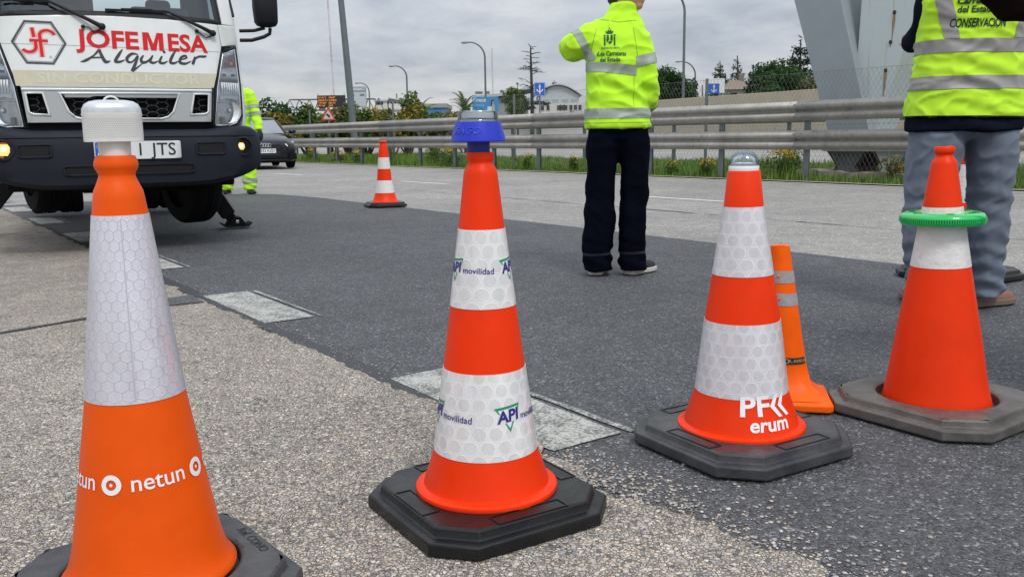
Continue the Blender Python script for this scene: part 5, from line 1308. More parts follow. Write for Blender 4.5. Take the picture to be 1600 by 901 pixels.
def cut_band(m, planes, keep, off=0.003, name='reflective_stripe'):
    """piece of a garment between planes, lifted off the cloth"""
    b = bmesh.new(); b.from_mesh(m); b.normal_update()
    nrm = {}
    for co, no in planes:
        bmesh.ops.bisect_plane(b, geom=b.verts[:]+b.edges[:]+b.faces[:], plane_co=co, plane_no=no, clear_inner=True)
    bad = [f for f in b.faces if not keep(f.calc_center_median())]
    bmesh.ops.delete(b, geom=bad, context='FACES')
    b.normal_update()
    for v in b.verts: v.co += v.normal*off
    o = bpy.data.meshes.new(name); b.to_mesh(o); b.free(); o.polygons.foreach_set('use_smooth', [True]*len(o.polygons)); return o
def drape(flat, m, origin, ux, off=0.004, d=(0, 1, 0)):
    """project flat lettering on the back of a garment: flat x along ux, y upwards, seen along +d"""
    bvh = BVHTree.FromPolygons([v.co for v in m.vertices], [p.vertices for p in m.polygons])
    chop(flat, 0.012, 0.02); D_ = Vector(d).normalized(); U = Vector(ux).normalized(); bad = []
    for v in flat.vertices:
        p = Vector(origin) + U*v.co.x + Vector((0, 0, v.co.y)) - D_*1.0
        h = bvh.ray_cast(p, D_)
        v.co = (h[0] - D_*off) if h[0] is not None else p + D_*1.0
    return flat
def head_mesh(b, c, yaw, s=1.0):
    """head for the remesh: skull, jaw, nose, lips, ears, neck; face looks along local -Y before yaw"""
    rot = Matrix.Rotation(yaw, 3, 'Z'); c = Vector(c)
    def P(x, y, z): return tuple(c + rot @ (Vector((x, y, z))*s))
    def sp(p, r):
        q = B().sphere((0, 0, 0), r, 16, 11); b.add([Vector(P(*p)) + rot @ (Vector(v)*s) for v in q.v], q.f)
    sp((0, 0.008, 0.035), (0.074, 0.095, 0.085)); sp((0, -0.022, -0.03), (0.060, 0.070, 0.085)); sp((0, -0.050, -0.088), (0.036, 0.036, 0.026)); sp((0, -0.040, 0.0), (0.058, 0.05, 0.06))
    b.tube([P(0, -0.088, 0.018), P(0, -0.104, -0.012), P(0, -0.108, -0.024)], [0.008, 0.012, 0.014], 8)
    sp((0, -0.088, -0.056), (0.024, 0.010, 0.007)); sp((0, -0.086, -0.067), (0.021, 0.010, 0.008)); sp((0, -0.082, 0.030), (0.048, 0.012, 0.008))
    for sx in (1, -1): sp((sx*0.074, 0.012, -0.008), (0.009, 0.019, 0.032)); sp((sx*0.040, -0.062, -0.02), (0.022, 0.02, 0.02))
    b.tube([P(0, 0.03, -0.05), P(0, 0.038, -0.12), P(0, 0.03, -0.20)], [0.054, 0.053, 0.062], 14)
    return P
def hand(b, wrist, d, palm_n, side, curl=0.5, s=1.0):
    """palm with five bent fingers: d points along the hand, palm_n out of the palm"""
    w = Vector(wrist); d = Vector(d).normalized(); n = Vector(palm_n); n = (n - d*n.dot(d)).normalized(); r = d.cross(n)*side
    pb = []
    for t, hw, ht in ((-0.03, 0.022, 0.018), (0.0, 0.026, 0.019), (0.03, 0.036, 0.017), (0.07, 0.041, 0.015), (0.092, 0.038, 0.012)):
        pb.append([w + d*t*s + r*hw*s*math.cos(2*math.pi*k/12) + n*ht*s*math.sin(2*math.pi*k/12) for k in range(12)])
    b.loft(pb)
    for i, (o, L) in enumerate(((-0.030, 0.070), (-0.010, 0.080), (0.011, 0.074), (0.030, 0.058))):
        p = w + d*0.085*s + r*o*s; dd_ = d.copy(); pts = [p]; ax_ = r
        for k, f in enumerate((0.45, 0.32, 0.23)):
            dd_ = (Matrix.Rotation(curl*(0.6 + 0.25*k + 0.08*i)*side, 3, ax_) @ dd_) if k or curl > 0.3 else dd_
            if dd_.dot(n) < 0 and curl > 0: dd_ = (dd_ - n*2*dd_.dot(n))
            p = p + dd_*L*f*s; pts.append(p)
        b.tube(pts, [0.0092*s, 0.0088*s, 0.0082*s, 0.0066*s], 8)
    p = w + d*0.022*s - r*0.028*s; b.tube([p, p - r*0.024*s + d*0.024*s + n*0.010*s, p - r*0.028*s + d*0.05*s + n*0.022*s, p - r*0.022*s + d*0.07*s + n*0.030*s], [0.013*s, 0.0115*s, 0.010*s, 0.008*s], 8)
def limb(b, pts, rs, n=16): return b.tube(pts, rs, n)
def shoe(th, c, yaw, L, m_up, m_sole, w=0.048, toe_h=0.045, heel_h=0.085):
    b = B(); st = []
    for f, hw, h in ((0.0, 0.55, 0.75), (0.05, 0.78, 0.95), (0.2, 0.86, 1.0), (0.4, 0.86, 0.82), (0.6, 1.0, 0.62), (0.8, 0.98, 0.52), (0.93, 0.75, 0.45), (1.0, 0.35, 0.32)):
        x = (f-0.28)*L; hh = heel_h*h
        st.append([(hw*w*math.cos(a), -x, 0.016 + max(0, math.sin(a))*hh if math.sin(a) > 0 else 0.014) for a in [2*math.pi*k/16 for k in range(16)]])
    b.loft(st)
    rot = Matrix.Rotation(yaw, 3, 'Z'); b.v = [tuple(rot @ Vector(v) + Vector(c)) for v in b.v]
    up = part('shoe', b, m_up, th, 60)
    s = B(); ol = [((f-0.28)*L, hw*w*1.1) for f, hw in ((-0.02, 0.45), (0.03, 0.75), (0.2, 0.88), (0.42, 0.85), (0.62, 1.02), (0.8, 1.0), (0.94, 0.78), (1.02, 0.35))]
    poly = [(hw, -x) for x, hw in ol] + [(-hw, -x) for x, hw in ol[::-1]]
    s.plate(poly, 0.0, 0.026); s.v = [tuple(rot @ Vector(v) + Vector(c)) for v in s.v]
    part('sole', s, m_sole, up, 30, 0.004); return up

# ---------------- woman in the hi-vis jacket, seen from behind
wo = thing('person', 'person seen from behind in hi-vis yellow jacket and dark trousers, one elbow raised', 'person', (0.60, 5.05, 0))
b = B()
headP = head_mesh(b, (0.052, 0.015, 1.555), R(62))
limb(b, [(0.03, 0.03, 1.42), (0.0, 0.02, 1.30), (-0.01, 0.0, 1.05), (0, 0, 0.85)], [0.045, 0.075, 0.085, 0.09])
for x0, x1, x2 in ((-0.085, -0.09, -0.115), (0.09, 0.09, 0.092)): limb(b, [(x0, 0, 0.85), (x1, 0, 0.48), (x2, 0.02, 0.06)], [0.078, 0.052, 0.035])
for pts in (((0.08, 0.01, 1.33), (0.158, 0.0, 1.03), (0.168, 0.25, 0.95)), ((-0.10, 0.02, 1.32), (-0.24, 0.05, 1.255), (-0.19, 0.27, 1.27))): limb(b, pts, [0.040, 0.034, 0.026])
hand(b, (0.165, 0.275, 0.948), (-0.25, 1, -0.15), (-1, 0, 0.1), 1, 0.55); hand(b, (-0.185, 0.29, 1.27), (0.5, 1, 0.1), (0.4, -0.2, -1), -1, 0.5)
link('body', remesh(b, 0.0075, 4, 'body'), M['skin'], wo)
hb = B(); rot = Matrix.Rotation(R(62), 3, 'Z'); c0 = Vector((0.052, 0.015, 1.555))
for p, r_ in (((0, 0.02, 0.05), (0.084, 0.100, 0.088)), ((0, 0.062, -0.01), (0.076, 0.06, 0.085)), ((0.06, 0.035, 0.02), (0.028, 0.045, 0.06)), ((-0.06, 0.035, 0.02), (0.028, 0.045, 0.06))):
    q = B().sphere((0, 0, 0), r_, 16, 10); hb.add([c0 + rot @ (Vector(v)+Vector(p)) for v in q.v], q.f)
link('hair', remesh(hb, 0.009, 3, 'hair', 0.004, (60, 60, 14)), M['hair'], wo)
ey = B()
for sx in (1, -1): ey.sphere(headP(sx*0.031, -0.079, 0.012), 0.010, 10, 7)
part('eyes', ey, M['white_print'], wo, 60)
# trousers
b = B()
b.ell([(-0.105, 0.01, 0.022, 0.079, 0.098), (-0.110, 0.01, 0.06, 0.081, 0.100), (-0.117, 0.01, 0.13, 0.083, 0.098), (-0.108, 0.005, 0.22, 0.088, 0.098), (-0.098, 0.0, 0.30, 0.090, 0.098), (-0.100, 0.0, 0.45, 0.080, 0.096), (-0.091, 0.0, 0.60, 0.080, 0.100), (-0.086, 0.0, 0.72, 0.092, 0.112), (-0.070, 0.0, 0.82, 0.090, 0.105), (-0.05, 0, 0.95, 0.07, 0.08)], 28, 2.5)
b.ell([(0.090, 0.01, 0.022, 0.076, 0.098), (0.088, 0.01, 0.06, 0.078, 0.100), (0.085, 0.01, 0.13, 0.076, 0.098), (0.085, 0.005, 0.22, 0.076, 0.098), (0.086, 0.0, 0.32, 0.075, 0.098), (0.093, 0.0, 0.45, 0.078, 0.096), (0.096, 0.0, 0.60, 0.077, 0.100), (0.092, 0.0, 0.72, 0.088, 0.112), (0.075, 0.0, 0.82, 0.088, 0.105), (0.05, 0, 0.95, 0.07, 0.08)], 28, 2.5)
b.ell([(0, 0, 0.715, 0.10, 0.07), (0, 0, 0.76, 0.162, 0.112), (0, 0, 0.83, 0.162, 0.112), (0, 0, 0.96, 0.13, 0.09)], 28, 2.6)
tm_ = remesh(b, 0.010, 3, 'trousers', 0.005, (8, 8, 11), 2.0, [((-0.10, 0, 0.08), 0.16, 0.006, 95, 0), ((0.09, 0, 0.08), 0.16, 0.006, 88, 1), ((-0.09, 0, 0.40), 0.22, 0.005, 42, 2), ((0.09, 0, 0.42), 0.22, 0.005, 40, 0)])
tro = link('trousers', tm_, M['denim'], wo)
for zc in (0.130, 0.122): link('hem_seam', cut_band(tm_, [((0, 0, zc+0.002), (0.03, 0, -1)), ((0, 0, zc-0.002), (-0.03, 0, 1))], lambda p: True, 0.0012, 'hem_seam'), M['seam'], tro)
for c, yaw in (((-0.112, 0.03, 0), R(168)), ((0.108, 0.02, 0), R(140))):
    shoe(wo, c, yaw, 0.255, M['shoe_black'], M['shoe_cream'])
# jacket
b = B()
b.ell([(0.0, 0.0, 0.812, 0.180, 0.138), (0.0, 0.0, 0.83, 0.184, 0.142), (-0.002, 0.0, 0.90, 0.178, 0.135), (-0.010, 0.0, 1.00, 0.163, 0.125), (-0.014, 0.0, 1.10, 0.160, 0.122), (-0.014, 0.0, 1.20, 0.162, 0.125), (-0.008, 0.005, 1.29, 0.158, 0.118), (0.0, 0.01, 1.36, 0.142, 0.098), (0.010, 0.018, 1.40, 0.112, 0.086), (0.024, 0.022, 1.430, 0.088, 0.078), (0.032, 0.022, 1.46, 0.083, 0.076), (0.036, 0.022, 1.487, 0.080, 0.074)], 36, 2.4)
limb(b, [(0.062, 0.0, 1.345), (0.108, -0.012, 1.285), (0.138, -0.030, 1.17), (0.155, -0.030, 1.06), (0.164, 0.0, 0.985), (0.172, 0.09, 0.950), (0.170, 0.20, 0.938), (0.168, 0.245, 0.938)], [0.064, 0.072, 0.066, 0.066, 0.066, 0.058, 0.050, 0.044], 18)
limb(b, [(-0.085, 0.01, 1.335), (-0.150, 0.01, 1.305), (-0.210, 0.02, 1.270), (-0.248, 0.05, 1.252), (-0.238, 0.12, 1.258), (-0.205, 0.24, 1.275), (-0.200, 0.27, 1.275)], [0.070, 0.078, 0.080, 0.078, 0.070, 0.052, 0.045], 18)
jf_ = [((0.15, 0, 1.03), 0.16, 0.007, 70, 0), ((-0.24, 0.05, 1.25), 0.13, 0.006, 60, 1), ((-0.03, -0.12, 1.03), 0.17, 0.008, 62, 0.5), ((0.10, -0.1, 0.98), 0.12, 0.006, 75, 2.1), ((0.12, 0, 1.30), 0.12, 0.004, 70, 2)]
jm = remesh(b, 0.0085, 3, 'jacket', 0.0085, (8, 8, 15), 5.0, jf_)
ja = link('jacket', jm, M['hivis'], wo)
tor = lambda p: abs(p.x + 0.008) < 0.175 and p.y < 0.14 and not (p.x > 0.118 and p.z > 0.98 and p.z < 1.26 and p.y > -0.09) and not (p.x < -0.19)
link('reflective_stripe', cut_band(jm, [((0, 0, 0.868), (0, 0, 1)), ((0, 0, 0.922), (0, 0, -1))], lambda p: not (p.x > 0.10 and p.y > 0.10), 0.003), M['stripe'], ja)
link('reflective_stripe', cut_band(jm, [((-0.10, 0, 1.112), (0.10, 0, 1)), ((-0.10, 0, 1.164), (-0.10, 0, -1))], lambda p: p.x < 0.085 and p.x > -0.176, 0.003), M['stripe'], ja)
link('hem_line', cut_band(jm, [((0, 0, 0.843), (0, 0, 1)), ((0, 0, 0.847), (0, 0, -1))], lambda p: True, 0.0015, 'hem_line'), mat('hi_vis_seam', (0.30, 0.55, 0.03), 0.9), ja)
# right sleeve: above the elbow and at the cuff; left sleeve: one on the upper arm
link('reflective_stripe', cut_band(jm, [((0.142, 0, 1.150), (-0.22, 0, 1)), ((0.142, 0, 1.207), (0.22, 0, -1))], lambda p: p.x > 0.082, 0.003), M['stripe'], ja)
link('reflective_stripe', cut_band(jm, [((0.16, 0.045, 0.96), (0, 1, -0.7)), ((0.16, 0.105, 0.96), (0, -1, 0.7))], lambda p: p.x > 0.10 and p.z < 1.06 and p.y > -0.08, 0.003), M['stripe'], ja)
link('reflective_stripe', cut_band(jm, [((-0.178, 0.0, 1.28), (-0.88, 0, -0.48)), ((-0.215, 0.0, 1.26), (0.88, 0, 0.48))], lambda p: p.x < -0.135 and p.z > 1.175 and p.y < 0.2, 0.003), M['stripe'], ja)
# collar opening and crest
ink = mat('dark_green_ink', (0.01, 0.10, 0.045), 0.8)
def crest():
    parts_ = []
    def P(poly, x=0, y=0): parts_.append((poly_mesh([[(a+x, c+y) for a, c in poly]]), Matrix()))
    P([(-0.016, 0.018), (-0.004, 0.018), (-0.004, -0.006), (-0.013, -0.022), (-0.016, -0.014)])
    P([(0.004, 0.018), (0.016, 0.018), (0.016, -0.012), (0.008, -0.012), (0.004, -0.002)]); P([(-0.008, -0.020), (0.0, -0.030), (0.010, -0.022), (0.014, -0.018), (0.002, -0.014)])
    for sx in (1, -1):
        P([(sx*0.026-0.004, -0.038), (sx*0.026+0.004, -0.038), (sx*0.026+0.0035, 0.010), (sx*0.026-0.0035, 0.010)][::1]); P([(sx*0.026-0.006, 0.013), (sx*0.026+0.006, 0.013), (sx*0.026+0.005, 0.020), (sx*0.026-0.005, 0.020)])
    P([(-0.015, 0.024), (0.015, 0.024), (0.022, 0.040), (0.010, 0.036), (0.008, 0.048), (0, 0.040), (-0.008, 0.048), (-0.010, 0.036), (-0.022, 0.040)]); P([(-0.003, 0.050), (0.003, 0.050), (0.002, 0.057), (-0.002, 0.057)])
    return join_meshes(parts_)
ux = (1, 0, 0)
sm_ = mat('hi_vis_stitching', (0.26, 0.50, 0.02), 0.9)
for pts_ in ([(0.070, 1.345), (0.080, 1.27), (0.092, 1.19)], [(0.075, 1.10), (0.070, 0.99), (0.072, 0.93)], [(-0.125, 1.345), (-0.150, 1.26), (-0.158, 1.18)], [(-0.10, 1.395), (-0.01, 1.375), (0.09, 1.385)]):
    link('seam', drape(stroke(pts_, 0.0035), jm, (0, 0, 0), ux, 0.0015), sm_, ja)
link('crest', drape(crest(), jm, (-0.060, 0, 1.288), ux), ink, ja)
link('lettering', drape(text_mesh('MINISTERIO DE FOMENTO', 0.0125, 0.0002, width=0.098), jm, (-0.056, 0, 1.237), ux), ink, ja)
link('lettering', drape(text_mesh('d.de Carreteras', 0.0330, 0.0008, width=0.155), jm, (-0.050, 0, 1.207), ux), ink, ja)
link('lettering', drape(text_mesh('del Estado', 0.0330, 0.0008, width=0.106), jm, (-0.058, 0, 1.176), ux), ink, ja)

# ---------------- man in the vest, grey trousers
mn = thing('person', 'person in a hi-vis vest marked CONSERVACION, navy jacket and grey blue trousers', 'person', (1.97, 3.95, 0))
b = B(); headP = head_mesh(b, (0.0, 0.03, 1.63), R(180))
limb(b, [(0, 0.02, 1.48), (0, 0.01, 1.30), (0, 0, 1.05), (0, 0, 0.85)], [0.10, 0.14, 0.13, 0.14])
for x0, x1, x2 in ((-0.10, -0.13, -0.14), (0.12, 0.13, 0.145)): limb(b, [(x0, 0, 0.85), (x1, 0, 0.48), (x2, 0.02, 0.07)], [0.085, 0.055, 0.038])
for sx in (1, -1): limb(b, [(sx*0.13, 0.0, 1.38), (sx*0.155, 0.04, 1.245), (sx*0.14, 0.27, 1.17)], [0.040, 0.026, 0.026]); hand(b, (sx*0.14, 0.29, 1.17), (-sx*0.5, 1, 0.1), (0, -0.3, 1), sx, 0.6)
link('body', remesh(b, 0.0085, 4, 'body'), M['skin'], mn)
hb = B(); 
for p, r_ in (((0, -0.005, 1.685), (0.083, 0.098, 0.08)), ((0, -0.05, 1.635), (0.075, 0.05, 0.08))): hb.sphere(p, r_, 16, 10)
link('hair', remesh(hb, 0.009, 3, 'hair', 0.004, (60, 60, 14)), M['hair'], mn)
b = B()
b.ell([(-0.098, 0.04, 0.060, 0.064, 0.090), (-0.108, 0.03, 0.10, 0.068, 0.092), (-0.128, 0.01, 0.19, 0.074, 0.096), (-0.138, 0.0, 0.32, 0.085, 0.102), (-0.136, 0.0, 0.45, 0.092, 0.106), (-0.130, 0.0, 0.58, 0.098, 0.112), (-0.115, 0.0, 0.72, 0.108, 0.122), (-0.095, 0.0, 0.84, 0.105, 0.112), (-0.07, 0, 0.95, 0.09, 0.09)], 28, 2.4)
b.ell([(0.148, 0.0, 0.055, 0.064, 0.088), (0.146, 0.0, 0.10, 0.068, 0.090), (0.140, 0.0, 0.19, 0.066, 0.094), (0.136, 0.0, 0.32, 0.074, 0.100), (0.134, 0.0, 0.45, 0.080, 0.104), (0.131, 0.0, 0.58, 0.087, 0.110), (0.125, 0.0, 0.72, 0.102, 0.122), (0.105, 0.0, 0.84, 0.105, 0.112), (0.07, 0, 0.95, 0.09, 0.09)], 28, 2.4)
b.ell([(0.005, 0, 0.735, 0.11, 0.07), (0.005, 0, 0.78, 0.198, 0.118), (0.005, 0, 0.84, 0.200, 0.118), (0.0, 0, 0.97, 0.16, 0.10)], 28, 2.6)
gm = remesh(b, 0.0095, 3, 'trousers', 0.009, (11, 11, 15), 11.0, [((-0.14, 0, 0.14), 0.22, 0.010, 95, 0), ((0.145, 0, 0.13), 0.22, 0.011, 90, 1), ((-0.13, -0.05, 0.47), 0.18, 0.007, 70, 2), ((0.13, -0.05, 0.49), 0.18, 0.007, 74, 0.4), ((0, -0.1, 0.78), 0.16, 0.006, 60, 0)])
link('trousers', gm, M['grey_cloth'], mn)
shoe(mn, (0.128, 0.02, 0), R(112), 0.29, M['shoe_brown'], M['sole'], 0.05); shoe(mn, (-0.085, 0.08, 0), R(178), 0.29, M['shoe_brown'], M['sole'], 0.05)
b = B()
b.ell([(-0.003, 0, 0.772, 0.238, 0.142), (-0.003, 0, 0.785, 0.243, 0.147), (0, 0, 0.86, 0.236, 0.145), (0, 0, 0.98, 0.218, 0.138), (0, 0, 1.10, 0.205, 0.132), (0.0, 0, 1.25, 0.205, 0.132), (0, 0.005, 1.38, 0.195, 0.118), (0, 0.012, 1.46, 0.14, 0.09), (0, 0.02, 1.50, 0.08, 0.075), (0, 0.02, 1.535, 0.072, 0.07)], 36, 2.5)
limb(b, [(-0.13, 0.0, 1.42), (-0.160, 0.005, 1.38), (-0.172, 0.02, 1.30), (-0.168, 0.035, 1.235), (-0.165, 0.09, 1.195), (-0.14, 0.25, 1.17)], [0.066, 0.066, 0.060, 0.060, 0.056, 0.046], 16)
limb(b, [(0.14, 0.0, 1.42), (0.195, 0.005, 1.36), (0.205, 0.0, 1.29), (0.206, 0.02, 1.225), (0.19, 0.08, 1.19), (0.155, 0.25, 1.17)], [0.07, 0.073, 0.062, 0.058, 0.056, 0.046], 16)
nm = remesh(b, 0.010, 3, 'jacket', 0.003, (9, 9, 15), 3.0, [((0, -0.1, 0.80), 0.3, 0.006, 60, 0)])
link('jacket', nm, M['navy'], mn)
b = B()
b.ell([(-0.003, 0, 0.826, 0.247, 0.156), (-0.002, 0, 0.90, 0.240, 0.153), (0, 0, 1.00, 0.224, 0.147), (0, 0, 1.10, 0.214, 0.141), (0.0, 0, 1.20, 0.214, 0.142), (0.0, 0, 1.30, 0.220, 0.146), (0, 0.005, 1.40, 0.205, 0.134), (0, 0.012, 1.465, 0.135, 0.096), (0, 0.02, 1.49, 0.09, 0.085)], 40, 2.7)
vm_ = remesh(b, 0.0095, 3, 'vest', 0.009, (10, 10, 20), 8.0, [((0.02, -0.14, 0.90), 0.22, 0.005, 75, 0), ((-0.04, -0.14, 1.06), 0.16, 0.0035, 80, 1)])
# open the vest's hem and armholes
bm = bmesh.new(); bm.from_mesh(vm_)
bmesh.ops.bisect_plane(bm, geom=bm.verts[:]+bm.edges[:]+bm.faces[:], plane_co=(0, 0, 0.832), plane_no=(0.015, 0, 1), clear_inner=True)
bmesh.ops.bisect_plane(bm, geom=bm.verts[:]+bm.edges[:]+bm.faces[:], plane_co=(0, 0, 1.475), plane_no=(0, 0, -1), clear_inner=True)
bm.to_mesh(vm_); bm.free()
ve = link('vest', vm_, M['vest'], mn); md = ve.modifiers.new('solidify', 'SOLIDIFY'); md.thickness = 0.004; md.offset = -1
pipe = cut_band(vm_, [((0, 0, 0.832), (0.015, 0, 1)), ((0, 0, 0.838), (-0.015, 0, -1))], lambda p: True, 0.0025, 'hem_tape'); link('hem_tape', pipe, M['black_plastic'], ve)
al = lambda p: True
def hb_(z0, z1, sag=0.0): return [((0, 0, z0), (0, 0.0, 1)), ((0, 0, z1), (0, 0.0, -1))]
link('reflective_stripe', cut_band(vm_, hb_(0.948, 1.003), al, 0.003), M['stripe_grey'], ve)
link('reflective_stripe', cut_band(vm_, hb_(1.098, 1.152), al, 0.003), M['stripe_grey'], ve)
for x0, x1, k_ in ((-0.158, -0.104, 0.25), (0.120, 0.174, -0.2)):
    link('reflective_stripe', cut_band(vm_, [((x0, 0, 1.152), (1, 0, k_)), ((x1, 0, 1.152), (-1, 0, -k_)), ((0, 0, 1.154), (0, 0, 1)), ((0, 0, 1.46), (0, 0, -1))], al, 0.0032), M['stripe_grey'], ve)
dk = mat('black_green_ink', (0.008, 0.035, 0.02), 0.8)
for s, sz, w_, x, z in (('CONSERVACION', 0.048, 0.222, -0.036, 1.212), ('del Estado', 0.036, 0.150, -0.050, 1.266), ('Carreteras', 0.036, 0.165, -0.045, 1.300), ('la', 0.036, 0.05, -0.06, 1.334)):
    link('lettering', drape(text_mesh(s, sz, 0.0014 if s[0] == 'C' else 0.001, 0.12, width=w_), vm_, (x, 0, z), ux), dk, ve)

# ---------------- third person: only a dark sleeved elbow reaches into the picture
el = thing('person', 'person in dark brown of whom only an elbow shows at the top right corner', 'person', (1.86, 2.46, 0))
b = B(); headP = head_mesh(b, (-0.02, 0.0, 1.63), R(-60))
limb(b, [(0, 0.0, 1.48), (0, 0, 1.30), (0, 0, 1.05), (0, 0, 0.85)], [0.10, 0.14, 0.13, 0.14])
for sx in (1, -1): limb(b, [(sx*0.10, 0, 0.85), (sx*0.11, 0, 0.48), (sx*0.12, 0, 0.07)], [0.085, 0.055, 0.038])
limb(b, [(-0.20, -0.05, 1.40), (-0.53, -0.06, 1.105), (-0.80, -0.10, 1.345)], [0.05, 0.038, 0.026]); limb(b, [(0.18, 0, 1.40), (0.24, 0, 1.12), (0.2, -0.2, 1.0)], [0.05, 0.038, 0.026])
hand(b, (-0.815, -0.10, 1.36), (-0.5, -0.1, 0.9), (0.9, -0.3, 0.4), -1, 0.6); hand(b, (0.195, -0.22, 0.99), (-0.1, -1, -0.3), (-1, 0, 0), 1, 0.5)
link('body', remesh(b, 0.009, 4, 'body'), M['skin'], el)
hb = B().sphere((-0.02, 0, 1.68), (0.088, 0.09, 0.09), 16, 10); link('hair', remesh(hb, 0.01, 3, 'hair', 0.004, (60, 60, 14)), M['hair'], el)
b = B()
b.ell([(0, 0, 0.80, 0.21, 0.14), (0, 0, 0.95, 0.21, 0.14), (0, 0, 1.15, 0.21, 0.135), (0, 0, 1.35, 0.215, 0.125), (0, 0, 1.45, 0.15, 0.1), (0, 0, 1.52, 0.075, 0.075)], 32, 2.5)
limb(b, [(-0.12, 0.0, 1.40), (-0.24, -0.04, 1.34), (-0.40, -0.06, 1.20), (-0.505, -0.065, 1.108), (-0.555, -0.068, 1.108), (-0.62, -0.075, 1.17), (-0.72, -0.09, 1.27), (-0.79, -0.10, 1.335)], [0.09, 0.082, 0.074, 0.066, 0.062, 0.060, 0.052, 0.045], 18)
limb(b, [(0.12, 0, 1.40), (0.2, 0, 1.34), (0.245, 0, 1.12), (0.235, -0.06, 1.06), (0.2, -0.19, 1.01)], [0.09, 0.075, 0.06, 0.056, 0.045], 16)
link('jacket', remesh(b, 0.0095, 3, 'jacket', 0.006, (9, 9, 15), 1.0), M['brown_cloth'], el)
b = B()
for sx in (1, -1): b.ell([(sx*0.12, 0, 0.04, 0.075, 0.09), (sx*0.12, 0, 0.3, 0.085, 0.10), (sx*0.105, 0, 0.6, 0.098, 0.11), (sx*0.09, 0, 0.85, 0.11, 0.12)], 24, 2.4)
b.ell([(0, 0, 0.74, 0.12, 0.08), (0, 0, 0.80, 0.19, 0.12), (0, 0, 0.95, 0.19, 0.12)], 24, 2.5)
link('trousers', remesh(b, 0.012, 3, 'trousers', 0.006), M['navy'], el)
for sx in (1, -1): shoe(el, (sx*0.12, 0, 0), R(-20), 0.28, M['shoe_black'], M['black_plastic'])

# ---------------- worker behind the truck
wk = thing('person', 'worker in full hi-vis yellow clothing standing behind the truck bumper', 'person', (-4.02, 13.4, 0))
b = B(); headP = head_mesh(b, (-0.02, 0.0, 1.74), R(190))
limb(b, [(0, 0.0, 1.58), (0, 0, 1.35), (0, 0, 1.05), (0, 0, 0.9)], [0.10, 0.15, 0.14, 0.14])
for x in (-0.20, 0.15): limb(b, [(x*0.5, 0, 0.9), (x*0.8, 0, 0.48), (x, 0, 0.07)], [0.09, 0.055, 0.04])
for sx in (1, -1): limb(b, [(sx*0.19, 0.0, 1.47), (sx*0.30, -0.02, 1.15), (sx*0.36, -0.10, 0.90)], [0.05, 0.04, 0.03]); hand(b, (sx*0.365, -0.11, 0.885), (sx*0.1, -0.3, -1), (-sx, 0, 0), sx, 0.5)
link('body', remesh(b, 0.010, 4, 'body'), M['skin'], wk)
hb = B().sphere((-0.02, 0, 1.79), (0.088, 0.10, 0.09), 14, 9); link('hair', remesh(hb, 0.012, 3, 'hair'), M['hair'], wk)
b = B()
b.ell([(0, 0, 0.72, 0.20, 0.15), (0, 0, 0.9, 0.20, 0.15), (0, 0, 1.2, 0.215, 0.15), (0, 0, 1.42, 0.215, 0.135), (0, 0, 1.53, 0.15, 0.1), (0, 0, 1.60, 0.085, 0.08)], 32, 2.5)
for sx in (1, -1): limb(b, [(sx*0.15, 0, 1.47), (sx*0.225, 0, 1.42), (sx*0.28, -0.01, 1.22), (sx*0.32, -0.04, 1.08), (sx*0.355, -0.10, 0.915)], [0.08, 0.085, 0.078, 0.072, 0.056], 16)
jw = remesh(b, 0.014, 3, 'jacket', 0.008, (8, 8, 12), 4.0, [((0.3, 0, 1.1), 0.25, 0.01, 45, 0)]); jo = link('jacket', jw, M['hivis'], wk)
for z in (1.265, 1.155): link('reflective_stripe', cut_band(jw, [((0.28, 0, z-0.026), (-0.1, 0, 1)), ((0.28, 0, z+0.026), (0.1, 0, -1))], lambda p: True, 0.006), M['stripe'], jo)
b = B()
for x in (-0.20, 0.148): b.ell([(x, 0, 0.05, 0.085, 0.10), (x, 0, 0.12, 0.095, 0.11), (x*0.98, 0, 0.3, 0.105, 0.11), (x*0.8, 0, 0.6, 0.11, 0.12), (x*0.6, 0, 0.9, 0.12, 0.13)], 24, 2.4)
b.ell([(0, 0, 0.72, 0.12, 0.09), (0, 0, 0.8, 0.19, 0.13), (0, 0, 0.95, 0.19, 0.13)], 24, 2.5)
tw_ = remesh(b, 0.014, 3, 'trousers', 0.008, (8, 8, 12), 6.0, [((-0.2, 0, 0.1), 0.2, 0.012, 70, 0), ((0.148, 0, 0.1), 0.2, 0.012, 70, 1)]); to = link('trousers', tw_, M['hivis'], wk)
link('reflective_stripe', cut_band(tw_, [((0, 0, 0.155), (0, 0, 1)), ((0, 0, 0.225), (0, 0, -1))], lambda p: True, 0.006), M['stripe'], to)
for x, y in ((-0.21, 170), (0.15, 205)): shoe(wk, (x, 0.0, 0), R(y+180), 0.30, M['shoe_black'], M['black_plastic'], 0.055)
gl = B()
for sx in (1, -1): gl.sphere((sx*0.372, -0.13, 0.84), (0.05, 0.055, 0.085), 12, 8)
part('gloves', gl, M['shoe_black'], wk, 60)

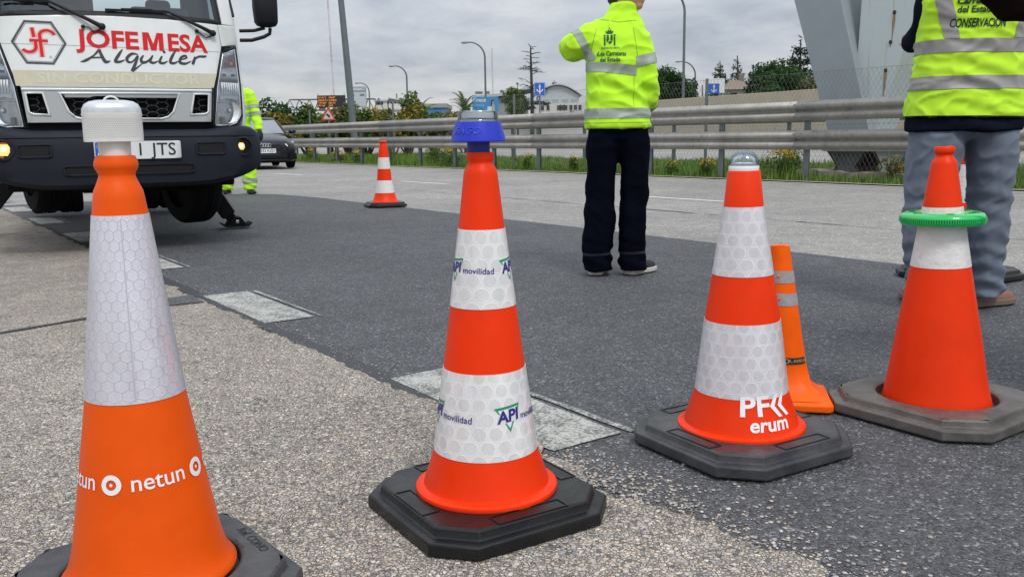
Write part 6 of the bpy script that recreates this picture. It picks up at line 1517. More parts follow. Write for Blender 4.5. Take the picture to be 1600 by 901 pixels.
# ================================================================== THE BLACK CAR  (local: y backwards from the nose)
ca = thing('parked_car', 'black hatchback facing the camera, half hidden behind the truck', 'car', (-6.52, 24.2, 0), R(24))
def car_ring(y, zb, zt, hw, tuck=0.86, top=0.72):
    return [(-hw*0.80, y, zb), (-hw*0.96, y, zb+0.03), (-hw, y, zb+(zt-zb)*0.45), (-hw*0.97, y, zb+(zt-zb)*0.78), (-hw*top-0.0, y, zt-0.015), (-hw*0.35, y, zt+0.012), (0, y, zt+0.018), (hw*0.35, y, zt+0.012), (hw*top, y, zt-0.015), (hw*0.97, y, zb+(zt-zb)*0.78), (hw, y, zb+(zt-zb)*0.45), (hw*0.96, y, zb+0.03), (hw*0.80, y, zb)]
st = [(0.0, 0.30, 0.66, 0.60), (0.05, 0.22, 0.72, 0.74), (0.18, 0.19, 0.78, 0.83), (0.45, 0.18, 0.86, 0.865), (0.9, 0.19, 0.93, 0.87), (1.3, 0.20, 0.96, 0.87), (2.2, 0.20, 0.98, 0.87), (3.2, 0.22, 1.0, 0.86), (3.8, 0.26, 1.0, 0.80), (4.0, 0.36, 0.95, 0.72)]
part('body', B().loft([car_ring(*s) for s in st]), M['car_black'], ca, 50, 0.0)
def gh(y, z, hw): return [(-hw, y, z), (-hw*0.5, y, z+0.012), (0, y, z+0.016), (hw*0.5, y, z+0.012), (hw, y, z)]
ghs = [(1.10, 0.93, 0.74), (1.35, 1.08, 0.69), (1.75, 1.30, 0.60), (2.0, 1.38, 0.57), (2.6, 1.405, 0.565), (3.2, 1.36, 0.55), (3.75, 1.05, 0.64)]
b = B(); b.loft([gh(*g)[:] + [(g[2]+0.10*(g[1] > 1.2), g[0], 0.95), (-g[2]-0.10*(g[1] > 1.2), g[0], 0.95)] for g in ghs]); part('windows', b, M['glass_dark'], ca, 50)
b = B(); b.loft([[(x, y, z+0.01) for x, y, z in gh(y0, z0, hw+0.01)] for y0, z0, hw in ghs[2:6]], caps=False, closed=False); rfm = part('roof', b, M['car_black'], ca, 50); rfm.modifiers.new('solidify', 'SOLIDIFY').thickness = 0.02
for sx in (1, -1):
    b = B(); b.tube([(sx*0.76, 1.10, 0.955), (sx*0.70, 1.36, 1.10), (sx*0.61, 1.76, 1.315)], 0.022, 6); part('pillar', b, M['car_black'], ca, 60)
b = B(); b.add([(-0.70, 1.10, 0.955), (0.70, 1.10, 0.955), (0.565, 1.76, 1.325), (-0.565, 1.76, 1.325)], [(0, 1, 2, 3)]); part('windscreen', b, mat('pale_windscreen', (0.22, 0.24, 0.27), 0.08, spec=0.9), ca, None)
b = B(); b.prism([(-0.36, 0.655), (0.36, 0.655), (0.46, 0.58), (0.40, 0.34), (-0.40, 0.34), (-0.46, 0.58)], -0.035, 0.03); gr = part('grille', b, M['black_plastic'], ca, None, 0.01)
b = B()
for z in (0.38, 0.42, 0.46, 0.56, 0.60): b.box((0, -0.038, z), (0.76, 0.008, 0.008))
part('grille_bars', b, M['rim'], gr, None)
b = B()
for k in range(4):
    b.tube([(-0.0975+0.065*k+0.042*math.cos(a), -0.046, 0.628+0.042*math.sin(a)) for a in [2*math.pi*q/18 for q in range(19)]], 0.0075, 5, caps=False)
part('ring_emblem', b, M['chrome'], gr, 60)
b = B(); b.prism(rrect(0, 0.485, 0.52, 0.115, 0.01), -0.052, -0.040); pl = part('number_plate', b, M['plate_white'], ca, None)
m = text_mesh('5332 KZD', 0.10, 0.001, width=0.42)
for v in m.vertices: v.co = Vector((v.co.x+0.02, -0.0535, 0.485+v.co.y))
link('lettering', m, M['black_print'], pl)
b = B(); b.prism(rrect(-0.24, 0.485, 0.035, 0.11, 0.006), -0.0545, -0.0525); part('plate_band', b, M['plate_blue'], pl, None)
for sg in (1, -1):
    b = B(); P = [(sg*0.50, 0.660), (sg*0.82, 0.735), (sg*0.845, 0.70), (sg*0.80, 0.625), (sg*0.58, 0.585)]
    n = len(P); vs = []
    for d in (0.0, 0.12): vs += [(x, d + 0.05 + 0.40*max(0, (abs(x)-0.56)/0.28)**1.6 - 0.075, z) for x, z in P]
    b.add(vs, [tuple(range(n)), tuple(range(2*n-1, n-1, -1))] + [(k, k+n, (k+1) % n+n, (k+1) % n) for k in range(n)]); hl = part('headlight', b, mat('car_headlamp', (0.62, 0.66, 0.70), 0.12, metal=0.4), ca, None, 0.01)
    b = B(); b.box((sg*0.70, -0.0, 0.33), (0.22, 0.10, 0.16), Matrix.Rotation(R(sg*22), 3, 'Z')); part('air_intake', b, M['chassis'], ca, None, 0.01)
    b = B(); b.sphere((sg*0.955, 1.22, 1.00), (0.105, 0.06, 0.07), 16, 9); b.bar((sg*0.84, 1.25, 0.965), (sg*0.93, 1.23, 0.98), 0.04, 0.03); part('mirror', b, M['car_black'], ca, 60)
    for y in (0.80, 3.25):
        b = B(); b.lathe([(0.19, -0.09), (0.27, -0.10), (0.305, -0.085), (0.312, -0.05), (0.312, 0.05), (0.305, 0.085), (0.27, 0.10), (0.19, 0.09)], 32, caps=False); b.v = [tuple(Matrix.Rotation(R(90), 3, 'Y') @ Vector(v)) for v in b.v]
        w = part('wheel', b, M['tyre'], ca, 40); w.location = (sg*0.78, y, 0.312)
        b = B(); b.lathe([(0.20, 0.07), (0.17, 0.05), (0.05, 0.075), (0.001, 0.075)], 24, caps=False); b.lathe([(0.20, -0.07), (0.17, -0.05), (0.05, -0.075), (0.001, -0.075)], 24, caps=False); b.v = [tuple(Matrix.Rotation(R(90), 3, 'Y') @ Vector(v)) for v in b.v]
        part('rim', b, M['rim'], w, 40)
b = B(); b.box((0, 0.02, 0.235), (1.30, 0.10, 0.05)); part('lip', b, M['black_plastic'], ca, None, 0.01)
b = B(); b.box((0, 2.0, 0.22), (1.3, 3.4, 0.12)); part('underbody', b, M['chassis'], ca, None)

# ================================================================== STEEL PYLON: two leaning box legs on stubs
py = thing('sign_gantry_pylon', 'pair of big pale grey steel legs spreading upwards in a V behind the guard rail', 'pylon', W3(9.0, 13.9))
po = Vector(py.location)
pyl_shaded = mat('pylon_shaded_grey', (0.285, 0.32, 0.345), 0.5, metal=0.1, vary=0.06, vscale=3)  # grey darkened so the paint carries the shade on the left leg
def streaked():
    g = NT('pylon_lit_rust_streaked')
    sp = g.t.nodes.new('ShaderNodeSeparateXYZ'); g.lk(g.c.outputs['Object'], sp.inputs[0])
    st_ = g.noise(1.0, 4, 0.6, vec=g.vec('MULTIPLY', g.c.outputs['Object'], (16, 16, 0.9)))
    pat = g.noise(1.2, 3, 0.6)
    f = g.math('MULTIPLY', g.range(st_, 0.56, 0.72, 0.0, 0.8), g.range(pat, 0.42, 0.6, 0.0, 1.0))
    c = g.mix(f, (0.50, 0.565, 0.565), (0.42, 0.26, 0.10))  # rust streaks over a base made paler for the sky light on this leg
    return g.set(Base_Color=c, Roughness=0.5)
pyl_lit = streaked()
def leg(t0, t1, n0, n1, T0, T1, N0, N1, z0, z1, m):
    b = B(); lo = [W3(t0, n0, z0), W3(t1, n0, z0), W3(t1, n1, z0), W3(t0, n1, z0)]; hi = [W3(T0, N0, z1), W3(T1, N0, z1), W3(T1, N1, z1), W3(T0, N1, z1)]
    b.add([v-po for v in lo+hi], [(3,2,1,0),(4,5,6,7),(0,1,5,4),(1,2,6,5),(2,3,7,6),(3,0,4,7)]); return b
l1 = part('leg', leg(9.50, 8.72, 13.6, 14.35, 11.65, 10.55, 13.6, 14.48, 0.50, 6.6, 0), pyl_shaded, py, None, 0.012)
l2 = part('leg', leg(9.25, 8.88, 13.75, 14.30, 9.05, 6.85, 13.75, 14.85, 0.50, 6.6, 0), pyl_lit, py, None, 0.012)
for lg, (ta, tb) in ((l1, (9.62, 8.78)), (l2, (8.72, 8.06))):
    fl = leg(ta, tb, 13.5, 14.3, ta, tb, 13.5, 14.3, 0.45, 0.50, 0); part('flange', fl, pyl_shaded, lg, None, 0.006)
    nb = B()
    for dt in (0.08, 0.5, 0.9):
        for dn in (0.04, 0.76):
            c = W3(ta-(ta-tb)*dt, 13.5+dn, 0.525) - po; nb.lathe([(0.025, c.z-0.02), (0.025, c.z+0.03), (0.001, c.z+0.03)], 8, (c.x, c.y))
    stuff(part('bolts', nb, M['rust'], lg, None))
    tm2 = (ta+tb)/2
    # hourglass stub of crossed plates
    sb = B(); w0, w1 = (ta-tb)*0.46, (ta-tb)*0.22
    for dn in (0.08, 0.70):
        q = [(tm2+w0, 0.45), (tm2-w0, 0.45), (tm2-w1, 0.20), (tm2-w0*0.7, 0.03), (tm2+w0*0.9, -0.02), (tm2+w1, 0.20)]
        vs = [W3(t, 13.5+dn, z)-po for t, z in q] + [W3(t, 13.5+dn+0.03, z)-po for t, z in q]; n = 6
        sb.add(vs, [tuple(range(n)), tuple(range(2*n-1, n-1, -1))] + [(k, k+n, (k+1) % n+n, (k+1) % n) for k in range(n)])
    part('stub_plate', sb, mat('stub_dark_paint', (0.10, 0.11, 0.115), 0.7, vary=0.4, vscale=6) if lg is l1 else pyl_lit, lg, None)
    wb = B()
    for sgn in (1, -1):
        q = [W3(tm2+sgn*w0, 13.58, 0.45)-po, W3(tm2+sgn*w0, 14.2, 0.45)-po, W3(tm2+sgn*w1, 14.2, 0.2)-po, W3(tm2+sgn*w1, 13.58, 0.2)-po, W3(tm2+sgn*w0*0.85, 14.2, 0.0)-po, W3(tm2+sgn*w0*0.85, 13.58, 0.0)-po]
        e_ = DD*0.03*sgn
        wb.add(q + [v-e_ for v in q], [(0,1,2,3),(3,2,4,5),(6,9,8,7),(9,11,10,8),(0,3,9,6),(3,5,11,9),(1,7,8,2),(2,8,10,4)])
    part('stub_web', wb, M['rust'], lg, None)
b = B(); q = []
rngp = random.Random(5)
for t in [10.0 - 0.18*k for k in range(14)]: q.append((t, 13.30 + rngp.uniform(-0.07, 0.07), 0.12 + rngp.uniform(-0.03, 0.03)))
vs = [W3(t, n, z)-po for t, n, z in q] + [W3(t, 14.6, z)-po for t, n, z in q] + [W3(t, n-0.05, -0.02)-po for t, n, z in q]
k = len(q); b.add(vs, [(i, i+1, i+1+k, i+k) for i in range(k-1)] + [(i+2*k, i+1+2*k, i+1, i) for i in range(k-1)]); part('footing', b, M['concrete_old'], py, None)
# a clump of dry weed growing on the footing
th = thing('dry_weed', 'yellowing weed clump growing at the foot of the right steel leg', 'weed', W3(8.15, 13.25))
bw = B()
for _ in range(26):
    a = random.random()*6.28; q_ = random.uniform(0.05, 0.22); bw.tube([(0, 0, 0), (q_*0.5*math.cos(a), q_*0.5*math.sin(a), 0.2), (q_*math.cos(a), q_*math.sin(a), random.uniform(0.15, 0.42))], [0.006, 0.005, 0.002], 4)
part('stems', bw, mat('dry_stem', (0.20, 0.14, 0.05), 0.9), th, None); stuff(link('leaves', leaf_cloud(clumpy(0, 0, 0.2, 0.2, 0.2, 0.18, 8), 260, 0.03, 0.5), M['leaf_yellow'], th))

# ================================================================== LAMP POSTS, SIGNS, GANTRY
def at(x, y): return (x, y, 0)
big = thing('lamp_post', 'tall tapering grey lamp post leaning slightly, just behind the guard rail', 'lamp post', (-5.36, 31.6, 0))
b = B(); b.tube([(0, 0, -0.1), (-0.18, 0.02, 3.2), (-0.40, 0.03, 7.0), (-0.55, 0.05, 10.0)], [0.125, 0.115, 0.095, 0.075], 20); p0 = part('pole', b, M['lamp_post'], big, 60)
b = B(); b.tube([(-0.55, 0.05, 10.0), (-0.75, 0.05, 10.5), (-1.5, 0.05, 10.8)], 0.05, 10); b.ell([(-1.8, 0.05, 10.75, 0.3, 0.12), (-1.8, 0.05, 10.85, 0.32, 0.13), (-1.8, 0.05, 10.92, 0.2, 0.08)], 20); part('lamp_head', b, M['lamp_post'], big, 50)
b = B(); b.box((0, 0, 0.01), (0.4, 0.4, 0.03)); part('base_plate', b, M['lamp_post'], big, None)
def street_lamp(label, x, y, h, rad, arm, side=-1, curved=True):
    th = thing('lamp_post', label, 'lamp post', (x, y, 0), 0, 'curved lamp posts along the far road')
    zc = h - arm*0.95; pts = [(0, 0, 0), (0, 0, zc*0.5), (0, 0, zc)]
    for k in range(1, 9):
        a = math.pi/2*k/8; pts.append((side*arm*(1-math.cos(a)), 0, zc + arm*0.95*math.sin(a)))
    b = B(); b.tube(pts, [rad*1.3, rad*1.1, rad] + [rad*(1-0.045*k) for k in range(1, 9)], 8); part('pole', b, M['lamp_post'], th, 60)
    hx = side*arm; b = B(); b.tube([(hx, 0, h), (hx+side*0.12, 0, h-0.01), (hx+side*0.5, 0, h-0.03), (hx+side*0.72, 0, h-0.05)], [rad*0.8, 0.10, 0.12, 0.05], 10); part('lamp_head', b, M['steel_far'], th, 50)
    return th
street_lamp('curved lamp post rising above the billboard left of the bare tree', -2.20, 85, 9.35, 0.085, 1.45)
street_lamp('smaller curved lamp post right of the white exit sign', -12.25, 110, 9.25, 0.10, 1.4)
street_lamp('small curved lamp post mostly behind the tall grey pole', -21.4, 140, 9.1, 0.10, 1.4)
street_lamp('tall lamp post right of the yellow jacket, its curve at the top edge', 10.45, 55, 9.4, 0.075, 1.6)
street_lamp('curved lamp post with a pale oval head right of the tall one', 22.3, 110, 9.3, 0.10, 1.7)

def panel_sign(name, label, x, y, w, z0, z1, m, posts, mp=None, cat='road sign', rz=0.0):
    th = thing(name, label, cat, (x, y, 0), rz)
    b = B(); b.prism(rrect(0, (z0+z1)/2, w, z1-z0, min(w, z1-z0)*0.06), -0.03, 0.03); p = part('panel', b, m, th, None)
    b = B()
    for px in posts: b.tube([(px, 0.08, 0), (px, 0.08, z1-0.05)], 0.045, 8)
    part('post', b, mp or M['steel_post'], th, 60); return th, p
def on_sign(p, m, mt, x=0, z=0, name='lettering', y=-0.036):
    for v in m.vertices: v.co = Vector((v.co.x + x, y, v.co.y + z))
    return link(name, m, mt, p)
th, p = panel_sign('road_sign', 'square blue sign with a white arrow symbol in front of the bare tree', 1.83, 55, 0.66, 3.14, 3.93, M['sign_blue'], (0,))
on_sign(p, stroke([(0, -0.30), (0, 0.12)], 0.07), M['sign_white'], 0, 3.54, 'symbol'); on_sign(p, poly_mesh([[(-0.08, 0.10), (0.08, 0.10), (0, 0.30)]]), M['sign_white'], 0, 3.54, 'symbol')
on_sign(p, stroke(arc(0, 0.05, 0.19, 195, 345), 0.05), M['sign_white'], 0, 3.52, 'symbol', -0.038); on_sign(p, stroke([(-0.18, 0.02), (0.0, -0.2), (0.18, 0.02)], 0.03), M['sign_white'], 0, 3.52, 'symbol', -0.040)
on_sign(p, outline(rrect(0, 0, 0.60, 0.73, 0.03), 0.015), M['sign_white'], 0, 3.535, 'border', -0.037)
th, p = panel_sign('road_sign', 'small square blue sign in front of a white panel near the fence post', 12.28, 55, 0.66, 3.14, 3.72, M['sign_blue'], (0,))
on_sign(p, stroke([(0, -0.24), (0, 0.10)], 0.06), M['sign_white'], 0, 3.43, 'symbol'); on_sign(p, poly_mesh([[(-0.07, 0.08), (0.07, 0.08), (0, 0.25)]]), M['sign_white'], 0, 3.43, 'symbol'); on_sign(p, stroke(arc(0, 0.02, 0.17, 200, 340), 0.045), M['sign_white'], 0, 3.41, 'symbol', -0.038)
panel_sign('road_sign', 'blank white panel behind the small blue arrow sign', 12.95, 58, 1.35, 3.30, 4.20, M['sign_white'], (-0.5, 0.5))
th, p = panel_sign('road_sign', 'blue sign cut off by the right edge of the photo behind the vest', 16.95, 30, 0.75, 2.70, 3.30, M['sign_blue'], (0,))
on_sign(p, text_mesh('s', 0.22, 0.004), M['sign_white'], -0.26, 2.87); on_sign(p, stroke([(-0.36, 0), (0.36, 0)], 0.03), M['sign_white'], 0, 3.14, 'border')
# triangular warning sign
th = thing('warning_sign', 'red bordered triangular road sign with a black curve symbol beyond the guard rail', 'road sign', (-6.155, 31, 0))
tri = lambda s, z: [(-0.25*s, z-0.145*s), (0.25*s, z-0.145*s), (0, z+0.29*s)]
b = B(); b.prism(tri(1.0, 1.545), -0.01, 0.01); p = part('panel', b, M['sign_red'], th, None)
b = B(); b.prism(tri(0.70, 1.545), -0.016, -0.0115); part('face', b, mat('sign_pink_white', (0.66, 0.50, 0.47), 0.5), p, None)
on_sign(p, glyph([([(-0.02, 0.07), (-0.035, 0.03), (0.03, 0.0), (0.02, -0.06)], [0.035, 0.045, 0.045, 0.035])]), M['black_print'], 0, 1.545, 'symbol', -0.0185)
b = B(); b.tube([(0, 0.03, 0), (0, 0.03, 1.78)], 0.03, 8); part('post', b, M['steel_post'], th, 60)
# sign bridge over the road with the lit message panel and the white exit sign
ga = thing('sign_gantry', 'distant lattice sign bridge spanning the road on the left', 'gantry', (-24.0, 125, 0))
b = B(); x0, x1, z0, z1 = -6.7, 6.8, 4.75, 6.12
b.bar((x0, 0, z0), (x1, 0, z0-0.25), 0.15, 0.15); b.bar((x0+0.8, 0, z1), (x1-1.2, 0, z1-0.05), 0.15, 0.15); b.bar((x0, 1.2, z0), (x1, 1.2, z0-0.25), 0.15, 0.15); b.bar((x0+0.8, 1.2, z1), (x1-1.2, 1.2, z1-0.05), 0.15, 0.15)
part('chords', b, M['lamp_post'], ga, None)
n = 10; 
for k in range(n):
    xa = x0 + (x1-x0)*k/n; xb = x0 + (x1-x0)*(k+0.5)/n; xc = x0 + (x1-x0)*(k+1)/n
    b = B(); b.bar((xa, 0, z0-0.02*k), (xb, 0, z1), 0.10, 0.10); b.bar((xb, 0, z1), (xc, 0, z0-0.02*k), 0.10, 0.10); b.bar((xb, 0, z1), (xb, 1.2, z1), 0.08, 0.08); part('lattice', b, M['lamp_post'], ga, None)
b = B(); b.tube([(x0+0.3, 0.6, 0), (x0+0.3, 0.6, z0)], 0.2, 10); b.tube([(2.5, 0.6, 0), (2.5, 0.6, z0)], 0.2, 10); b.tube([(2.0, 0.6, 0), (2.5, 0.6, z0)], 0.12, 10); part('leg', b, M['lamp_post'], ga, 60)
vms = thing('message_sign', 'black electronic message sign with lit amber rows mounted on the sign bridge', 'sign', (-24.2, 124.5, 0))
b = B(); b.box((0, 0, 5.78), (3.75, 0.6, 1.60)); p = part('panel', b, M['led_panel'], vms, None, 0.03)
b = B(); rr_ = random.Random(3)
for row, nchar in ((6.30, (6, 5)), (5.95, (7, 6)), (5.60, (6, 5)), (5.25, (5, 3))):
    for blk, (xa, nc) in enumerate(zip((-1.70, -0.30), nchar)):
        for q in range(nc):
            for u in range(3):
                for w_ in range(4):
                    if rr_.random() < 0.62: b.box((xa + q*0.185 + u*0.052, -0.305, row - 0.11 + w_*0.062), (0.042, 0.02, 0.048))
stuff(part('lit_dots', b, M['led'], p, None))
b = B()
for x in (-1.8, 0, 1.75): b.tube([(x, 0, 6.5), (x, 0, 6.85)], 0.04, 6)
for x in (-1.3, 1.4): b.box((x, 0, 4.75), (0.8, 0.4, 0.5))
part('mounts', b, M['lamp_post'], vms, None)
th = thing('exit_sign', 'tall pale grey exit sign on the sign bridge partly behind the grey pole', 'road sign', (-20.62, 124.3, 0))
b = B(); b.prism(rrect(0, 6.0, 2.45, 2.1, 0.1), -0.05, 0.05); p = part('panel', b, M['sign_grey'], th, None)
b = B(); b.prism(rrect(0, 7.36, 2.45, 0.56, 0.1), -0.05, 0.05); p2 = part('top_panel', b, M['sign_grey'], th, None)
on_sign(p2, outline(rrect(0, 0, 2.36, 0.50, 0.1), 0.07), M['black_print'], 0, 7.36, 'border', -0.056); on_sign(p, outline(rrect(0, 0, 2.36, 2.02, 0.1), 0.06), M['lamp_post'], 0, 6.0, 'border', -0.056)
on_sign(p2, stroke([(-0.95, -0.12), (-0.80, 0.13)], 0.09), M['black_print'], 0, 7.36, 'symbol', -0.057); on_sign(p2, stroke([(-0.78, -0.12), (-0.62, 0.13)], 0.07), M['black_print'], 0, 7.36, 'symbol', -0.057); on_sign(p2, stroke([(0.75, 0), (1.0, 0)], 0.08), M['black_print'], 0, 7.36, 'symbol', -0.057)
on_sign(p, text_mesh('LAS', 0.36, 0.012), M['black_print'], -0.66, 6.55, 'lettering', -0.057); on_sign(p, text_mesh('GER', 0.36, 0.012), M['black_print'], 0.66, 6.55, 'lettering', -0.057)
# billboard and masts
th = thing('billboard', 'blue advertising hoarding reading Crece with a figure at its right side', 'billboard', (-2.10, 80, 0))
b = B(); b.prism(rrect(0, 3.58, 2.30, 1.25, 0.02), -0.08, 0.08); p = part('panel', b, M['billboard'], th, None)
on_sign(p, text_mesh('Crece', 0.46, 0.012), M['sign_white'], -0.52, 3.93, 'lettering', -0.088); on_sign(p, text_mesh('cuenta', 0.32, 0.004), mat('pale_blue_print', (0.25, 0.48, 0.68), 0.5), -0.52, 3.50, 'lettering', -0.088)
on_sign(p, poly_mesh([[(-0.16, -0.5), (0.22, -0.5), (0.18, -0.05), (0.10, 0.08), (-0.02, 0.08), (-0.10, -0.05)]]), mat('print_figure', (0.42, 0.40, 0.42), 0.6), 0.62, 3.50, 'printed_figure', -0.088)
on_sign(p, poly_mesh([[(0.12*math.cos(a), 0.16*math.sin(a)) for a in [2*math.pi*k/16 for k in range(16)]]]), mat('print_face', (0.42, 0.27, 0.22), 0.6), 0.65, 3.74, 'printed_figure', -0.090)
on_sign(p, poly_mesh([[(-0.20, -0.35), (-0.16, 0.15), (0, 0.24), (0.15, 0.12), (0.1, 0.08), (-0.06, 0.1), (-0.09, -0.3)]]), M['black_print'], 0.66, 3.72, 'printed_figure', -0.092)
on_sign(p, poly_mesh([rrect(0, 0, 0.36, 0.36, 0.02)]), M['sign_white'], 0.35, 3.18, 'print_box', -0.091)
b = B()
for x in (-0.9, 0.9): b.tube([(x, 0.12, 0), (x, 0.12, 4.1)], 0.07, 8)
part('post', b, M['lamp_post'], th, 60)
def mast(label, x, y, h, lean, m1, m2, w):
    th = thing('radio_mast', label, 'mast', (x, y, 0)); n = 9
    for k in range(n):
        b = B(); za, zb = h*k/n, h*(k+1)/n
        for dx in (-w/2, w/2): b.bar((dx+lean*za/h, 0, za), (dx+lean*zb/h, 0, zb), w*0.35, w*0.35)
        for q in range(6):
            z = za + (zb-za)*q/6; b.bar((-w/2+lean*z/h, 0, z), (w/2+lean*z/h, 0, z+(zb-za)/6), w*0.15, w*0.15)
        part('section', b, m1 if k % 2 else m2, th, None)
mast('very tall thin red and pale radio mast left of the grey lamp post', -95.2, 500, 125, -2.6, M['mast'], mat('mast_white', (0.5, 0.5, 0.52), 0.7), 0.55)
mast('thin grey radio mast right of the curved lamp post', -8.8, 500, 48, -0.3, M['mast_dark'], mat('mast_pale', (0.42, 0.43, 0.46), 0.7), 0.5)

# ================================================================== BUILDINGS
def building(name, label, x, y, rz=0.0): return thing(name, label, 'building', (x, y, 0), rz)
def wins(th, xs, z0, z1, y, w, m=None):
    for x in xs:
        b = B(); b.box((x, y-0.01, (z0+z1)/2), (w+0.12, 0.06, z1-z0+0.12)); f_ = part('window', b, M['window_pale'], th, None)
        b = B(); b.box((x, y-0.04, (z0+z1)/2), (w, 0.04, z1-z0)); part('pane', b, m or M['window'], f_, None)
        if w > 0.7:
            b = B(); b.box((x, y-0.062, (z0+z1)/2), (0.05, 0.02, z1-z0)); part('mullion', b, M['window_pale'], f_, None)
th = building('office_building', 'pale building with an arched roof and dark windows beside the yellow jacket', 5.0, 90)
b = B(); b.box((0, 4, 1.95), (5.0, 8, 3.9)); part('wall', b, M['wall_white'], th, None)
b = B(); b.prism([(-2.1, 3.9), (2.0, 3.9), (2.0, 4.6)] + [(2.0-4.1*k/12, 4.6+1.1*math.sin(math.pi*min(1, k/12*0.9+0.03))) for k in range(13)] + [(-2.1, 4.4)], 2.0, 8); part('arched_storey', b, mat('pale_cladding', (0.42, 0.46, 0.47), 0.6, vary=0.05), th, None)
b = B(); n = 14; pts_ = [(2.3-4.7*k/n, 4.55+1.22*math.sin(math.pi*min(1, k/n*0.9+0.03))) for k in range(n+1)]; b.prism(pts_ + [(x, z+0.12) for x, z in pts_[::-1]], 1.6, 8.2); part('roof', b, M['roof_grey'], th, None)
wins(th, (-1.75, -1.2, -0.15, 0.2, 0.55, 1.05, 1.5, 1.95), 3.25, 3.72, 0, 0.30); wins(th, (-1.3, -0.4, 0.6, 1.5), 4.05, 4.4, 2.0, 0.7, mat('pale_glass', (0.30, 0.35, 0.37), 0.2))
b = B(); b.box((0, -0.15, 2.75), (5.2, 0.3, 0.12)); part('ledge', b, M['wall_white'], th, None)
b = B(); b.box((-3.4, 0.5, 1.1), (3.6, 0.3, 2.3)); part('yard_wall', b, M['wall_white'], th, None)
th = building('warehouse', 'grey low building with a swept light roof behind the billboard', -1.0, 97)
b = B(); b.box((0.4, 5, 2.35), (5.2, 10, 4.7)); part('wall', b, M['wall_grey'], th, None)
b = B(); b.prism([(-3.0, 4.75), (-2.6, 5.05), (0.4, 5.25), (3.4, 5.95), (3.4, 5.75), (0.4, 5.0), (-2.6, 4.75)], -0.6, 10); part('roof', b, M['roof_grey'], th, None)
wins(th, (-1.6, -0.6, 0.4, 1.4, 2.4), 4.25, 4.7, 0, 0.7)
b = B(); b.box((-2.3, 3, 5.5), (0.8, 0.8, 0.25)); b.box((-1.4, 3, 5.5), (0.5, 0.5, 0.3)); b.box((0.2, 3, 5.6), (0.4, 0.4, 0.3)); part('roof_units', b, M['lamp_post'], th, None)
th = building('warehouse', 'long low building clad in bright blue with a grey roof right of the exit sign', -9.6, 112)
b = B(); b.box((0.3, 5, 2.2), (3.0, 10, 4.4)); part('wall', b, M['blue_clad'], th, None)
b = B(); b.box((0.3, 5, 4.6), (3.3, 10.4, 0.5)); part('roof', b, M['wall_grey'], th, None)
th = building('apartment_building', 'far pale building with dark open top floor, left of the small curved lamp post', -25.3, 180)
b = B(); b.box((0, 4, 3.6), (2.6, 8, 7.2)); part('wall', b, M['wall_white'], th, None); b = B(); b.box((0, 4, 8.05), (2.7, 8.4, 0.35)); part('roof', b, M['roof_grey'], th, None); b = B(); b.box((-0.4, 4.2, 7.55), (1.6, 7, 0.75)); part('open_floor', b, M['window'], th, None); b = B(); b.box((0.85, 4, 7.5), (0.8, 7.9, 0.7)); part('tower', b, M['wall_white'], th, None)
th = building('apartment_building', 'far pale building with a sloping grey roof beside the small curved lamp post', -22.2, 180)
b = B(); b.box((0, 4, 3.7), (3.2, 8, 7.4)); part('wall', b, M['wall_white'], th, None); b = B(); b.prism([(-1.7, 8.65), (1.7, 8.0), (1.7, 7.85), (-1.7, 8.45)], -0.3, 8.3); part('roof', b, M['roof_grey'], th, None)
b = B(); b.prism([(-1.6, 7.35), (1.6, 7.35), (1.6, 7.9), (-1.6, 8.5)], 0.3, 7.8); part('attic', b, M['wall_grey'], th, None); wins(th, (-1.1, -0.3, 0.5, 1.2), 7.45, 7.8, 0.3, 0.45); b = B(); b.box((-0.3, 3, 9.0), (0.25, 0.25, 1.0)); part('chimney', b, M['roof_tile'], th, None)
th = building('office_building', 'broad pale low building behind the bushes right of the exit sign', -18.6, 170)
b = B(); b.box((0, 5, 2.9), (9.5, 10, 5.8)); part('wall', b, M['wall_white'], th, None); b = B(); b.box((0, 5, 5.95), (9.9, 10.4, 0.3)); part('roof', b, M['roof_grey'], th, None); wins(th, [-4+1.0*k for k in range(9)], 4.6, 5.3, 0, 0.6)
th = building('house', 'small house with a tiled hip roof among the conifers on the right', 18.2, 72)
b = B(); b.box((0, 2, 2.1), (2.4, 4, 4.2)); part('wall', b, M['wall_white'], th, None); b = B(); b.add([(-1.5, -0.4, 4.15), (1.5, -0.4, 4.15), (1.5, 4.4, 4.15), (-1.5, 4.4, 4.15), (-0.3, 2, 5.0), (0.3, 2, 5.0)], [(0,1,5,4),(1,2,5),(2,3,4,5),(3,0,4),(3,2,1,0)]); rfh = part('roof', b, M['roof_tile'], th, None); b = B(); b.box((0.5, 2.0, 5.1), (0.35, 0.35, 0.7)); part('chimney', b, M['roof_tile'], rfh, None); wins(th, (-0.5, 0.55), 3.3, 3.9, 0, 0.4)
th = building('house', 'pair of white flat roofed blocks left of the small blue sign', 15.2, 80)
b = B(); b.box((0, 2, 2.0), (2.8, 4, 4.1)); b.box((0.1, 2.4, 4.5), (1.5, 3, 0.9)); part('wall', b, M['wall_white'], th, None); b = B(); b.box((0.1, 2.4, 5.0), (1.6, 3.1, 0.1)); b.box((-0.9, 0.5, 4.1), (1.4, 2, 0.1)); part('roof', b, M['roof_grey'], th, None); wins(th, (-0.8, 0.2, 0.9), 3.2, 3.7, 0, 0.35)
b = B(); b.tube([(1.9, 1, 0), (1.9, 1, 5.0)], 0.08, 6); part('chimney', b, M['roof_tile'], th, None)

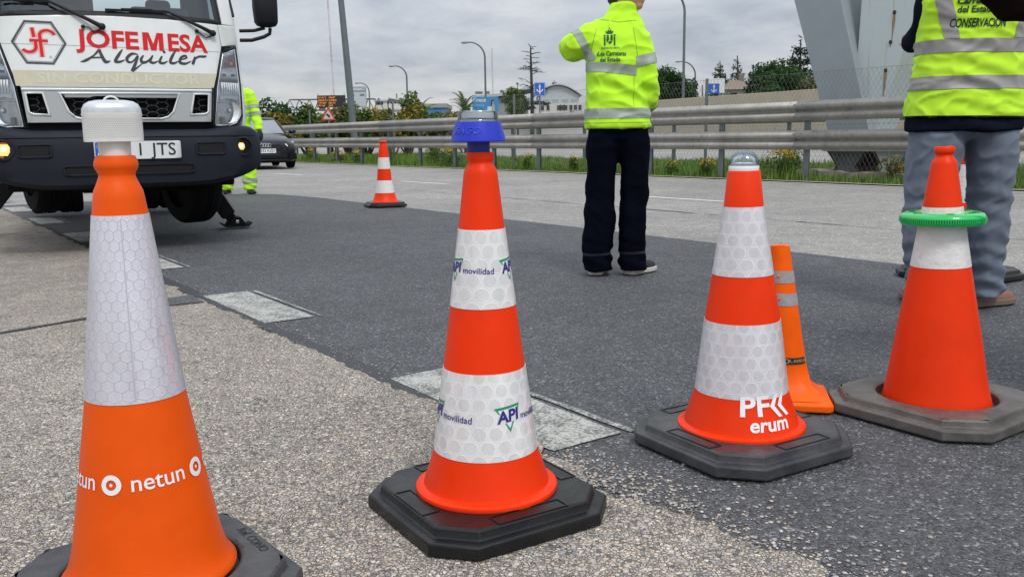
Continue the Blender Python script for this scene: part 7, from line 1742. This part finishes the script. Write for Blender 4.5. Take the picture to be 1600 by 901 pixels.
# rust running down from bolt holes on the pale leg
for lg, t, z, L, w in ((l2, 8.56, 2.66, 0.42, 0.05), (l2, 8.60, 2.20, 0.08, 0.03), (l2, 8.66, 1.76, 0.42, 0.06)):
    n_ = 13.745; b = B(); v = []
    rr = random.Random(int(z*100)); k = 7
    for i in range(k):
        f = i/(k-1); ww = w*(0.35 + 0.65*math.sin(math.pi*min(1, f*1.1+0.12)))*(0.7+0.5*rr.random()); dt = -0.09*L*f + 0.07*L*f*2
        v.append((W3(t+ww/2+dt, n_, z-L*f)-po, W3(t-ww/2+dt, n_, z-L*f)-po))
    b.add([p for q in v for p in q], [(2*i, 2*i+1, 2*i+3, 2*i+2) for i in range(k-1)]); part('rust_streak', b, mat('rust_stain', (0.30, 0.20, 0.10), 0.8, vary=0.4, vscale=20), lg, None)
    b = B(); c = W3(t, n_, z)-po; b.sphere(tuple(c), (0.03, 0.03, 0.035), 10, 6); part('rusty_hole', b, M['rust'], lg, None)

# hills behind everything
b = B(); nx = 60; vs = []
for k in range(nx+1):
    x = -900 + 1800*k/nx; h = 9 + 7*noise.noise((k*0.21, 0.3, 0)) + 3*noise.noise((k*0.7, 2.3, 0)); vs += [(x, 900, -1), (x, 960, max(3, h)), (x, 1100, max(2, h*0.7))]
b.add(vs, [(3*i+j, 3*i+3+j, 3*i+4+j, 3*i+1+j) for i in range(nx) for j in (0, 1)]); struct('hills', b, mat('far_woodland', (0.10, 0.13, 0.12), 0.95, vary=0.2, vscale=0.02), 60)

# ================================================================== TREES AND SHRUBS
def shrub(label, x, y, w, h, m, n=700, size=0.11, name='shrub', k=9, grp='shrubs beyond the guard rail'):
    if grp and y < 50: h *= 1.17; w *= 1.15
    return plant(name, label, 'shrub', (x, y, 0), M[m], clumpy(0, 0, h*0.52, w*0.62, w*0.42, h*0.46, int(k*1.5)), int(n*2.0), size*1.05, grp, None, None, 0.55)
shrub('dark green rounded bush above the roof of the black car', -10.4, 39, 1.9, 2.15, 'leaf_dark', 1500, 0.09, k=14)
shrub('yellow green bush right of the dark bush by the car', -9.35, 38, 1.1, 1.8, 'leaf_yellow', 900, 0.09)
shrub('leafy green and yellow shrub under the left end of the sign bridge', -8.75, 40, 1.5, 1.95, 'leaf_mid', 1100, 0.10)
shrub('golden shrub left of the triangular sign', -8.2, 42, 1.3, 1.85, 'leaf_yellow', 1000, 0.09)
shrub('tall mixed green shrub behind the triangular sign', -7.3, 41, 1.4, 2.05, 'leaf_olive', 1100, 0.10)
shrub('green shrub right of the triangular sign', -6.7, 40, 0.9, 2.0, 'leaf_mid', 900, 0.10)
shrub('greenish shrub immediately right of the tall grey pole', -5.4, 42, 1.2, 1.75, 'leaf_olive', 900, 0.10)
shrub('tall loose green shrub rising above its neighbours right of the pole', -4.8, 43, 1.4, 2.45, 'leaf_mid', 1300, 0.10)
shrub('bright yellow bush right of the grey pole', -4.35, 39, 1.1, 1.75, 'leaf_yellow', 1000, 0.09)
shrub('olive shrub behind the roof of the black car at its left', -11.2, 41, 1.6, 1.9, 'leaf_olive', 1000, 0.09)
shrub('dull green shrub between the golden shrub and the sign bridge leg', -7.8, 44, 1.5, 1.9, 'leaf_mid', 1100, 0.10)
shrub('olive yellow shrub hidden partly by the tall grey pole', -6.05, 43, 1.3, 1.85, 'leaf_yellow', 1000, 0.10)
shrub('low olive shrub right of the bright yellow bush', -3.55, 43, 1.4, 1.7, 'leaf_olive', 1000, 0.10)
shrub('reddish gold shrub left of the low golden bush', -2.9, 45, 1.3, 1.75, 'leaf_yellow', 1000, 0.10)
shrub('long olive shrub clump beneath the far end of the sign bridge', -10.0, 45, 2.2, 1.9, 'leaf_olive', 1300, 0.10)
shrub('rounded yellow green shrub between two golden ones left of the pole', -6.9, 44, 1.6, 1.95, 'leaf_yellow', 1200, 0.10)
shrub('mixed green shrub in the gap right of the bright yellow bush', -3.9, 46, 1.9, 1.95, 'leaf_mid', 1200, 0.10)
shrub('low golden bush left of the blue lamp', -2.2, 44, 1.5, 1.75, 'leaf_yellow', 1000, 0.09)
shrub('olive coloured bush just left of the billboard', -3.4, 66, 1.9, 2.9, 'leaf_olive', 1300, 0.14)
shrub('long dull bush row in front of the distant blue building', -3.4, 60, 2.6, 2.3, 'leaf_yellow', 1200, 0.13)
shrub('small yellow green bush in front of the arched building', 5.75, 84, 1.1, 3.1, 'leaf_yellow', 500, 0.13)
shrub('brownish grey shrub beside the dark pines against the steel leg', 18.9, 57, 2.0, 4.3, 'leaf_olive', 1500, 0.12)
shrub('low green garden shrub right of the small blue sign', 15.6, 66, 1.8, 3.7, 'leaf_mid', 900, 0.12)
def feather(label, x, y, h, w, m, n=16, name='palm_tree', leafs=26):
    """feathery plant: a trunk with arching fronds, each frond two rows of leaflets"""
    th = thing(name, label, 'tree', (x, y, 0)); b = B(); b.tube([(0, 0, 0), (0.03, 0, h*0.5), (0, 0, h*0.72)], [0.10, 0.09, 0.07], 8); part('trunk', b, M['bark'], th, 60)
    f = B()
    for k in range(n):
        a = 2*math.pi*k/n + random.uniform(-0.2, 0.2); e0 = random.uniform(0.2, 1.35); L = w*random.uniform(0.75, 1.1); P = []
        base = Vector((0, 0, h*random.uniform(0.45, 0.74)))
        for q in range(9):
            s = q/8; el_ = e0 - 1.4*s*s; P.append(base.copy()); base = base + Vector((math.cos(a)*math.cos(el_), math.sin(a)*math.cos(el_), math.sin(el_)))*L/8
        for q in range(leafs):
            s = q/leafs*7.9; i = int(s); p = P[i].lerp(P[i+1], s-i); d = (P[i+1]-P[i]).normalized(); sd = d.cross(Vector((0, 0, 1))).normalized()
            for sg in (1, -1):
                t = p + (sd*sg*0.75 + d*0.5 + Vector((0, 0, -0.25)))*L*0.22*(1-0.5*q/leafs); w_ = d*L*0.022
                f.add([p-w_, p+w_, t], [(0, 1, 2)])
    stuff(link('fronds', f.mesh('fronds', False), M[m], th)); return th
feather('palm with arching fronds just left of the billboard', -2.95, 60, 3.85, 1.5, 'leaf_mid', 22)
feather('feathery green tree rising right of the yellow bush', -4.55, 46, 2.95, 1.15, 'leaf_mid', 18)
feather('thin leafed dark palm between the billboard and its neighbour', -2.55, 66, 3.3, 0.8, 'leaf_blue', 14)
plant('broadleaf_tree', 'broad bushy green tree with long drooping leaves right of the billboard', 'tree', (0.50, 60, 0), M['leaf_mid'], clumpy(0, 0, 2.75, 1.05, 0.9, 1.15, 16), 2600, 0.16, None, (2.6, 0.10), None, 0.22, -0.2, 6)
# bare dead conifer
th = thing('bare_tree', 'leafless dead conifer with thin drooping branches left of the blue arrow sign', 'tree', (1.47, 60, 0))
b = B(); b.tube([(0, 0, 0), (0.02, 0, 3), (-0.03, 0, 5.6), (-0.05, 0, 6.5), (-0.2, 0, 6.68)], [0.14, 0.11, 0.07, 0.035, 0.02], 8); part('trunk', b, M['bark_dark'], th, 60)
for z, L, nb in ((6.2, 0.35, 4), (5.9, 0.6, 5), (5.4, 0.85, 7), (5.0, 0.6, 5), (4.7, 0.9, 6), (4.1, 1.15, 8), (3.7, 1.3, 8), (3.3, 1.3, 9), (2.9, 1.2, 8)):
    b = B()
    for k in range(nb):
        a = random.random()*6.28; l = L*random.uniform(0.6, 1.15); up_ = random.uniform(-0.30, 0.55); z = z + random.uniform(-0.25, 0.25)
        P = [Vector((0, 0, z)), Vector((l*0.5*math.cos(a), l*0.5*math.sin(a), z+l*up_*0.5)), Vector((l*math.cos(a), l*math.sin(a), z+l*up_*0.6))]
        b.tube(P, [0.024, 0.016, 0.008], 4)
        for q in range(9):
            s = random.uniform(0.35, 1); p = P[0].lerp(P[2], s); b.tube([p, p+Vector((random.uniform(-.2, .2), random.uniform(-.2, .2), random.uniform(-.18, .2)))*L*0.8], [0.010, 0.005], 4)
    stuff(part('branch', b, M['bark_dark'], th, None))
stuff(link('needles', leaf_cloud([(0.35, 0, 2.9, 0.9, 0.6, 0.14), (-0.3, 0, 2.6, 0.8, 0.6, 0.12), (0.95, 0, 2.85, 0.4, 0.3, 0.1)], 420, 0.10, 0.3), M['leaf_blue'], th))
def conifer(label, x, y, h, w, m, tiers=11, n=1400, size=0.13, z0=0.25, name='conifer_tree', droop=0.1):
    cl_ = []
    for i in range(tiers):
        f = i/(tiers-1); z = h*(z0 + (0.97-z0)*f); r = w*(1-f)**0.75*0.62 + 0.05
        for k in range(5):
            a = 2*math.pi*k/5 + i*1.9; q = r*random.uniform(0.5, 0.9); cl_.append((q*math.cos(a), q*math.sin(a), z-droop*r, r*0.55, r*0.55, h*0.05))
    return plant(name, label, 'tree', (x, y, 0), M[m], cl_, int(n*1.7), size, None, (h*0.97, h*0.018), None, 0.35, 0.5, 12)
conifer('dark conifer peeping over the arched roof building', 4.9, 100, 6.9, 2.3, 'leaf_dark', 10, 1000, 0.2)
conifer('slim dark conifer at the left edge of the yellow jacket', 6.7, 72, 4.3, 1.4, 'leaf_dark', 9, 800, 0.14)
conifer('dark blunt conifer left of the taller open spruce', 17.2, 75, 6.75, 2.3, 'leaf_dark', 10, 1700, 0.15)
conifer('tall open spruce with tiered branches right of the small blue sign', 18.6, 75, 7.2, 2.4, 'leaf_blue', 12, 1300, 0.14, droop=0.3)
conifer('small dark cypress behind the bare tree', 0.75, 85, 5.6, 0.7, 'leaf_dark', 8, 500, 0.14)
conifer('tall dark cedar rising against the steel leg', 19.6, 62, 7.1, 3.6, 'leaf_blue', 9, 2600, 0.17, droop=0.15)
conifer('ragged dark pine at the left end of the right hand trees', 16.2, 61, 5.2, 1.3, 'leaf_blue', 7, 800, 0.14, 0.45)
def pine(label, x, y, h, w, m, n=3000, size=0.13, grp=None):
    return plant('stone_pine', label, 'tree', (x, y, 0), M[m], clumpy(0, 0, h*0.72, w*0.56, w*0.42, h*0.29, 30, 0.36), int(n*1.8), size, grp, (h*0.7, h*0.025), None, 0.4, 0.4, 7)
pine('big rounded dark pine right of the yellow jacket', 11.4, 70, 5.9, 3.6, 'leaf_dark', 3400)
pine('smaller rounded dark pine beside the tall lamp post', 13.1, 70, 5.5, 2.6, 'leaf_dark', 2400)
pine('wide domed bright green pine on the right above the beige wall', 17.8, 60, 5.5, 3.7, 'leaf_dark', 3800)
pine('dark green pine behind the wide domed pine', 19.0, 64, 5.7, 3.0, 'leaf_dark', 2600)
shrub('low dark hedge on top of the beige wall right of the yellow jacket', 10.6, 66, 2.6, 3.6, 'leaf_dark', 1300, 0.13, 'hedge')
shrub('olive hedge under the dark pines above the wall', 17.0, 58, 3.4, 3.9, 'leaf_dark', 1600, 0.12, 'hedge')
# the far line of trees on the left, beyond the sign bridge
b = [(-70+2.2*i, 210+random.uniform(-8, 8), random.uniform(2.0, 3.6), 2.2, 2.0, random.uniform(1.6, 2.8)) for i in range(34)]
stuff(tag(link('far_treeline', leaf_cloud(b, 9000, 0.45, 0.6), M['leaf_olive']), 'far olive green line of trees under the sign bridge on the left', 'treeline'))
b = [(28+3.5*i, 120+random.uniform(-8, 8), random.uniform(3, 5), 3.2, 3.0, random.uniform(2.4, 4.4)) for i in range(16)]
stuff(tag(link('far_treeline', leaf_cloud(b, 6000, 0.45, 0.6), M['leaf_dark']), 'dark line of trees behind the steel legs and the vested person', 'treeline'))
